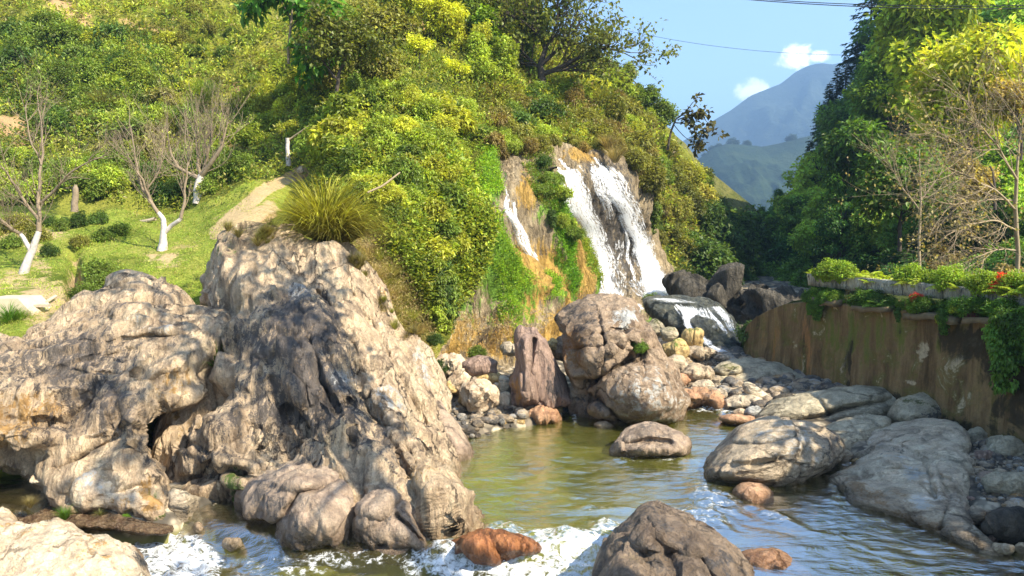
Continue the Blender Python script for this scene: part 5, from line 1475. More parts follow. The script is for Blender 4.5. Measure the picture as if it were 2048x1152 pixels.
def scatter(poly, n, keys, hpx, tints, label, name, cat, group, mind=0, surf='hill', sink=.1, jit=.2, wscale=1.0, out=0.0):
    pts = in_poly(n, poly, mind=mind)
    pts.sort(key=lambda q: q[1])
    br_ = 2.4 if surf == 'right' else 1.22  # right slope leaf tints raised to make up for its shade
    for k, (x, y) in enumerate(pts):
        if surf == 'hill':
            p, nn_ = hill_pt(np.array(x), np.array(y)); p = p + nn_ * out
        else:
            p = right_pt(x, y)
        h = rng.uniform(*hpx) / F * p[1]
        tn = np.array(tints[rng.integers(len(tints))]) * rng.uniform(1 - jit, 1 + jit) * br_
        ky = keys[rng.integers(len(keys))]
        nm, ct, lb2, g2 = name, cat, label, group
        if name == 'shrub':
            kd = {'tu': 'grass clump', 'ha': 'trailing plant', 'bi': 'leafy plant', 'ro': 'small tree', 'ta': 'small tree', 'ai': 'small tree'}.get(ky[:2], 'bush' if ky in ('bush1', 'bush2') else 'shrub')
            nm = kd.replace(' ', '_'); ct = kd; g2 = kd + ' kind: ' + group
            lb2 = label.replace('small shrub', 'shrub').replace('shrub', kd, 1) if 'shrub' in label else kd + ', ' + label
        put(ky, nm, p - np.array([0, 0, sink * h]), h, tn, lb2, ct, g2, wscale=wscale * rng.uniform(.85, 1.2))


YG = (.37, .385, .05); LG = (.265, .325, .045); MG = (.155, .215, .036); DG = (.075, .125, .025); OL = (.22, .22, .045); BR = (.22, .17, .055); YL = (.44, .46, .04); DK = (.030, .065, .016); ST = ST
STRAW = (.42, .33, .16)

# --- left slope
scatter([(-60, 40), (90, 60), (330, 130), (330, 270), (180, 300), (-60, 230)], 34, ['bush3', 'bush1', 'bush2'], (34, 62), [MG, DG, LG, MG], 'dark green shrub in the thicket of the upper left slope', 'shrub', 'shrub', 'shrubs of the upper left thicket', 26)
scatter([(180, 80), (340, 90), (340, 210), (200, 190)], 10, ['bush2', 'bush1'], (32, 50), [YG, YL, LG], 'yellow green shrub right of the dark upper left thicket', 'shrub', 'shrub', 'yellow shrubs beside the thicket', 24)
scatter([(-60, -80), (540, -80), (470, 60), (330, 80), (190, 20), (-60, 60)], 22, ['bush1', 'bush2', 'tuft2'], (18, 36), [YG, YG, LG, OL], 'low yellow green bush on the brow of the left slope', 'bush', 'bush', 'bushes on the brow of the left slope', 30)
scatter([(330, 60), (540, 80), (600, 200), (560, 260), (420, 230), (340, 180)], 34, ['tuft2', 'bush3', 'bush1'], (18, 36), [LG, YG, OL, MG], 'grassy light green clump on the middle of the left slope', 'shrub', 'shrub', 'clumps on the middle of the left slope', 22)
scatter([(170, 230), (430, 200), (470, 330), (180, 340)], 30, ['bush3', 'tuft2', 'bush3'], (36, 62), [OL, MG, (.22, .21, .07), LG], 'thin greyish green shrub behind the bare garden trees', 'shrub', 'shrub', 'thin shrubs behind the garden trees', 22)
scatter([(480, 190), (620, 180), (630, 280), (500, 300)], 12, ['bush2', 'bush1'], (36, 54), [YG, LG, YG], 'rounded yellow green shrub below the big leaved tree', 'shrub', 'shrub', 'rounded shrubs below the big leaved tree', 28)
scatter([(-40, 330), (80, 330), (230, 330), (230, 420), (-40, 410)], 18, ['bush1', 'bush2', 'bush2'], (38, 62), [LG, MG, MG], 'leafy green shrub at the left edge of the garden', 'shrub', 'shrub', 'leafy shrubs at the left edge of the garden', 30)
scatter([(230, 350), (500, 340), (500, 365), (440, 400), (240, 400)], 18, ['bush2', 'bush2', 'bush1'], (42, 62), [MG, DG, MG], 'dense dark green shrub in the hedge line behind the garden trees', 'shrub', 'shrub', 'hedge line shrubs behind the garden', 26)
scatter([(-40, 450), (240, 450), (250, 480), (120, 520), (-40, 500)], 14, ['bush1', 'bush2'], (26, 42), [MG, DG, OL], 'low dark green shrub among the bare garden trees', 'shrub', 'shrub', 'low shrubs in the garden', 34)
scatter([(150, 555), (240, 520), (250, 580), (160, 610)], 5, ['bush2'], (32, 50), [MG, LG], 'small green bush growing over the cut soil bank behind the grey outcrop', 'bush', 'bush', 'bushes over the soil bank', 24)
# --- centre: tall shrubs and trees above the fern cliff
scatter([(640, 60), (760, 0), (800, 120), (720, 230), (640, 200)], 11, ['round1', 'bush2', 'airy1'], (80, 110), [OL, MG, (.15, .19, .03)], 'olive green small tree on the slope right of the big leaved tree', 'tree', 'tree', 'olive trees above the vine cliff', 40)
scatter([(800, -20), (900, -40), (960, 150), (900, 200), (830, 150)], 10, ['round1', 'round2', 'airy1'], (90, 125), [YL, YG, YL], 'bright yellow green tree on the ridge above the fern cliff', 'tree', 'tree', 'bright yellow green ridge trees', 34)
scatter([(930, 60), (1050, 80), (1060, 190), (950, 190)], 9, ['tall1', 'tall2', 'round1'], (90, 125), [LG, MG, (.16, .24, .02)], 'feathery mid green tree right of the yellow green ridge trees', 'tree', 'tree', 'feathery green ridge trees', 30)
scatter([(630, 230), (780, 190), (930, 230), (950, 330), (840, 330), (700, 330), (620, 320)], 60, ['bush1', 'bigleaf', 'bush2', 'bush2'], (36, 62), [LG, MG, LG, YG], 'vivid green leafy shrub clinging to the upper part of the vine cliff', 'shrub', 'shrub', 'shrubs on the upper vine cliff', 24, out=.1)
scatter([(660, 340), (760, 320), (890, 330), (900, 480), (870, 560), (830, 560), (770, 470), (700, 400)], 70, ['hang1', 'bigleaf', 'hang2', 'bush1', 'hang1'], (36, 60), [LG, MG, YG, MG], 'hanging clump of green leaves on the vine cliff', 'shrub', 'vine', 'hanging clumps on the vine cliff', 22, sink=-.2, out=.22)
scatter([(820, 540), (880, 540), (895, 600), (870, 650), (845, 630)], 20, ['hang2', 'hang1', 'hang1'], (40, 64), [MG, DG, LG], 'dark green drooping vine at the foot of the vine cliff', 'vine', 'vine', 'drooping vines at the cliff foot', 16, sink=-.3, out=.35)
scatter([(700, 480), (760, 500), (830, 640), (860, 720), (820, 700), (740, 570)], 20, ['tuft2', 'tuft1'], (30, 55), [STRAW, (.30, .27, .10), (.32, .34, .08)], 'dry straw coloured grass clump along the edge of the bedrock ridge', 'grass tuft', 'grass', 'dry grass clumps along the ridge edge', 18)
# --- slope above and right of the fall
scatter([(960, 190), (1090, 200), (1110, 290), (1010, 300)], 20, ['bush2', 'bush3', 'bush1'], (36, 58), [OL, (.20, .18, .05), MG, DG], 'olive brown shrub above the left arm of the waterfall', 'shrub', 'shrub', 'olive shrubs above the waterfall', 24)
scatter([(1090, 200), (1200, 190), (1290, 250), (1330, 330), (1220, 300), (1120, 280)], 32, ['bush1', 'bush3', 'bush2', 'tuft2'], (32, 58), [YG, OL, LG, OL, BR], 'yellow olive shrub along the lip above the waterfall', 'shrub', 'shrub', 'shrubs along the waterfall lip', 24)
scatter([(1055, 350), (1095, 350), (1105, 480), (1085, 500)], 10, ['bush2', 'hang1'], (22, 36), [MG, DG, LG], 'dark green shrub on the rock rib between the two waterfalls', 'shrub', 'shrub', 'shrubs between the waterfalls', 16, out=.15)
scatter([(1270, 330), (1400, 370), (1400, 540), (1350, 530), (1310, 440)], 40, ['bush2', 'bush1', 'round1', 'hang1'], (40, 66), [OL, MG, (.13, .14, .03), OL], 'brownish green shrub on the slope right of the tall fall', 'shrub', 'shrub', 'shrubs right of the tall fall', 24)
scatter([(1330, 310), (1370, 340), (1440, 430), (1470, 480), (1400, 440)], 14, ['bush1', 'round2', 'bush2'], (36, 60), [YG, OL, LG, (.3, .28, .06)], 'sunlit yellow green tree on the spur before the gorge', 'tree', 'tree', 'sunlit trees on the spur', 24)
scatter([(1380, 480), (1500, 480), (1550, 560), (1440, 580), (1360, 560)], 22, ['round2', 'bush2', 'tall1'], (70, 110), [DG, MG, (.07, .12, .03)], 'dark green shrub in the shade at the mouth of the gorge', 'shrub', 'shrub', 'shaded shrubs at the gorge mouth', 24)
scatter([(1210, 130), (1260, 190), (1330, 270), (1300, 260), (1220, 200)], 9, ['round1', 'bush1'], (40, 70), [LG, MG, YG], 'small green tree on the skyline right of the airy dark tree', 'tree', 'tree', 'small skyline trees', 20)

scatter([(955, 262), (1100, 280), (1108, 312), (1040, 330), (965, 310)], 20, ['bush2', 'bush3', 'hang1', 'tuft2'], (24, 42), [OL, LG, MG, BR], 'small shrub overhanging the cliff top left of the main waterfall', 'shrub', 'shrub', 'shrubs overhanging the cliff top', 14, out=.1)
scatter([(1180, 285), (1290, 305), (1345, 400), (1340, 470), (1310, 430), (1270, 350), (1200, 306)], 26, ['bush2', 'bush3', 'hang1', 'bush1'], (26, 46), [OL, OL, MG, (.2, .17, .05)], 'shrub overhanging the right arm of the waterfall', 'shrub', 'shrub', 'shrubs overhanging the right arm', 13, out=.15)
scatter([(1120, 296), (1190, 296), (1185, 316), (1130, 312)], 5, ['bush2', 'tuft2'], (16, 26), [OL, BR], 'tiny shrub on the ochre rock between the two arms of the fall', 'shrub', 'shrub', 'tiny shrubs between the arms', 12)

scatter([(1380, 520), (1500, 530), (1510, 590), (1440, 592), (1380, 560)], 16, ['bush2', 'bush1', 'hang1'], (40, 66), [DG, MG, DG], 'dark green bush hanging over the rocks at the gorge mouth', 'bush', 'bush', 'bushes hanging over the gorge rocks', 18, out=.3)

# --- forest on the right slope
RB = 1.5
FT = ['round1', 'round2', 'tall1', 'tall2', 'layer1', 'round1']
scatter([(1830, -60), (2100, -60), (2100, 60), (1820, 60)], 15, FT, (170, 230), [DG, MG, DG], 'tall dark green tree high on the right slope near the top edge', 'tree', 'tree', 'trees high on the right slope', 46, 'right')
scatter([(1790, 160), (1820, 60), (2060, 100), (2060, 240), (1780, 240)], 20, FT, (130, 190), [MG, DG, MG, LG], 'green broadleaf tree on the upper part of the right slope', 'tree', 'tree', 'trees on the upper right slope', 44, 'right')
scatter([(1680, 330), (1740, 250), (2060, 260), (2060, 380), (1650, 400)], 26, FT, (100, 150), [MG, DG, DG, (.08, .14, .02)], 'dense green tree halfway up the right slope', 'tree', 'tree', 'trees halfway up the right slope', 40, 'right')
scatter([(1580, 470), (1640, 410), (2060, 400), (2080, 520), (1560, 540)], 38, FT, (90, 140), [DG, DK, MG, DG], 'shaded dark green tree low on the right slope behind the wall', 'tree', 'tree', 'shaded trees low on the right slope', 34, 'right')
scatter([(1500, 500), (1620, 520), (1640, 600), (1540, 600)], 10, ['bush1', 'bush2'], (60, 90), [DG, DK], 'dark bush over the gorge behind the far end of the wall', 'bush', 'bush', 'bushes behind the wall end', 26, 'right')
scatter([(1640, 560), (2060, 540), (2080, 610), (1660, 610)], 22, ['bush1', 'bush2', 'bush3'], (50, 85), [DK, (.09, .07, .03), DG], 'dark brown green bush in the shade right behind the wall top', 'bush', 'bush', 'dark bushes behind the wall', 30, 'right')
for (x, y, h, ky, tn, lb) in [(1820, 260, 270, 'tall2', (.42, .50, .04), 'tall bright green sunlit tree rising to the top edge on the right slope'), (1860, 190, 220, 'round2', (.34, .42, .04), 'green tree touching the right side of the tallest sunlit tree'), (1760, 280, 190, 'tall1', (.15, .24, .03), 'narrow green tree just left of the tallest sunlit tree'),  # sunlit trees carry the sun's glow in a brighter leaf tint
                              (1940, 330, 250, 'round2', (.52, .55, .05), 'glowing yellow green tree above the bare tangled tree'), (2040, 320, 230, 'airy1', (.44, .34, .08), 'golden brown tree at the right picture edge above the tangle'), (1870, 350, 150, 'layer1', (.42, .46, .04), 'low yellow green tree with flat layered sprays reaching left'),
                              (1800, 480, 190, 'round1', (.13, .22, .03), 'green tree left of the bare tangled tree'), (1720, 420, 170, 'round2', (.10, .18, .025), 'rounded green tree lit from above in the middle of the forest'), (1900, 440, 170, 'airy2', (.32, .26, .08), 'thin tan leaved tree behind the tangled branches'), (1990, 420, 190, 'airy2', (.38, .30, .09), 'tan dry leaved tree beside the picture edge behind the tangled branches')]:
    p = right_pt(x, y)
    p = P(x, y, p[1] * .78)
    put(ky, 'tree', p, h / F * p[1], tn, lb, 'tree')
for k, (x, y, h, lb) in enumerate([(1640, 310, 100, 'small dark conifer lowest on the right skyline'), (1656, 262, 95, 'pointed dark conifer second up the right skyline'), (1672, 225, 90, 'pointed dark conifer third up the right skyline'), (1690, 190, 80, 'slim dark conifer below the tall skyline conifer'),
                                   (1738, 140, 190, 'tallest dark conifer on the right skyline, cut by the top edge'), (1712, 160, 90, 'short dark conifer leaning beside the tallest one'), (1618, 350, 70, 'little dark conifer at the lower end of the skyline row'), (1700, 300, 110, 'dark conifer standing inside the forest below the skyline row')]):
    p = P(x, y, 78)
    put('conifer%d' % (1 + k % 2), 'conifer', p, h / F * 78, (.035, .07, .03), lb, 'conifer', wscale=1.15)
scatter([(1610, 390), (1670, 290), (1710, 210), (1745, 130), (1780, 200), (1710, 330), (1630, 430)], 16, ['tall1', 'round1', 'round2'], (50, 80), [DG, DK], 'dark tree along the skyline edge of the right slope', 'tree', 'tree', 'dark trees along the right skyline edge', 24, 'right')
scatter([(1500, 480), (1560, 430), (1590, 460), (1510, 520)], 8, ['round1', 'tall1'], (44, 70), [DG, (.05, .10, .03)], 'blue green tree where the right slope meets the gorge', 'tree', 'tree', 'trees where slope meets gorge', 20, 'right')
# trees on the distant terraced hill
for k, (x, h, lb) in enumerate([(1409, 20, 'first and smallest bush from the left on the terraced hill crest'), (1424, 26, 'second bush from the left on the terraced hill crest'), (1437, 26, 'third bush from the left on the terraced hill crest'), (1465, 42, 'wide dark tree on the terraced hill crest, left of the round one'), (1495, 34, 'round dark tree alone on the terraced hill crest'), (1583, 40, 'pale blue tree on the terraced hill crest beside the conifers')]):
    y = np.interp(x, [1400, 1425, 1450, 1490, 1520, 1560, 1600], [315, 295, 287, 288, 292, 285, 275])
    put('bush2', 'tree', P(x, y + 7, 651), h / F * 300, (.035, .06, .025), lb, 'tree', parts=False)

# ------------------------------------------------------------------ undergrowth that nobody could count
def ground_leaves(name, polys, size_px, seed, aspect=.25, label=None, spread=1.0):
    """polys: (polygon, number of tufts, leaves per tuft, [tints], lift m)"""
    r = np.random.default_rng(seed)
    VV, FF, CC, b = [], [], [], 0
    for poly, nt, per, tints, lift in polys:
        pts = np.array(in_poly2(nt, poly, r))
        p, nn_ = hill_pt(pts[:, 0], pts[:, 1])
        tn = np.array(tints)[r.integers(len(tints), size=len(pts))]
        big = noise(p * .35, 5)[:, None]
        tn = 1.2 * tn * (1 + .5 * big) * r.uniform(.75, 1.25, (len(pts), 1))
        up = nz(nn_ * .6 + np.array([0, 0, .8]))
        sz = size_px / F * p[:, 1]
        rep = np.repeat(np.arange(len(pts)), per)
        n = len(rep)
        u = nz(unit(n, r) + up[rep] * .7)
        pos = p[rep] + u * (sz[rep] * spread * r.uniform(.3, 2.2, n))[:, None] + up[rep] * (r.random(n) * lift)[:, None]
        d = nz(u + unit(n, r) * .6 + np.array([0, 0, .2]))
        L = sz[rep] * r.uniform(.6, 1.5, n)
        V, Fq = leafquads(pos, d, nz(unit(n, r) * .6 + np.array([0, 0, 1])), L, L * aspect, .3)
        VV.append(V); FF.append(Fq + b); b += len(V)
        CC.append(np.repeat(np.clip(tn[rep] * r.uniform(.8, 1.2, (n, 1)), 0, 1), 4, 0))
    o = add(name, mesh(name, np.concatenate(VV), np.concatenate(FF), M['leafattr'], smooth=False, col=np.concatenate(CC)), kind='stuff')
    if label:
        o['label'] = label
    return o


def in_poly2(n, poly, r):
    xs = [a for a, b in poly]; ys = [b for a, b in poly]
    out = np.zeros((0, 2))
    while len(out) < n:
        q = np.stack([r.uniform(min(xs), max(xs), 4 * n), r.uniform(min(ys), max(ys), 4 * n)], 1)
        out = np.concatenate([out, q[poly_sd(q[:, 0], q[:, 1], poly) > 0]])
    return out[:n]


# bare soil patches stay open
SOILB = [(330, 520, 50, 12, 0, .9), (470, 450, 36, 30, -40), (520, 395, 60, 12, -38), (570, 352, 30, 8, -40), (60, 590, 50, 20, 0, .8), (110, 560, 60, 12, 0, .7), (240, 450, 60, 6, 0, .8), (60, 240, 60, 26), (30, 262, 50, 30), (130, 25, 50, 18, 30), (472, 180, 12, 20), (235, 320, 30, 20, 20), (505, 265, 40, 10, -10), (290, 50, 50, 8, 10), (865, 60, 26, 14), (820, 75, 20, 12)]
_ip = in_poly2


def in_poly2(n, poly, r):
    q = _ip(n, poly, r)
    m_ = blobs(q[:, 0], q[:, 1], SOILB)
    return q[m_ < .45 + .3 * r.random(len(q))]


ground_leaves('undergrowth', [
    ([(-400, -240), (640, -240), (640, 330), (440, 420), (100, 420), (-400, 430)], 9500, 9, [YG, LG, YG, MG, OL, LG, (.30, .27, .09)], .35),
    ([(-100, 80), (330, 90), (330, 300), (-100, 300)], 1800, 10, [MG, DG, MG, LG], .6),
    ([(600, 100), (1000, -200), (1050, 200), (960, 300), (945, 560), (880, 620), (800, 560), (690, 420), (620, 380)], 5200, 9, [LG, MG, YG, OL], .4),
    ([(960, 60), (1080, 60), (1260, 200), (1400, 400), (1480, 480), (1420, 560), (1340, 540), (1300, 330), (1190, 296), (1100, 286), (960, 280)], 5200, 9, [OL, YG, LG, BR, OL, MG], .35),
    ([(1340, 480), (1500, 480), (1560, 580), (1440, 600), (1350, 560)], 1300, 9, [DG, DG, OL], .3),
], 6.5, 31, label='dense sunlit undergrowth covering the left hillside')
ground_leaves('leaf_litter_vines', [
    ([(690, 330), (940, 330), (955, 470), (930, 590), (890, 650), (850, 660), (800, 560), (740, 450)], 5200, 10, [LG, MG, YG, LG], .5),
], 7.5, 33, aspect=.34, label='curtain of vivid green climbing leaves on the cliff')
# short moss like grass on the green buttresses
MOSS = [(.25, .38, .03), (.31, .42, .035), (.17, .29, .02)]
ground_leaves('moss', [
    ([(950, 440), (985, 440), (1030, 560), (1030, 625), (1015, 690), (975, 650), (950, 540)], 2400, 6, MOSS, .06),
    ([(955, 300), (985, 320), (990, 400), (955, 400)], 700, 6, MOSS, .06),
    ([(1075, 380), (1112, 400), (1128, 600), (1100, 600), (1080, 520)], 1500, 7, [(.10, .22, .015), (.18, .32, .02)], .05),
    ([(1050, 550), (1072, 560), (1062, 625), (1050, 620)], 250, 6, MOSS, .05),
    ([(1140, 470), (1165, 480), (1165, 590), (1150, 560)], 350, 5, [(.26, .26, .03), (.2, .28, .02)], .05),
    ([(1040, 330), (1100, 330), (1090, 440), (1060, 420)], 700, 6, [(.12, .2, .02), OL], .15),
    ([(1290, 600), (1340, 600), (1340, 650), (1290, 650)], 200, 6, [(.16, .2, .03)], .1),
], 3.6, 35, aspect=.22, label='bright green moss on the buttresses of the waterfall cliff')
# garden grass
ground_leaves('grass', [
    ([(-300, 440), (120, 440), (420, 415), (545, 370), (480, 450), (440, 560), (430, 650), (260, 650), (140, 690), (-300, 760)], 9500, 5, [(.30, .38, .04), (.22, .32, .03), (.36, .38, .07), (.40, .34, .12), (.16, .24, .03)], .03),
], 4.2, 37, aspect=.12, label='short yellow green grass of the garden terrace')
ground_leaves('dry_grass', [
    ([(690, 470), (760, 480), (850, 640), (880, 720), (850, 760), (800, 720), (730, 600)], 2200, 7, [STRAW, STRAW, (.30, .28, .10), (.24, .17, .09)], .2),
    ([(880, 640), (1000, 650), (1080, 690), (1010, 730), (900, 720)], 500, 7, [STRAW, (.36, .22, .07)], .12),
], 6, 39, aspect=.08, label='dry straw grass between the ridge and the vine cliff')

# right slope understorey
r = np.random.default_rng(41)
pts = np.stack([r.uniform(1450, 2100, 6500), r.uniform(-120, 640, 6500)], 1)
okm = (pts[:, 1] > np.interp(pts[:, 0], RTX, RTY) + 6)
pts = pts[okm]
p = right_pt(pts[:, 0], pts[:, 1])
rep = np.repeat(np.arange(len(p)), 9); n = len(rep)
u = unit(n, r)
sz = 7.5 / F * p[:, 1]
pos = p[rep] + np.array([0, -1.2, .3]) * r.random((n, 1)) + u * (sz[rep] * 2.6 * r.random(n))[:, None]
L = sz[rep] * r.uniform(.7, 1.5, n)
V, Fq = leafquads(pos, nz(u + unit(n, r) * .5), nz(unit(n, r) * .5 + np.array([0, 0, 1])), L, L * .3, .3)
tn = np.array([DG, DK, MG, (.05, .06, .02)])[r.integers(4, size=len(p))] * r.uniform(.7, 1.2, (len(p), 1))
o = add('forest_undergrowth', mesh('forest_undergrowth', V, Fq, M['leafattr'], smooth=False, col=np.repeat(tn[rep], 4, 0)), kind='stuff')

# ------------------------------------------------------------------ single plants and garden trees
gt = put('bigtuft', 'grass_tuft', PV(650, 468, 15.6) - Vector((0, 0, .05)), 1.6, (.36, .34, .05), 'huge fountain of long golden green grass crowning the bedrock ridge', 'grass tuft', wscale=1.1)
put('bigtuft', 'grass_tuft', PV(672, 476, 15.4) - Vector((0, 0, .08)), 1.0, (.22, .20, .045), 'darker shorter grass at the right foot of the huge golden tuft', 'grass tuft', wscale=1.5)
tf = [(600, 455, .55, 'tuft2', LG, 'light green grass clump left of the golden tuft on the ridge'), (540, 465, .4, 'tuft1', (.28, .30, .08), 'dry green grass clump at the left shoulder of the ridge'), (500, 480, .32, 'tuft2', (.30, .28, .09), 'small tawny grass clump at the top of the ridge path'), (700, 485, .55, 'tuft1', (.28, .26, .06), 'dark gold grass clump right under the big tuft'),
      (620, 590, .3, 'tuft1', (.16, .18, .05), 'dark grass clump behind the capstone'), (560, 600, .35, 'bush3', (.10, .10, .04), 'scraggy dark shrub left behind the capstone'), (435, 740, .6, 'tuft1', (.13, .20, .04), 'long bladed green grass drooping in the cleft between the outcrops'), (445, 690, .4, 'tuft2', (.28, .27, .10), 'dry grass clump at the top of the cleft'),
      (470, 560, .3, 'tuft2', (.32, .30, .10), 'dry grass clump on the left flank of the ridge'), (745, 640, .4, 'tuft2', (.34, .34, .10), 'pale green grass clump half way down the ridge edge'), (20, 650, .5, 'tuft1', (.12, .24, .03), 'long dark green grass before the concrete block'), (45, 650, .4, 'tuft2', (.2, .32, .03), 'bright grass clump right of the concrete block'),
      (575, 680, .22, 'tuft2', (.2, .2, .08), 'tiny tuft in a crack under the capstone')]
for x, y, h, ky, tn_, lb in tf:
    d_ = {600: 15.7, 540: 15.6, 500: 15.0, 700: 15.6, 620: 13.9, 560: 13.9, 435: 12.4, 445: 12.9, 470: 14.2, 745: 14.6, 20: 13.6, 45: 13.8, 575: 12.7}[x]
    put(ky, 'grass_tuft' if 'tuft' in ky else 'shrub', P(x, y, d_), h, tn_, lb, 'grass tuft' if 'tuft' in ky else 'shrub')
for k in range(46):
    t_ = rng.random()
    x, y = [(412 + 60 * t_, 640 - 190 * t_), (470 + 130 * t_, 462 + 20 * rng.random()), (700 + 140 * t_, 520 + 190 * t_)][k % 3]
    d_ = 14.2 + (.9 * t_ if k % 3 < 2 else .3)
    put(['tuft2', 'tuft1'][k % 2], 'grass_tuft', P(x + rng.uniform(-16, 16), y + rng.uniform(-6, 18), d_ - .15), rng.uniform(.14, .34), np.array([(.40, .34, .14), (.32, .33, .08), (.26, .22, .09)][rng.integers(3)]), 'small dry grass tuft rooted on the rim of the bedrock ridge', 'grass tuft', 'dry tufts on the rim of the ridge')
for x, y, d_, h, ky, tn_, lb in [(1280, 705, 15.3, .28, 'bush2', (.13, .22, .03), 'small green bush on the shoulder of the blocky boulder'), (955, 718, 18.2, .35, 'bush2', MG, 'small green bush in the cliff foot above the purplish boulder'), (1320, 640, 24.5, .6, 'bush3', (.30, .25, .13), 'dry beige bush on top of the mossy boulders by the cascade'),
                                 (1500, 690, 20.6, .7, 'bush2', (.12, .18, .05), 'green bush with whitish flowers at the far corner of the wall'), (1305, 620, 25.5, .6, 'bush2', MG, 'green bush at the foot of the tall fall'), (130, 1040, 9.8, .22, 'tuft2', (.12, .22, .03), 'green weed on the muddy bank above the white rapids'),
                                 (60, 1015, 9.8, .2, 'tuft2', (.30, .24, .10), 'dry weed on the muddy bank, nearest the picture edge'), (200, 1035, 9.9, .14, 'tuft1', (.2, .2, .06), 'small dry weed on the muddy bank, nearest the cleft'), (250, 1045, 9.9, .12, 'bush2', (.16, .30, .03), 'bright green moss cushion beside the white rapids'), (478, 990, 10.6, .28, 'hang1', (.10, .16, .03), 'dark moss hanging inside the cleft'), (870, 690, 17.2, .3, 'bush2', DG, 'dark green bush above the pale squarish block'), (880, 745, 16.0, .3, 'bush1', DG, 'small dark sprig where ridge and gravel meet'),
                                 (1230, 325, 27.5, .8, 'tuft2', (.38, .30, .13), 'pale dry reed clump above the right arm of the waterfall'), (1215, 300, 28, .8, 'tuft2', (.36, .28, .12), 'dry reed clump directly over the waterfall lip')]:
    put(ky, 'shrub' if 'bush' in ky else ('grass_tuft' if 'tuft' in ky else 'moss_clump'), P(x, y, d_), h, tn_, lb, 'shrub' if 'bush' in ky else ('grass tuft' if 'tuft' in ky else 'moss'))


def hand_tree(name, label, limbs, mats, twigs=0, tw_len=.5, seed=1, depth_wob=.25, twig_level=2, crown=None, twig_r=.012, cat='tree', up=.6, group=None, bpart='branches', rs=1.0):
    """limbs: list of (material slot, [(px, py, d, radius m), ...]); first limb starts at the ground"""
    r = np.random.default_rng(seed)
    A = limbs[0][1][0]
    org = P(*A[:3])
    root = add(name, None, loc=tuple(org))
    tag(root, label, cat, group)
    tr, br, ends = [], [], []
    for sl, pl in limbs:
        a = np.array(pl, float)
        n = len(a)
        s = np.linspace(0, n - 1, n * 6)
        a2 = np.stack([np.interp(s, np.arange(n), a[:, k]) for k in range(4)], 1)
        for _ in range(2):
            a2[1:-1] = (a2[:-2] + a2[1:-1] * 2 + a2[2:]) / 4
        V3 = P(a2[:, 0], a2[:, 1], a2[:, 2]) - org
        V3 += (.03 * noise(V3 * 3 + seed, 3))[:, None]
        a2[:, 3] *= rs
        (tr if sl == 'w' else br).append(tube(V3, a2[:, 3], 9))
        if twigs and sl != 'w':
            for q in range(twigs):
                i = r.integers(2, len(V3))
                dirn = nz(V3[min(i + 1, len(V3) - 1)] - V3[i - 1] + unit(1, r)[0] * .8 * np.linalg.norm(V3[i] - V3[i - 2]))
                grow(V3[i], dirn, tw_len * r.uniform(.6, 1.3), min(twig_r, a2[i, 3] * .7), twig_level, r, br, (2, 5), .22, up, .62, ends)
    if tr:
        add('trunk', mesh('trunk', *join(tr), M[mats[0]]), root)
    if br:
        add(bpart, mesh(bpart, *join(br), M[mats[1]]), root)
    if crown:
        ends = np.array(ends)
        ends = ends[r.random(len(ends)) < crown.get('keep', 1)]
        cl = [(*e, r.uniform(*crown['r']), r.uniform(.6, 1.3)) for e in ends]
        V, Fq, col = clump_leaves(cl, crown['n'], crown['size'], crown.get('aspect', .4), .3, .3, .4, seed)
        c_ = add('crown', mesh('crown', V, Fq, M['leaf'], smooth=False, col=col), root)
        c_.color = crown['tint'] + (1,)
    return root


hand_tree('fruit_tree', 'bare fruit tree at the left edge, leaning white painted trunk and spreading grey branches',
          [('w', [(46, 552, 17.0, .14), (58, 515, 17, .11), (72, 480, 17, .09), (78, 462, 17, .075)]), ('w', [(60, 505, 17, .07), (48, 480, 17, .06), (40, 468, 17, .055)]),
           ('b', [(40, 468, 17, .055), (20, 452, 16.8, .05), (0, 438, 16.6, .045), (-30, 420, 16.4, .03)]), ('b', [(78, 462, 17, .075), (80, 440, 17, .065), (76, 400, 17.1, .055), (80, 350, 17.2, .04), (86, 280, 17.3, .03), (74, 190, 17.4, .012)]),
           ('b', [(80, 440, 17, .05), (60, 420, 16.9, .045), (40, 390, 16.8, .04), (18, 355, 16.6, .03), (2, 335, 16.5, .02)]), ('b', [(78, 410, 17.1, .045), (110, 380, 17, .04), (140, 345, 16.9, .03), (180, 322, 16.8, .02), (215, 310, 16.8, .012)]), ('b', [(82, 330, 17.2, .025), (60, 280, 17.2, .02), (50, 210, 17.3, .01)])],
          ('whitewash', 'bark'), twigs=15, tw_len=.8, twig_r=.009, seed=3, rs=.75)
hand_tree('fruit_tree', 'bare fruit tree with forked white painted trunk in the middle of the garden',
          [('w', [(324, 503, 19, .17), (326, 480, 19, .12), (329, 460, 19, .095), (327, 440, 19, .085), (317, 425, 19, .07)]), ('w', [(330, 465, 19, .07), (342, 452, 19, .075), (356, 443, 18.9, .07), (362, 436, 18.9, .06)]),
           ('b', [(317, 425, 19, .07), (306, 408, 19, .055), (296, 395, 19, .05), (285, 375, 19.1, .04), (272, 330, 19.2, .03), (262, 250, 19.3, .012)]), ('b', [(362, 436, 18.9, .06), (368, 412, 18.9, .045), (370, 380, 18.9, .04), (374, 340, 18.9, .03), (380, 290, 18.9, .012)]), ('b', [(300, 400, 19, .04), (280, 350, 18.8, .03), (250, 300, 18.7, .012)]),
           ('b', [(290, 385, 19, .03), (320, 340, 19, .025), (330, 280, 19, .012)])],
          ('whitewash', 'bark'), twigs=16, tw_len=.85, twig_r=.009, seed=5, up=1.1, rs=.75)
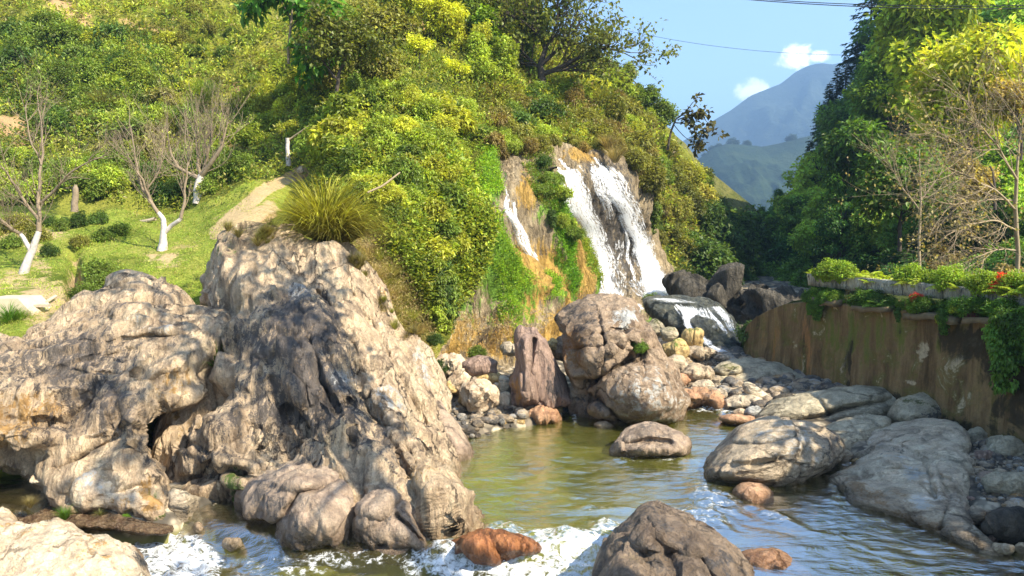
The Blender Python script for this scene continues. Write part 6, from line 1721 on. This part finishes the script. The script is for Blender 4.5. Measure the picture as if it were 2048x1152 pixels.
hand_tree('fruit_tree', 'broad bare fruit tree with thick white painted trunk behind the forked one',
          [('w', [(396, 408, 23.5, .2), (396, 385, 23.5, .17), (398, 365, 23.5, .15), (402, 350, 23.5, .12)]), ('b', [(402, 352, 23.5, .12), (420, 330, 23.4, .09), (440, 300, 23.3, .07), (452, 260, 23.3, .035), (456, 240, 23.3, .015)]), ('b', [(398, 358, 23.5, .10), (375, 345, 23.5, .07), (355, 335, 23.5, .06), (340, 300, 23.5, .03), (330, 250, 23.5, .012)]),
           ('b', [(400, 352, 23.5, .07), (395, 310, 23.5, .05), (390, 250, 23.5, .015)]), ('b', [(405, 345, 23.5, .06), (420, 290, 23.5, .04), (425, 220, 23.5, .012)])],
          ('whitewash', 'bark'), twigs=20, tw_len=1.15, twig_r=.012, seed=7, up=1.4, rs=.8)
hand_tree('tree_stump', 'topped white trunk with one thin slanting branch at the head of the path', [('w', [(577, 332, 25.5, .09), (576, 310, 25.5, .07), (575, 290, 25.5, .065), (575, 276, 25.5, .07)]), ('b', [(578, 280, 25.5, .04), (595, 268, 25.4, .03), (622, 248, 25.3, .015)])], ('whitewash', 'palebark'), seed=9, cat='tree stump')
hand_tree('tree_stump', 'pale broken trunk standing in the shrubs between the two left fruit trees', [('w', [(149, 424, 21.5, .10), (150, 400, 21.5, .085), (151, 378, 21.5, .08), (150, 370, 21.5, .03)])], ('bark', 'palebark'), seed=10, cat='tree stump')
hand_tree('dead_branch', 'grey fallen branch lying on the garden grass left of the forked fruit tree', [('b', [(232, 452, 22, .05), (270, 446, 22, .055), (310, 438, 21.8, .05)])], ('wood', 'wood'), seed=12, cat='branch', bpart='limb')
hand_tree('dead_branch', 'pale fallen branch lying on the soil near the left garden tree', [('b', [(55, 618, 14.3, .03), (90, 606, 14.6, .035), (112, 592, 14.9, .03)])], ('wood', 'wood'), seed=13, cat='branch', bpart='limb')
hand_tree('dead_branch', 'pale bamboo pole leaning over the shrubs right of the golden tuft', [('b', [(735, 385, 17.5, .025), (765, 372, 17.6, .025), (800, 345, 17.8, .02)])], ('palebark', 'palebark'), seed=14, cat='branch', bpart='limb')
hand_tree('dead_branch', 'short driftwood snag sticking out beside the left arm of the waterfall', [('b', [(1085, 345, 25.5, .06), (1100, 338, 25.4, .05), (1114, 334, 25.2, .03)])], ('darkbark', 'darkbark'), seed=15, cat='branch', bpart='limb')
# airy dark tree on the skyline
hand_tree('tree', 'airy dark branched tree leaning into the sky above the waterfall', [('w', [(1080, 190, 34, .22), (1085, 165, 34, .18), (1080, 130, 34, .14), (1090, 100, 34, .10)]),
          ('b', [(1090, 100, 34, .10), (1080, 70, 34, .07), (1050, 45, 34, .05), (1010, 25, 34, .02)]), ('b', [(1082, 130, 34, .10), (1120, 95, 33.8, .07), (1150, 60, 33.6, .04), (1165, 35, 33.5, .02)]), ('b', [(1085, 150, 34, .10), (1140, 125, 33.5, .08), (1200, 95, 33, .05), (1260, 105, 32.6, .02)]),
          ('b', [(1084, 145, 34, .08), (1130, 140, 33.6, .06), (1180, 120, 33.3, .04), (1240, 125, 33, .015)]), ('b', [(1090, 100, 34, .07), (1110, 60, 34, .05), (1120, 30, 34, .02)]), ('b', [(1083, 140, 34, .07), (1050, 110, 34, .05), (1030, 70, 34, .02)])],
          ('darkbark', 'darkbark'), twigs=13, tw_len=1.7, seed=21, twig_r=.028, up=.3, crown=dict(n=5200, size=.17, r=(.10, .32), tint=(.17, .19, .035), keep=.7))
hand_tree('tree', 'small dark tree on the skyline beside the yellow green ridge trees', [('w', [(1010, 150, 35, .14), (1015, 110, 35, .10), (1012, 70, 35, .07)]), ('b', [(1012, 80, 35, .06), (1030, 40, 35, .04), (1050, 0, 35, .02)]), ('b', [(1014, 100, 35, .05), (990, 50, 35, .04), (975, 0, 35, .02)]), ('b', [(1014, 110, 35, .05), (1040, 80, 35, .04), (1065, 50, 35, .02)])],
          ('darkbark', 'darkbark'), twigs=12, tw_len=1.5, seed=23, twig_r=.025, up=.4, crown=dict(n=3600, size=.18, r=(.12, .34), tint=(.20, .25, .03)))
hand_tree('tree', 'slender leaning tree with few drooping brown leaves against the pale mountain', [('w', [(1335, 300, 36, .06), (1342, 262, 36, .05), (1352, 238, 36, .04)]), ('b', [(1352, 238, 36, .04), (1372, 225, 35.8, .03), (1385, 205, 35.6, .015)]), ('b', [(1350, 245, 36, .03), (1385, 248, 35.6, .025), (1420, 262, 35.3, .012)]), ('b', [(1355, 240, 36, .03), (1395, 225, 35.6, .02), (1412, 240, 35.4, .01)]), ('b', [(1348, 250, 36, .02), (1370, 275, 35.8, .015), (1385, 285, 35.7, .01)])],
          ('darkbark', 'darkbark'), twigs=4, tw_len=.6, seed=25, twig_r=.012, twig_level=1, up=0, crown=dict(n=300, size=.24, r=(.06, .2), tint=(.10, .09, .025)))
hand_tree('tree', 'dark green big leaved tree hanging down from the top edge of the picture', [('w', [(577, 128, 28, .05), (577, 90, 28, .045), (585, 30, 28, .04), (590, -40, 28, .03)]), ('b', [(580, 60, 28, .03), (610, 20, 28, .025), (640, -20, 28, .02)]), ('b', [(584, 40, 28, .03), (560, 0, 28, .02), (545, -40, 28, .02)]), ('b', [(580, 80, 28, .03), (615, 70, 27.9, .02), (640, 50, 27.8, .01)]), ('b', [(580, 95, 28, .03), (605, 100, 27.9, .02), (625, 85, 27.8, .01)])],
          ('bark', 'darkbark'), twigs=9, tw_len=.8, seed=27, up=-.2, twig_r=.015, crown=dict(n=3000, size=.34, r=(.12, .40), tint=(.12, .27, .03), aspect=.3))
hand_tree('tree', 'small brown crowned tree below the yellow green shrubs, left of the vine cliff', [('w', [(672, 200, 25, .07), (674, 170, 25, .06), (680, 140, 25, .05)]), ('b', [(680, 140, 25, .04), (700, 110, 25, .03), (720, 90, 25, .02)]), ('b', [(676, 160, 25, .04), (650, 130, 25, .03), (640, 105, 25, .02)]), ('b', [(678, 150, 25, .03), (690, 120, 25, .02), (688, 90, 25, .01)])],
          ('darkbark', 'darkbark'), twigs=9, tw_len=.9, seed=29, twig_r=.015, crown=dict(n=3600, size=.13, r=(.1, .3), tint=(.15, .17, .03)))
# tangled bare tree on the right
hand_tree('bare_tree', 'bare tan tree with a wide tangle of twigs behind the wall at the picture edge', [('w', [(2034, 560, 18.5, .13), (2036, 500, 18.4, .12), (2030, 420, 18.2, .11), (2034, 340, 18, .09)]),
          ('b', [(2032, 420, 18.2, .07), (1990, 380, 17.8, .06), (1930, 350, 17.6, .04), (1880, 330, 17.5, .02)]), ('b', [(2034, 360, 18, .07), (2000, 300, 17.8, .05), (1960, 250, 17.6, .04), (1930, 200, 17.5, .02)]), ('b', [(2032, 460, 18.3, .06), (1990, 440, 18, .05), (1930, 450, 17.8, .04), (1880, 480, 17.6, .02)]),
          ('b', [(2034, 340, 18, .07), (2040, 270, 18, .05), (2060, 180, 18, .03)]), ('b', [(2030, 400, 18.2, .05), (1970, 400, 18, .04), (1900, 410, 17.7, .03), (1840, 390, 17.5, .015)]), ('b', [(2034, 500, 18.4, .05), (1990, 500, 18.2, .04), (1940, 520, 18, .02)]), ('b', [(2000, 300, 17.8, .04), (1940, 300, 17.6, .03), (1850, 260, 17.5, .012)])],
          ('palebark', 'palebark'), twigs=24, tw_len=1.25, seed=31, twig_r=.009, up=-.1, rs=.42, crown=dict(n=2200, size=.07, r=(.05, .14), tint=(.34, .27, .10), keep=.4))
hand_tree('bare_tree', 'thin bare trunk with few twigs left of the tangled tree', [('w', [(1840, 560, 21, .06), (1838, 480, 21, .05), (1842, 400, 21, .04), (1838, 300, 21, .02)]), ('b', [(1840, 420, 21, .03), (1800, 370, 21, .02), (1780, 330, 21, .01)]), ('b', [(1842, 400, 21, .03), (1880, 350, 21, .02), (1900, 300, 21, .01)])],
          ('palebark', 'palebark'), twigs=12, tw_len=1.1, seed=33, twig_r=.008, rs=.7)
# trees beyond the frame on the near right bank: they only throw the dappled shade the photograph shows
for k, (x, y, h, ky, lb) in enumerate([(13.2, 6.0, 6.8, 'round1', 'dense tree on the terrace beyond the right picture edge'), (9.6, 1.6, 9.5, 'airy1', 'thin tall tree near the viewer beyond the right picture edge')]):
    put(ky, 'tree', (x, y, 2.3 if k == 0 else .2), h, MG, lb, 'tree')
# a tree that leans over the viewer from the right; its crown throws the dapples on the left outcrops
lt = add('tree', None, loc=(8, 2, 0))
tag(lt, 'thin tree leaning over the water above and behind the viewer', 'tree')
r = np.random.default_rng(91)
out, ends = [tube([(0, 0, -.3), (-.5, .5, 4), (-2.5, 2, 7.5), (-4.6, 4.2, 9.6), (-6.5, 6, 10.5)], [.2, .17, .13, .08, .04], 8)], []
for k in range(16):
    q = np.array([(-3.4, 3, 8.4), (-4.6, 4.2, 9.6), (-5.6, 5.1, 10.1), (-6.5, 6, 10.5)][k % 4], float)
    grow(q, nz(np.array([r.normal(), r.normal(), .4])), 2.2, .05, 2, r, out, (2, 4), .25, .2, .6, ends)
add('trunk', mesh('trunk', *join(out), M['darkbark']), lt)
ends = [e_ for e_ in ends if e_[2] > 7.9]
V, Fq, col = clump_leaves([(*e_, r.uniform(.15, .45), 1) for e_ in ends[::3]], 1500, .2, .4, .3, .3, .4, 92)
c_ = add('crown', mesh('crown', V, Fq, M['leaf'], smooth=False, col=col), lt); c_.color = MG + (1,)

# ------------------------------------------------------------------ plants of the wall top
WP = []
rw = np.random.default_rng(51)
lbl = {'fern': 'fresh yellow green fern along the top of the retaining wall', 'fern2': 'fresh yellow green fern along the top of the retaining wall', 'bush2': 'green creeping bush spilling over the retaining wall', 'hang1': 'green trailing plant hanging down the retaining wall', 'bush1': 'green creeping bush spilling over the retaining wall'}
for k in range(74):
    px = rw.uniform(1590, 2100)
    u_ = wall_u(px)
    ky = ['fern', 'fern2', 'bush2', 'fern2'][rw.integers(4)]
    q = wall_pt(u_, -rw.uniform(.36, .8), 2.66 + .012 * u_)
    h = rw.uniform(.3, .55)
    put(ky, 'fern' if 'fern' in ky else 'bush', q, h, np.array((.42, .50, .05)) * rw.uniform(.7, 1.15) if 'fern' in ky else np.array((.30, .42, .045)) * rw.uniform(.7, 1.1), lbl[ky] if 'fern' in ky else 'small light green bush growing behind the wall coping', 'fern' if 'fern' in ky else 'bush',
        'ferns along the wall top' if 'fern' in ky else 'bushes behind the coping', parts=False)
for k in range(64):
    px = rw.uniform(1588, 2110)
    u_ = wall_u(px)
    q = wall_pt(u_, -rw.uniform(.0, .32), wall_top(u_) + .0)
    ky = ['bush2', 'bush1', 'fern2', 'bush2'][rw.integers(4)]
    h = rw.uniform(.2, .38)
    tn_ = np.array([(.12, .22, .03), (.20, .32, .035), (.08, .15, .02)][rw.integers(3)]) * rw.uniform(.8, 1.2)
    put(ky, 'fern' if 'fern' in ky else 'bush', q, h, tn_, 'green fern rooted on the ledge below the coping' if 'fern' in ky else lbl['bush2'], 'fern' if 'fern' in ky else 'bush', 'ferns on the wall ledge' if 'fern' in ky else 'bushes spilling over the wall', parts=False)
for k in range(12):
    px = rw.choice([rw.uniform(1600, 1690), rw.uniform(1790, 1960), rw.uniform(2015, 2100)])
    u_ = wall_u(px)
    q = wall_pt(u_, .10, wall_top(u_) + .03)
    put('hang1', 'trailing_plant', q, rw.uniform(.25, .5) * (1.8 if px > 2015 else 1), np.array((.11, .20, .03)) * rw.uniform(.7, 1.4), lbl['hang1'], 'trailing plant', 'trailing plants on the wall')
u_ = wall_u(2035)
put('hang1', 'trailing_plant', wall_pt(u_, .10, 2.4), 1.15, (.12, .22, .035), 'long dark creeper curtain falling down the wall at the picture edge', 'trailing plant', wscale=.9)
for px, n_, z, h, ky, tn_, lb, ct in [(1960, -.5, 2.75, .42, 'bush2', (.85, .07, .04), 'shrub of small red leaves behind the coping, near the picture edge', 'shrub'), (1995, -.85, 2.65, .42, 'tuft2', (.38, .44, .26), 'whitish green bladed plant right of the red shrub', 'plant'), (2040, -.8, 2.7, .36, 'bush1', (.40, .36, .14), 'pale yellow brown shrub at the picture edge on the wall top', 'shrub'),
                                      (1832, -.05, 2.5, .2, 'bush2', (.7, .06, .04), 'small bright red plant spilling over the middle of the wall', 'plant'), (1825, -.1, 2.35, .26, 'bush2', (.26, .13, .08), 'brownish pink shrub around the small red plant', 'shrub'), (1952, .0, 2.34, .24, 'bush2', (.10, .03, .025), 'dark maroon leaved shrub on the wall ledge', 'shrub'),
                                      (1895, .0, 2.18, .24, 'bush2', (.42, .42, .03), 'yellow cushion plant hanging under the ledge', 'plant'), (1920, .0, 2.42, .22, 'bush1', (.36, .42, .05), 'pale yellow green bush on the ledge, left of the maroon one', 'bush')]:
    u_ = wall_u(px)
    put(ky, 'flowering_plant' if ct == 'plant' else 'shrub', wall_pt(u_, n_, z), h, tn_, lb, ct)
fl = add('flower', None, loc=tuple(wall_pt(wall_u(2046), -.6, 2.68)))
tag(fl, 'single orange flower at the right picture edge above the coping', 'flower')
r = np.random.default_rng(77)
V, Fq = leafquads(np.zeros((14, 3)) + np.array([0, 0, .16]), nz(unit(14, r) + np.array([0, 0, .4])), nz(unit(14, r)), np.full(14, .07), np.full(14, .03), .1)
c_ = add('petals', mesh('petals', V, Fq, M['leaf'], smooth=False, col=np.ones((len(V), 3))), fl); c_.color = (.8, .25, .02, 1)
add('stem', mesh('stem', *tube([(0, 0, 0), (.01, 0, .08), (0, 0, .16)], [.005, .005, .004], 5), M['bark']), fl)

# ------------------------------------------------------------------ garden bits and cables
def prism(pts, d0, d1, name='block', z=None):
    n = len(pts)
    a = np.array([P(x, y, d0) for x, y in pts]); b = a + np.array([0, d1 - d0, 0])
    V = np.concatenate([a, b])
    return V


def boxmesh(name, c, sx, sy, sz, rz, mat, bev=.02, rough=.01, seed=0, top=1.0):
    n = 10
    g = []
    import itertools
    u = np.linspace(-1, 1, n)
    faces_v, FF, b = [], [], 0
    for ax in range(3):
        for sg in (-1, 1):
            A, B = np.meshgrid(u, u, indexing='ij')
            q = np.zeros((n, n, 3)); q[..., ax] = sg; q[..., (ax + 1) % 3] = A; q[..., (ax + 2) % 3] = B
            faces_v.append(q.reshape(-1, 3)); f = grid_faces(n, n)
            FF.append((f if sg > 0 else f[:, ::-1]) + b); b += n * n
    q = np.concatenate(faces_v)
    tp = 1 - (1 - top) * (q[:, 2:3] + 1) / 2
    V = q * np.array([sx, sy, sz]) / 2 * np.concatenate([tp, tp, np.ones_like(tp)], 1)
    V += (rough * fbm(V * 3 + seed, 3, seed))[:, None] * q
    c_, s_ = math.cos(rz), math.sin(rz)
    V = V @ np.array([[c_, s_, 0], [-s_, c_, 0], [0, 0, 1]])
    V[:, 2] += sz / 2
    return mesh(name, V, np.concatenate(FF), mat, smooth=False)


p = P(12, 662, 13.9)
cb = add('concrete_drain', None, loc=tuple(p))
tag(cb, 'pale concrete drain head with a dark round opening at the left edge, in the grass', 'drain')
# body with arched opening facing the camera
V, Fc = [], []
th = np.linspace(0, np.pi, 17)
ox, oz, R_ = -.12, .02, .21
inner = [(ox + R_ * math.cos(a), oz + R_ * math.sin(a) * 1.15) for a in th]
outer = []
for a in th:
    cx_, cz_ = math.cos(a), math.sin(a)
    k = min(.52 / max(abs(cx_), 1e-6), .60 / max(cz_, 1e-6))
    xx, zz = cx_ * k, cz_ * k
    if zz > .3 and xx > 0:
        xx = min(xx, .52 - (zz - .3) * .9)
    outer.append((xx, zz))
for yy in (0, .7):
    for a in inner: V.append((a[0], yy, a[1]))
    for a in outer: V.append((a[0], yy, a[1]))
n = len(th)
for i in range(n - 1):
    Fc.append((i, i + 1, n + i + 1, n + i))
    Fc.append((2 * n + i, 3 * n + i, 3 * n + i + 1, 2 * n + i + 1))
    Fc.append((n + i, n + i + 1, 3 * n + i + 1, 3 * n + i))
    Fc.append((i, 2 * n + i, 2 * n + i + 1, i + 1))
add('drain_body', mesh('drain_body', V, np.array(Fc), M['concrete'], smooth=False), cb)
add('drain_shade_sheet', mesh('drain_shade_sheet', [(-.4, .5, 0), (.2, .5, 0), (.2, .5, .35), (-.4, .5, .35)], [(0, 1, 2, 3)], M['darkbark'], smooth=False), cb)  # dark sheet standing in for the shade inside the opening
pl = add('plank', boxmesh('plank', None, .62, .16, .05, .1, M['wood'], seed=3), loc=tuple(P(64, 614, 14.2)))
tag(pl, 'weathered plank lying across a ditch right of the concrete drain', 'plank')
st = rock('stone', 'small white stone at the head of the path below the topped trunk', 'stone', [(594, 343), (598, 334), (606, 335), (608, 343), (601, 347)], 24.6, .1, 'pale', N=36, K=18, amp=.01, seed=400)
for k, (a, b_, sag, lb) in enumerate([((1165, 38, 60), (2300, 62, 40), 1.9, 'single thin cable crossing the sky below the others'), ((1440, -6, 30), (2300, 8, 26), .28, 'upper thick black cable at the top edge of the picture'), ((1490, -4, 33), (2300, 2, 28), .25, 'second black cable just above the thick one, fading out at the left')]):
    A, B = P(*a), P(*b_)
    s = np.linspace(0, 1, 60)[:, None]
    V3 = A + (B - A) * s; V3[:, 2] -= sag * 4 * (s * (1 - s))[:, 0]
    cbm = mesh('cable', *tube(V3, np.full(60, .016 if k else .012), 6), M['cable'])
    o = add('cable', cbm); tag(o, lb, 'cable')

# ------------------------------------------------------------------ the air
m = bpy.data.materials.new('haze'); m.use_nodes = True
t = NT(m.node_tree)
pv = t.n('ShaderNodeVolumePrincipled', {'Color': (.36, .62, 1.0, 1), 'Density': .0006, 'Anisotropy': .2})
t.n('ShaderNodeOutputMaterial', {'Volume': pv})
V = np.array([(x, y, z) for x in (-3300, 3300) for y in (-500, 3500) for z in (-60, 420)], float)
Fh = [(0, 1, 3, 2), (4, 6, 7, 5), (0, 4, 5, 1), (2, 3, 7, 6), (0, 2, 6, 4), (1, 5, 7, 3)]
hz = add('haze', mesh('haze', V, Fh, m, smooth=False), kind='stuff')
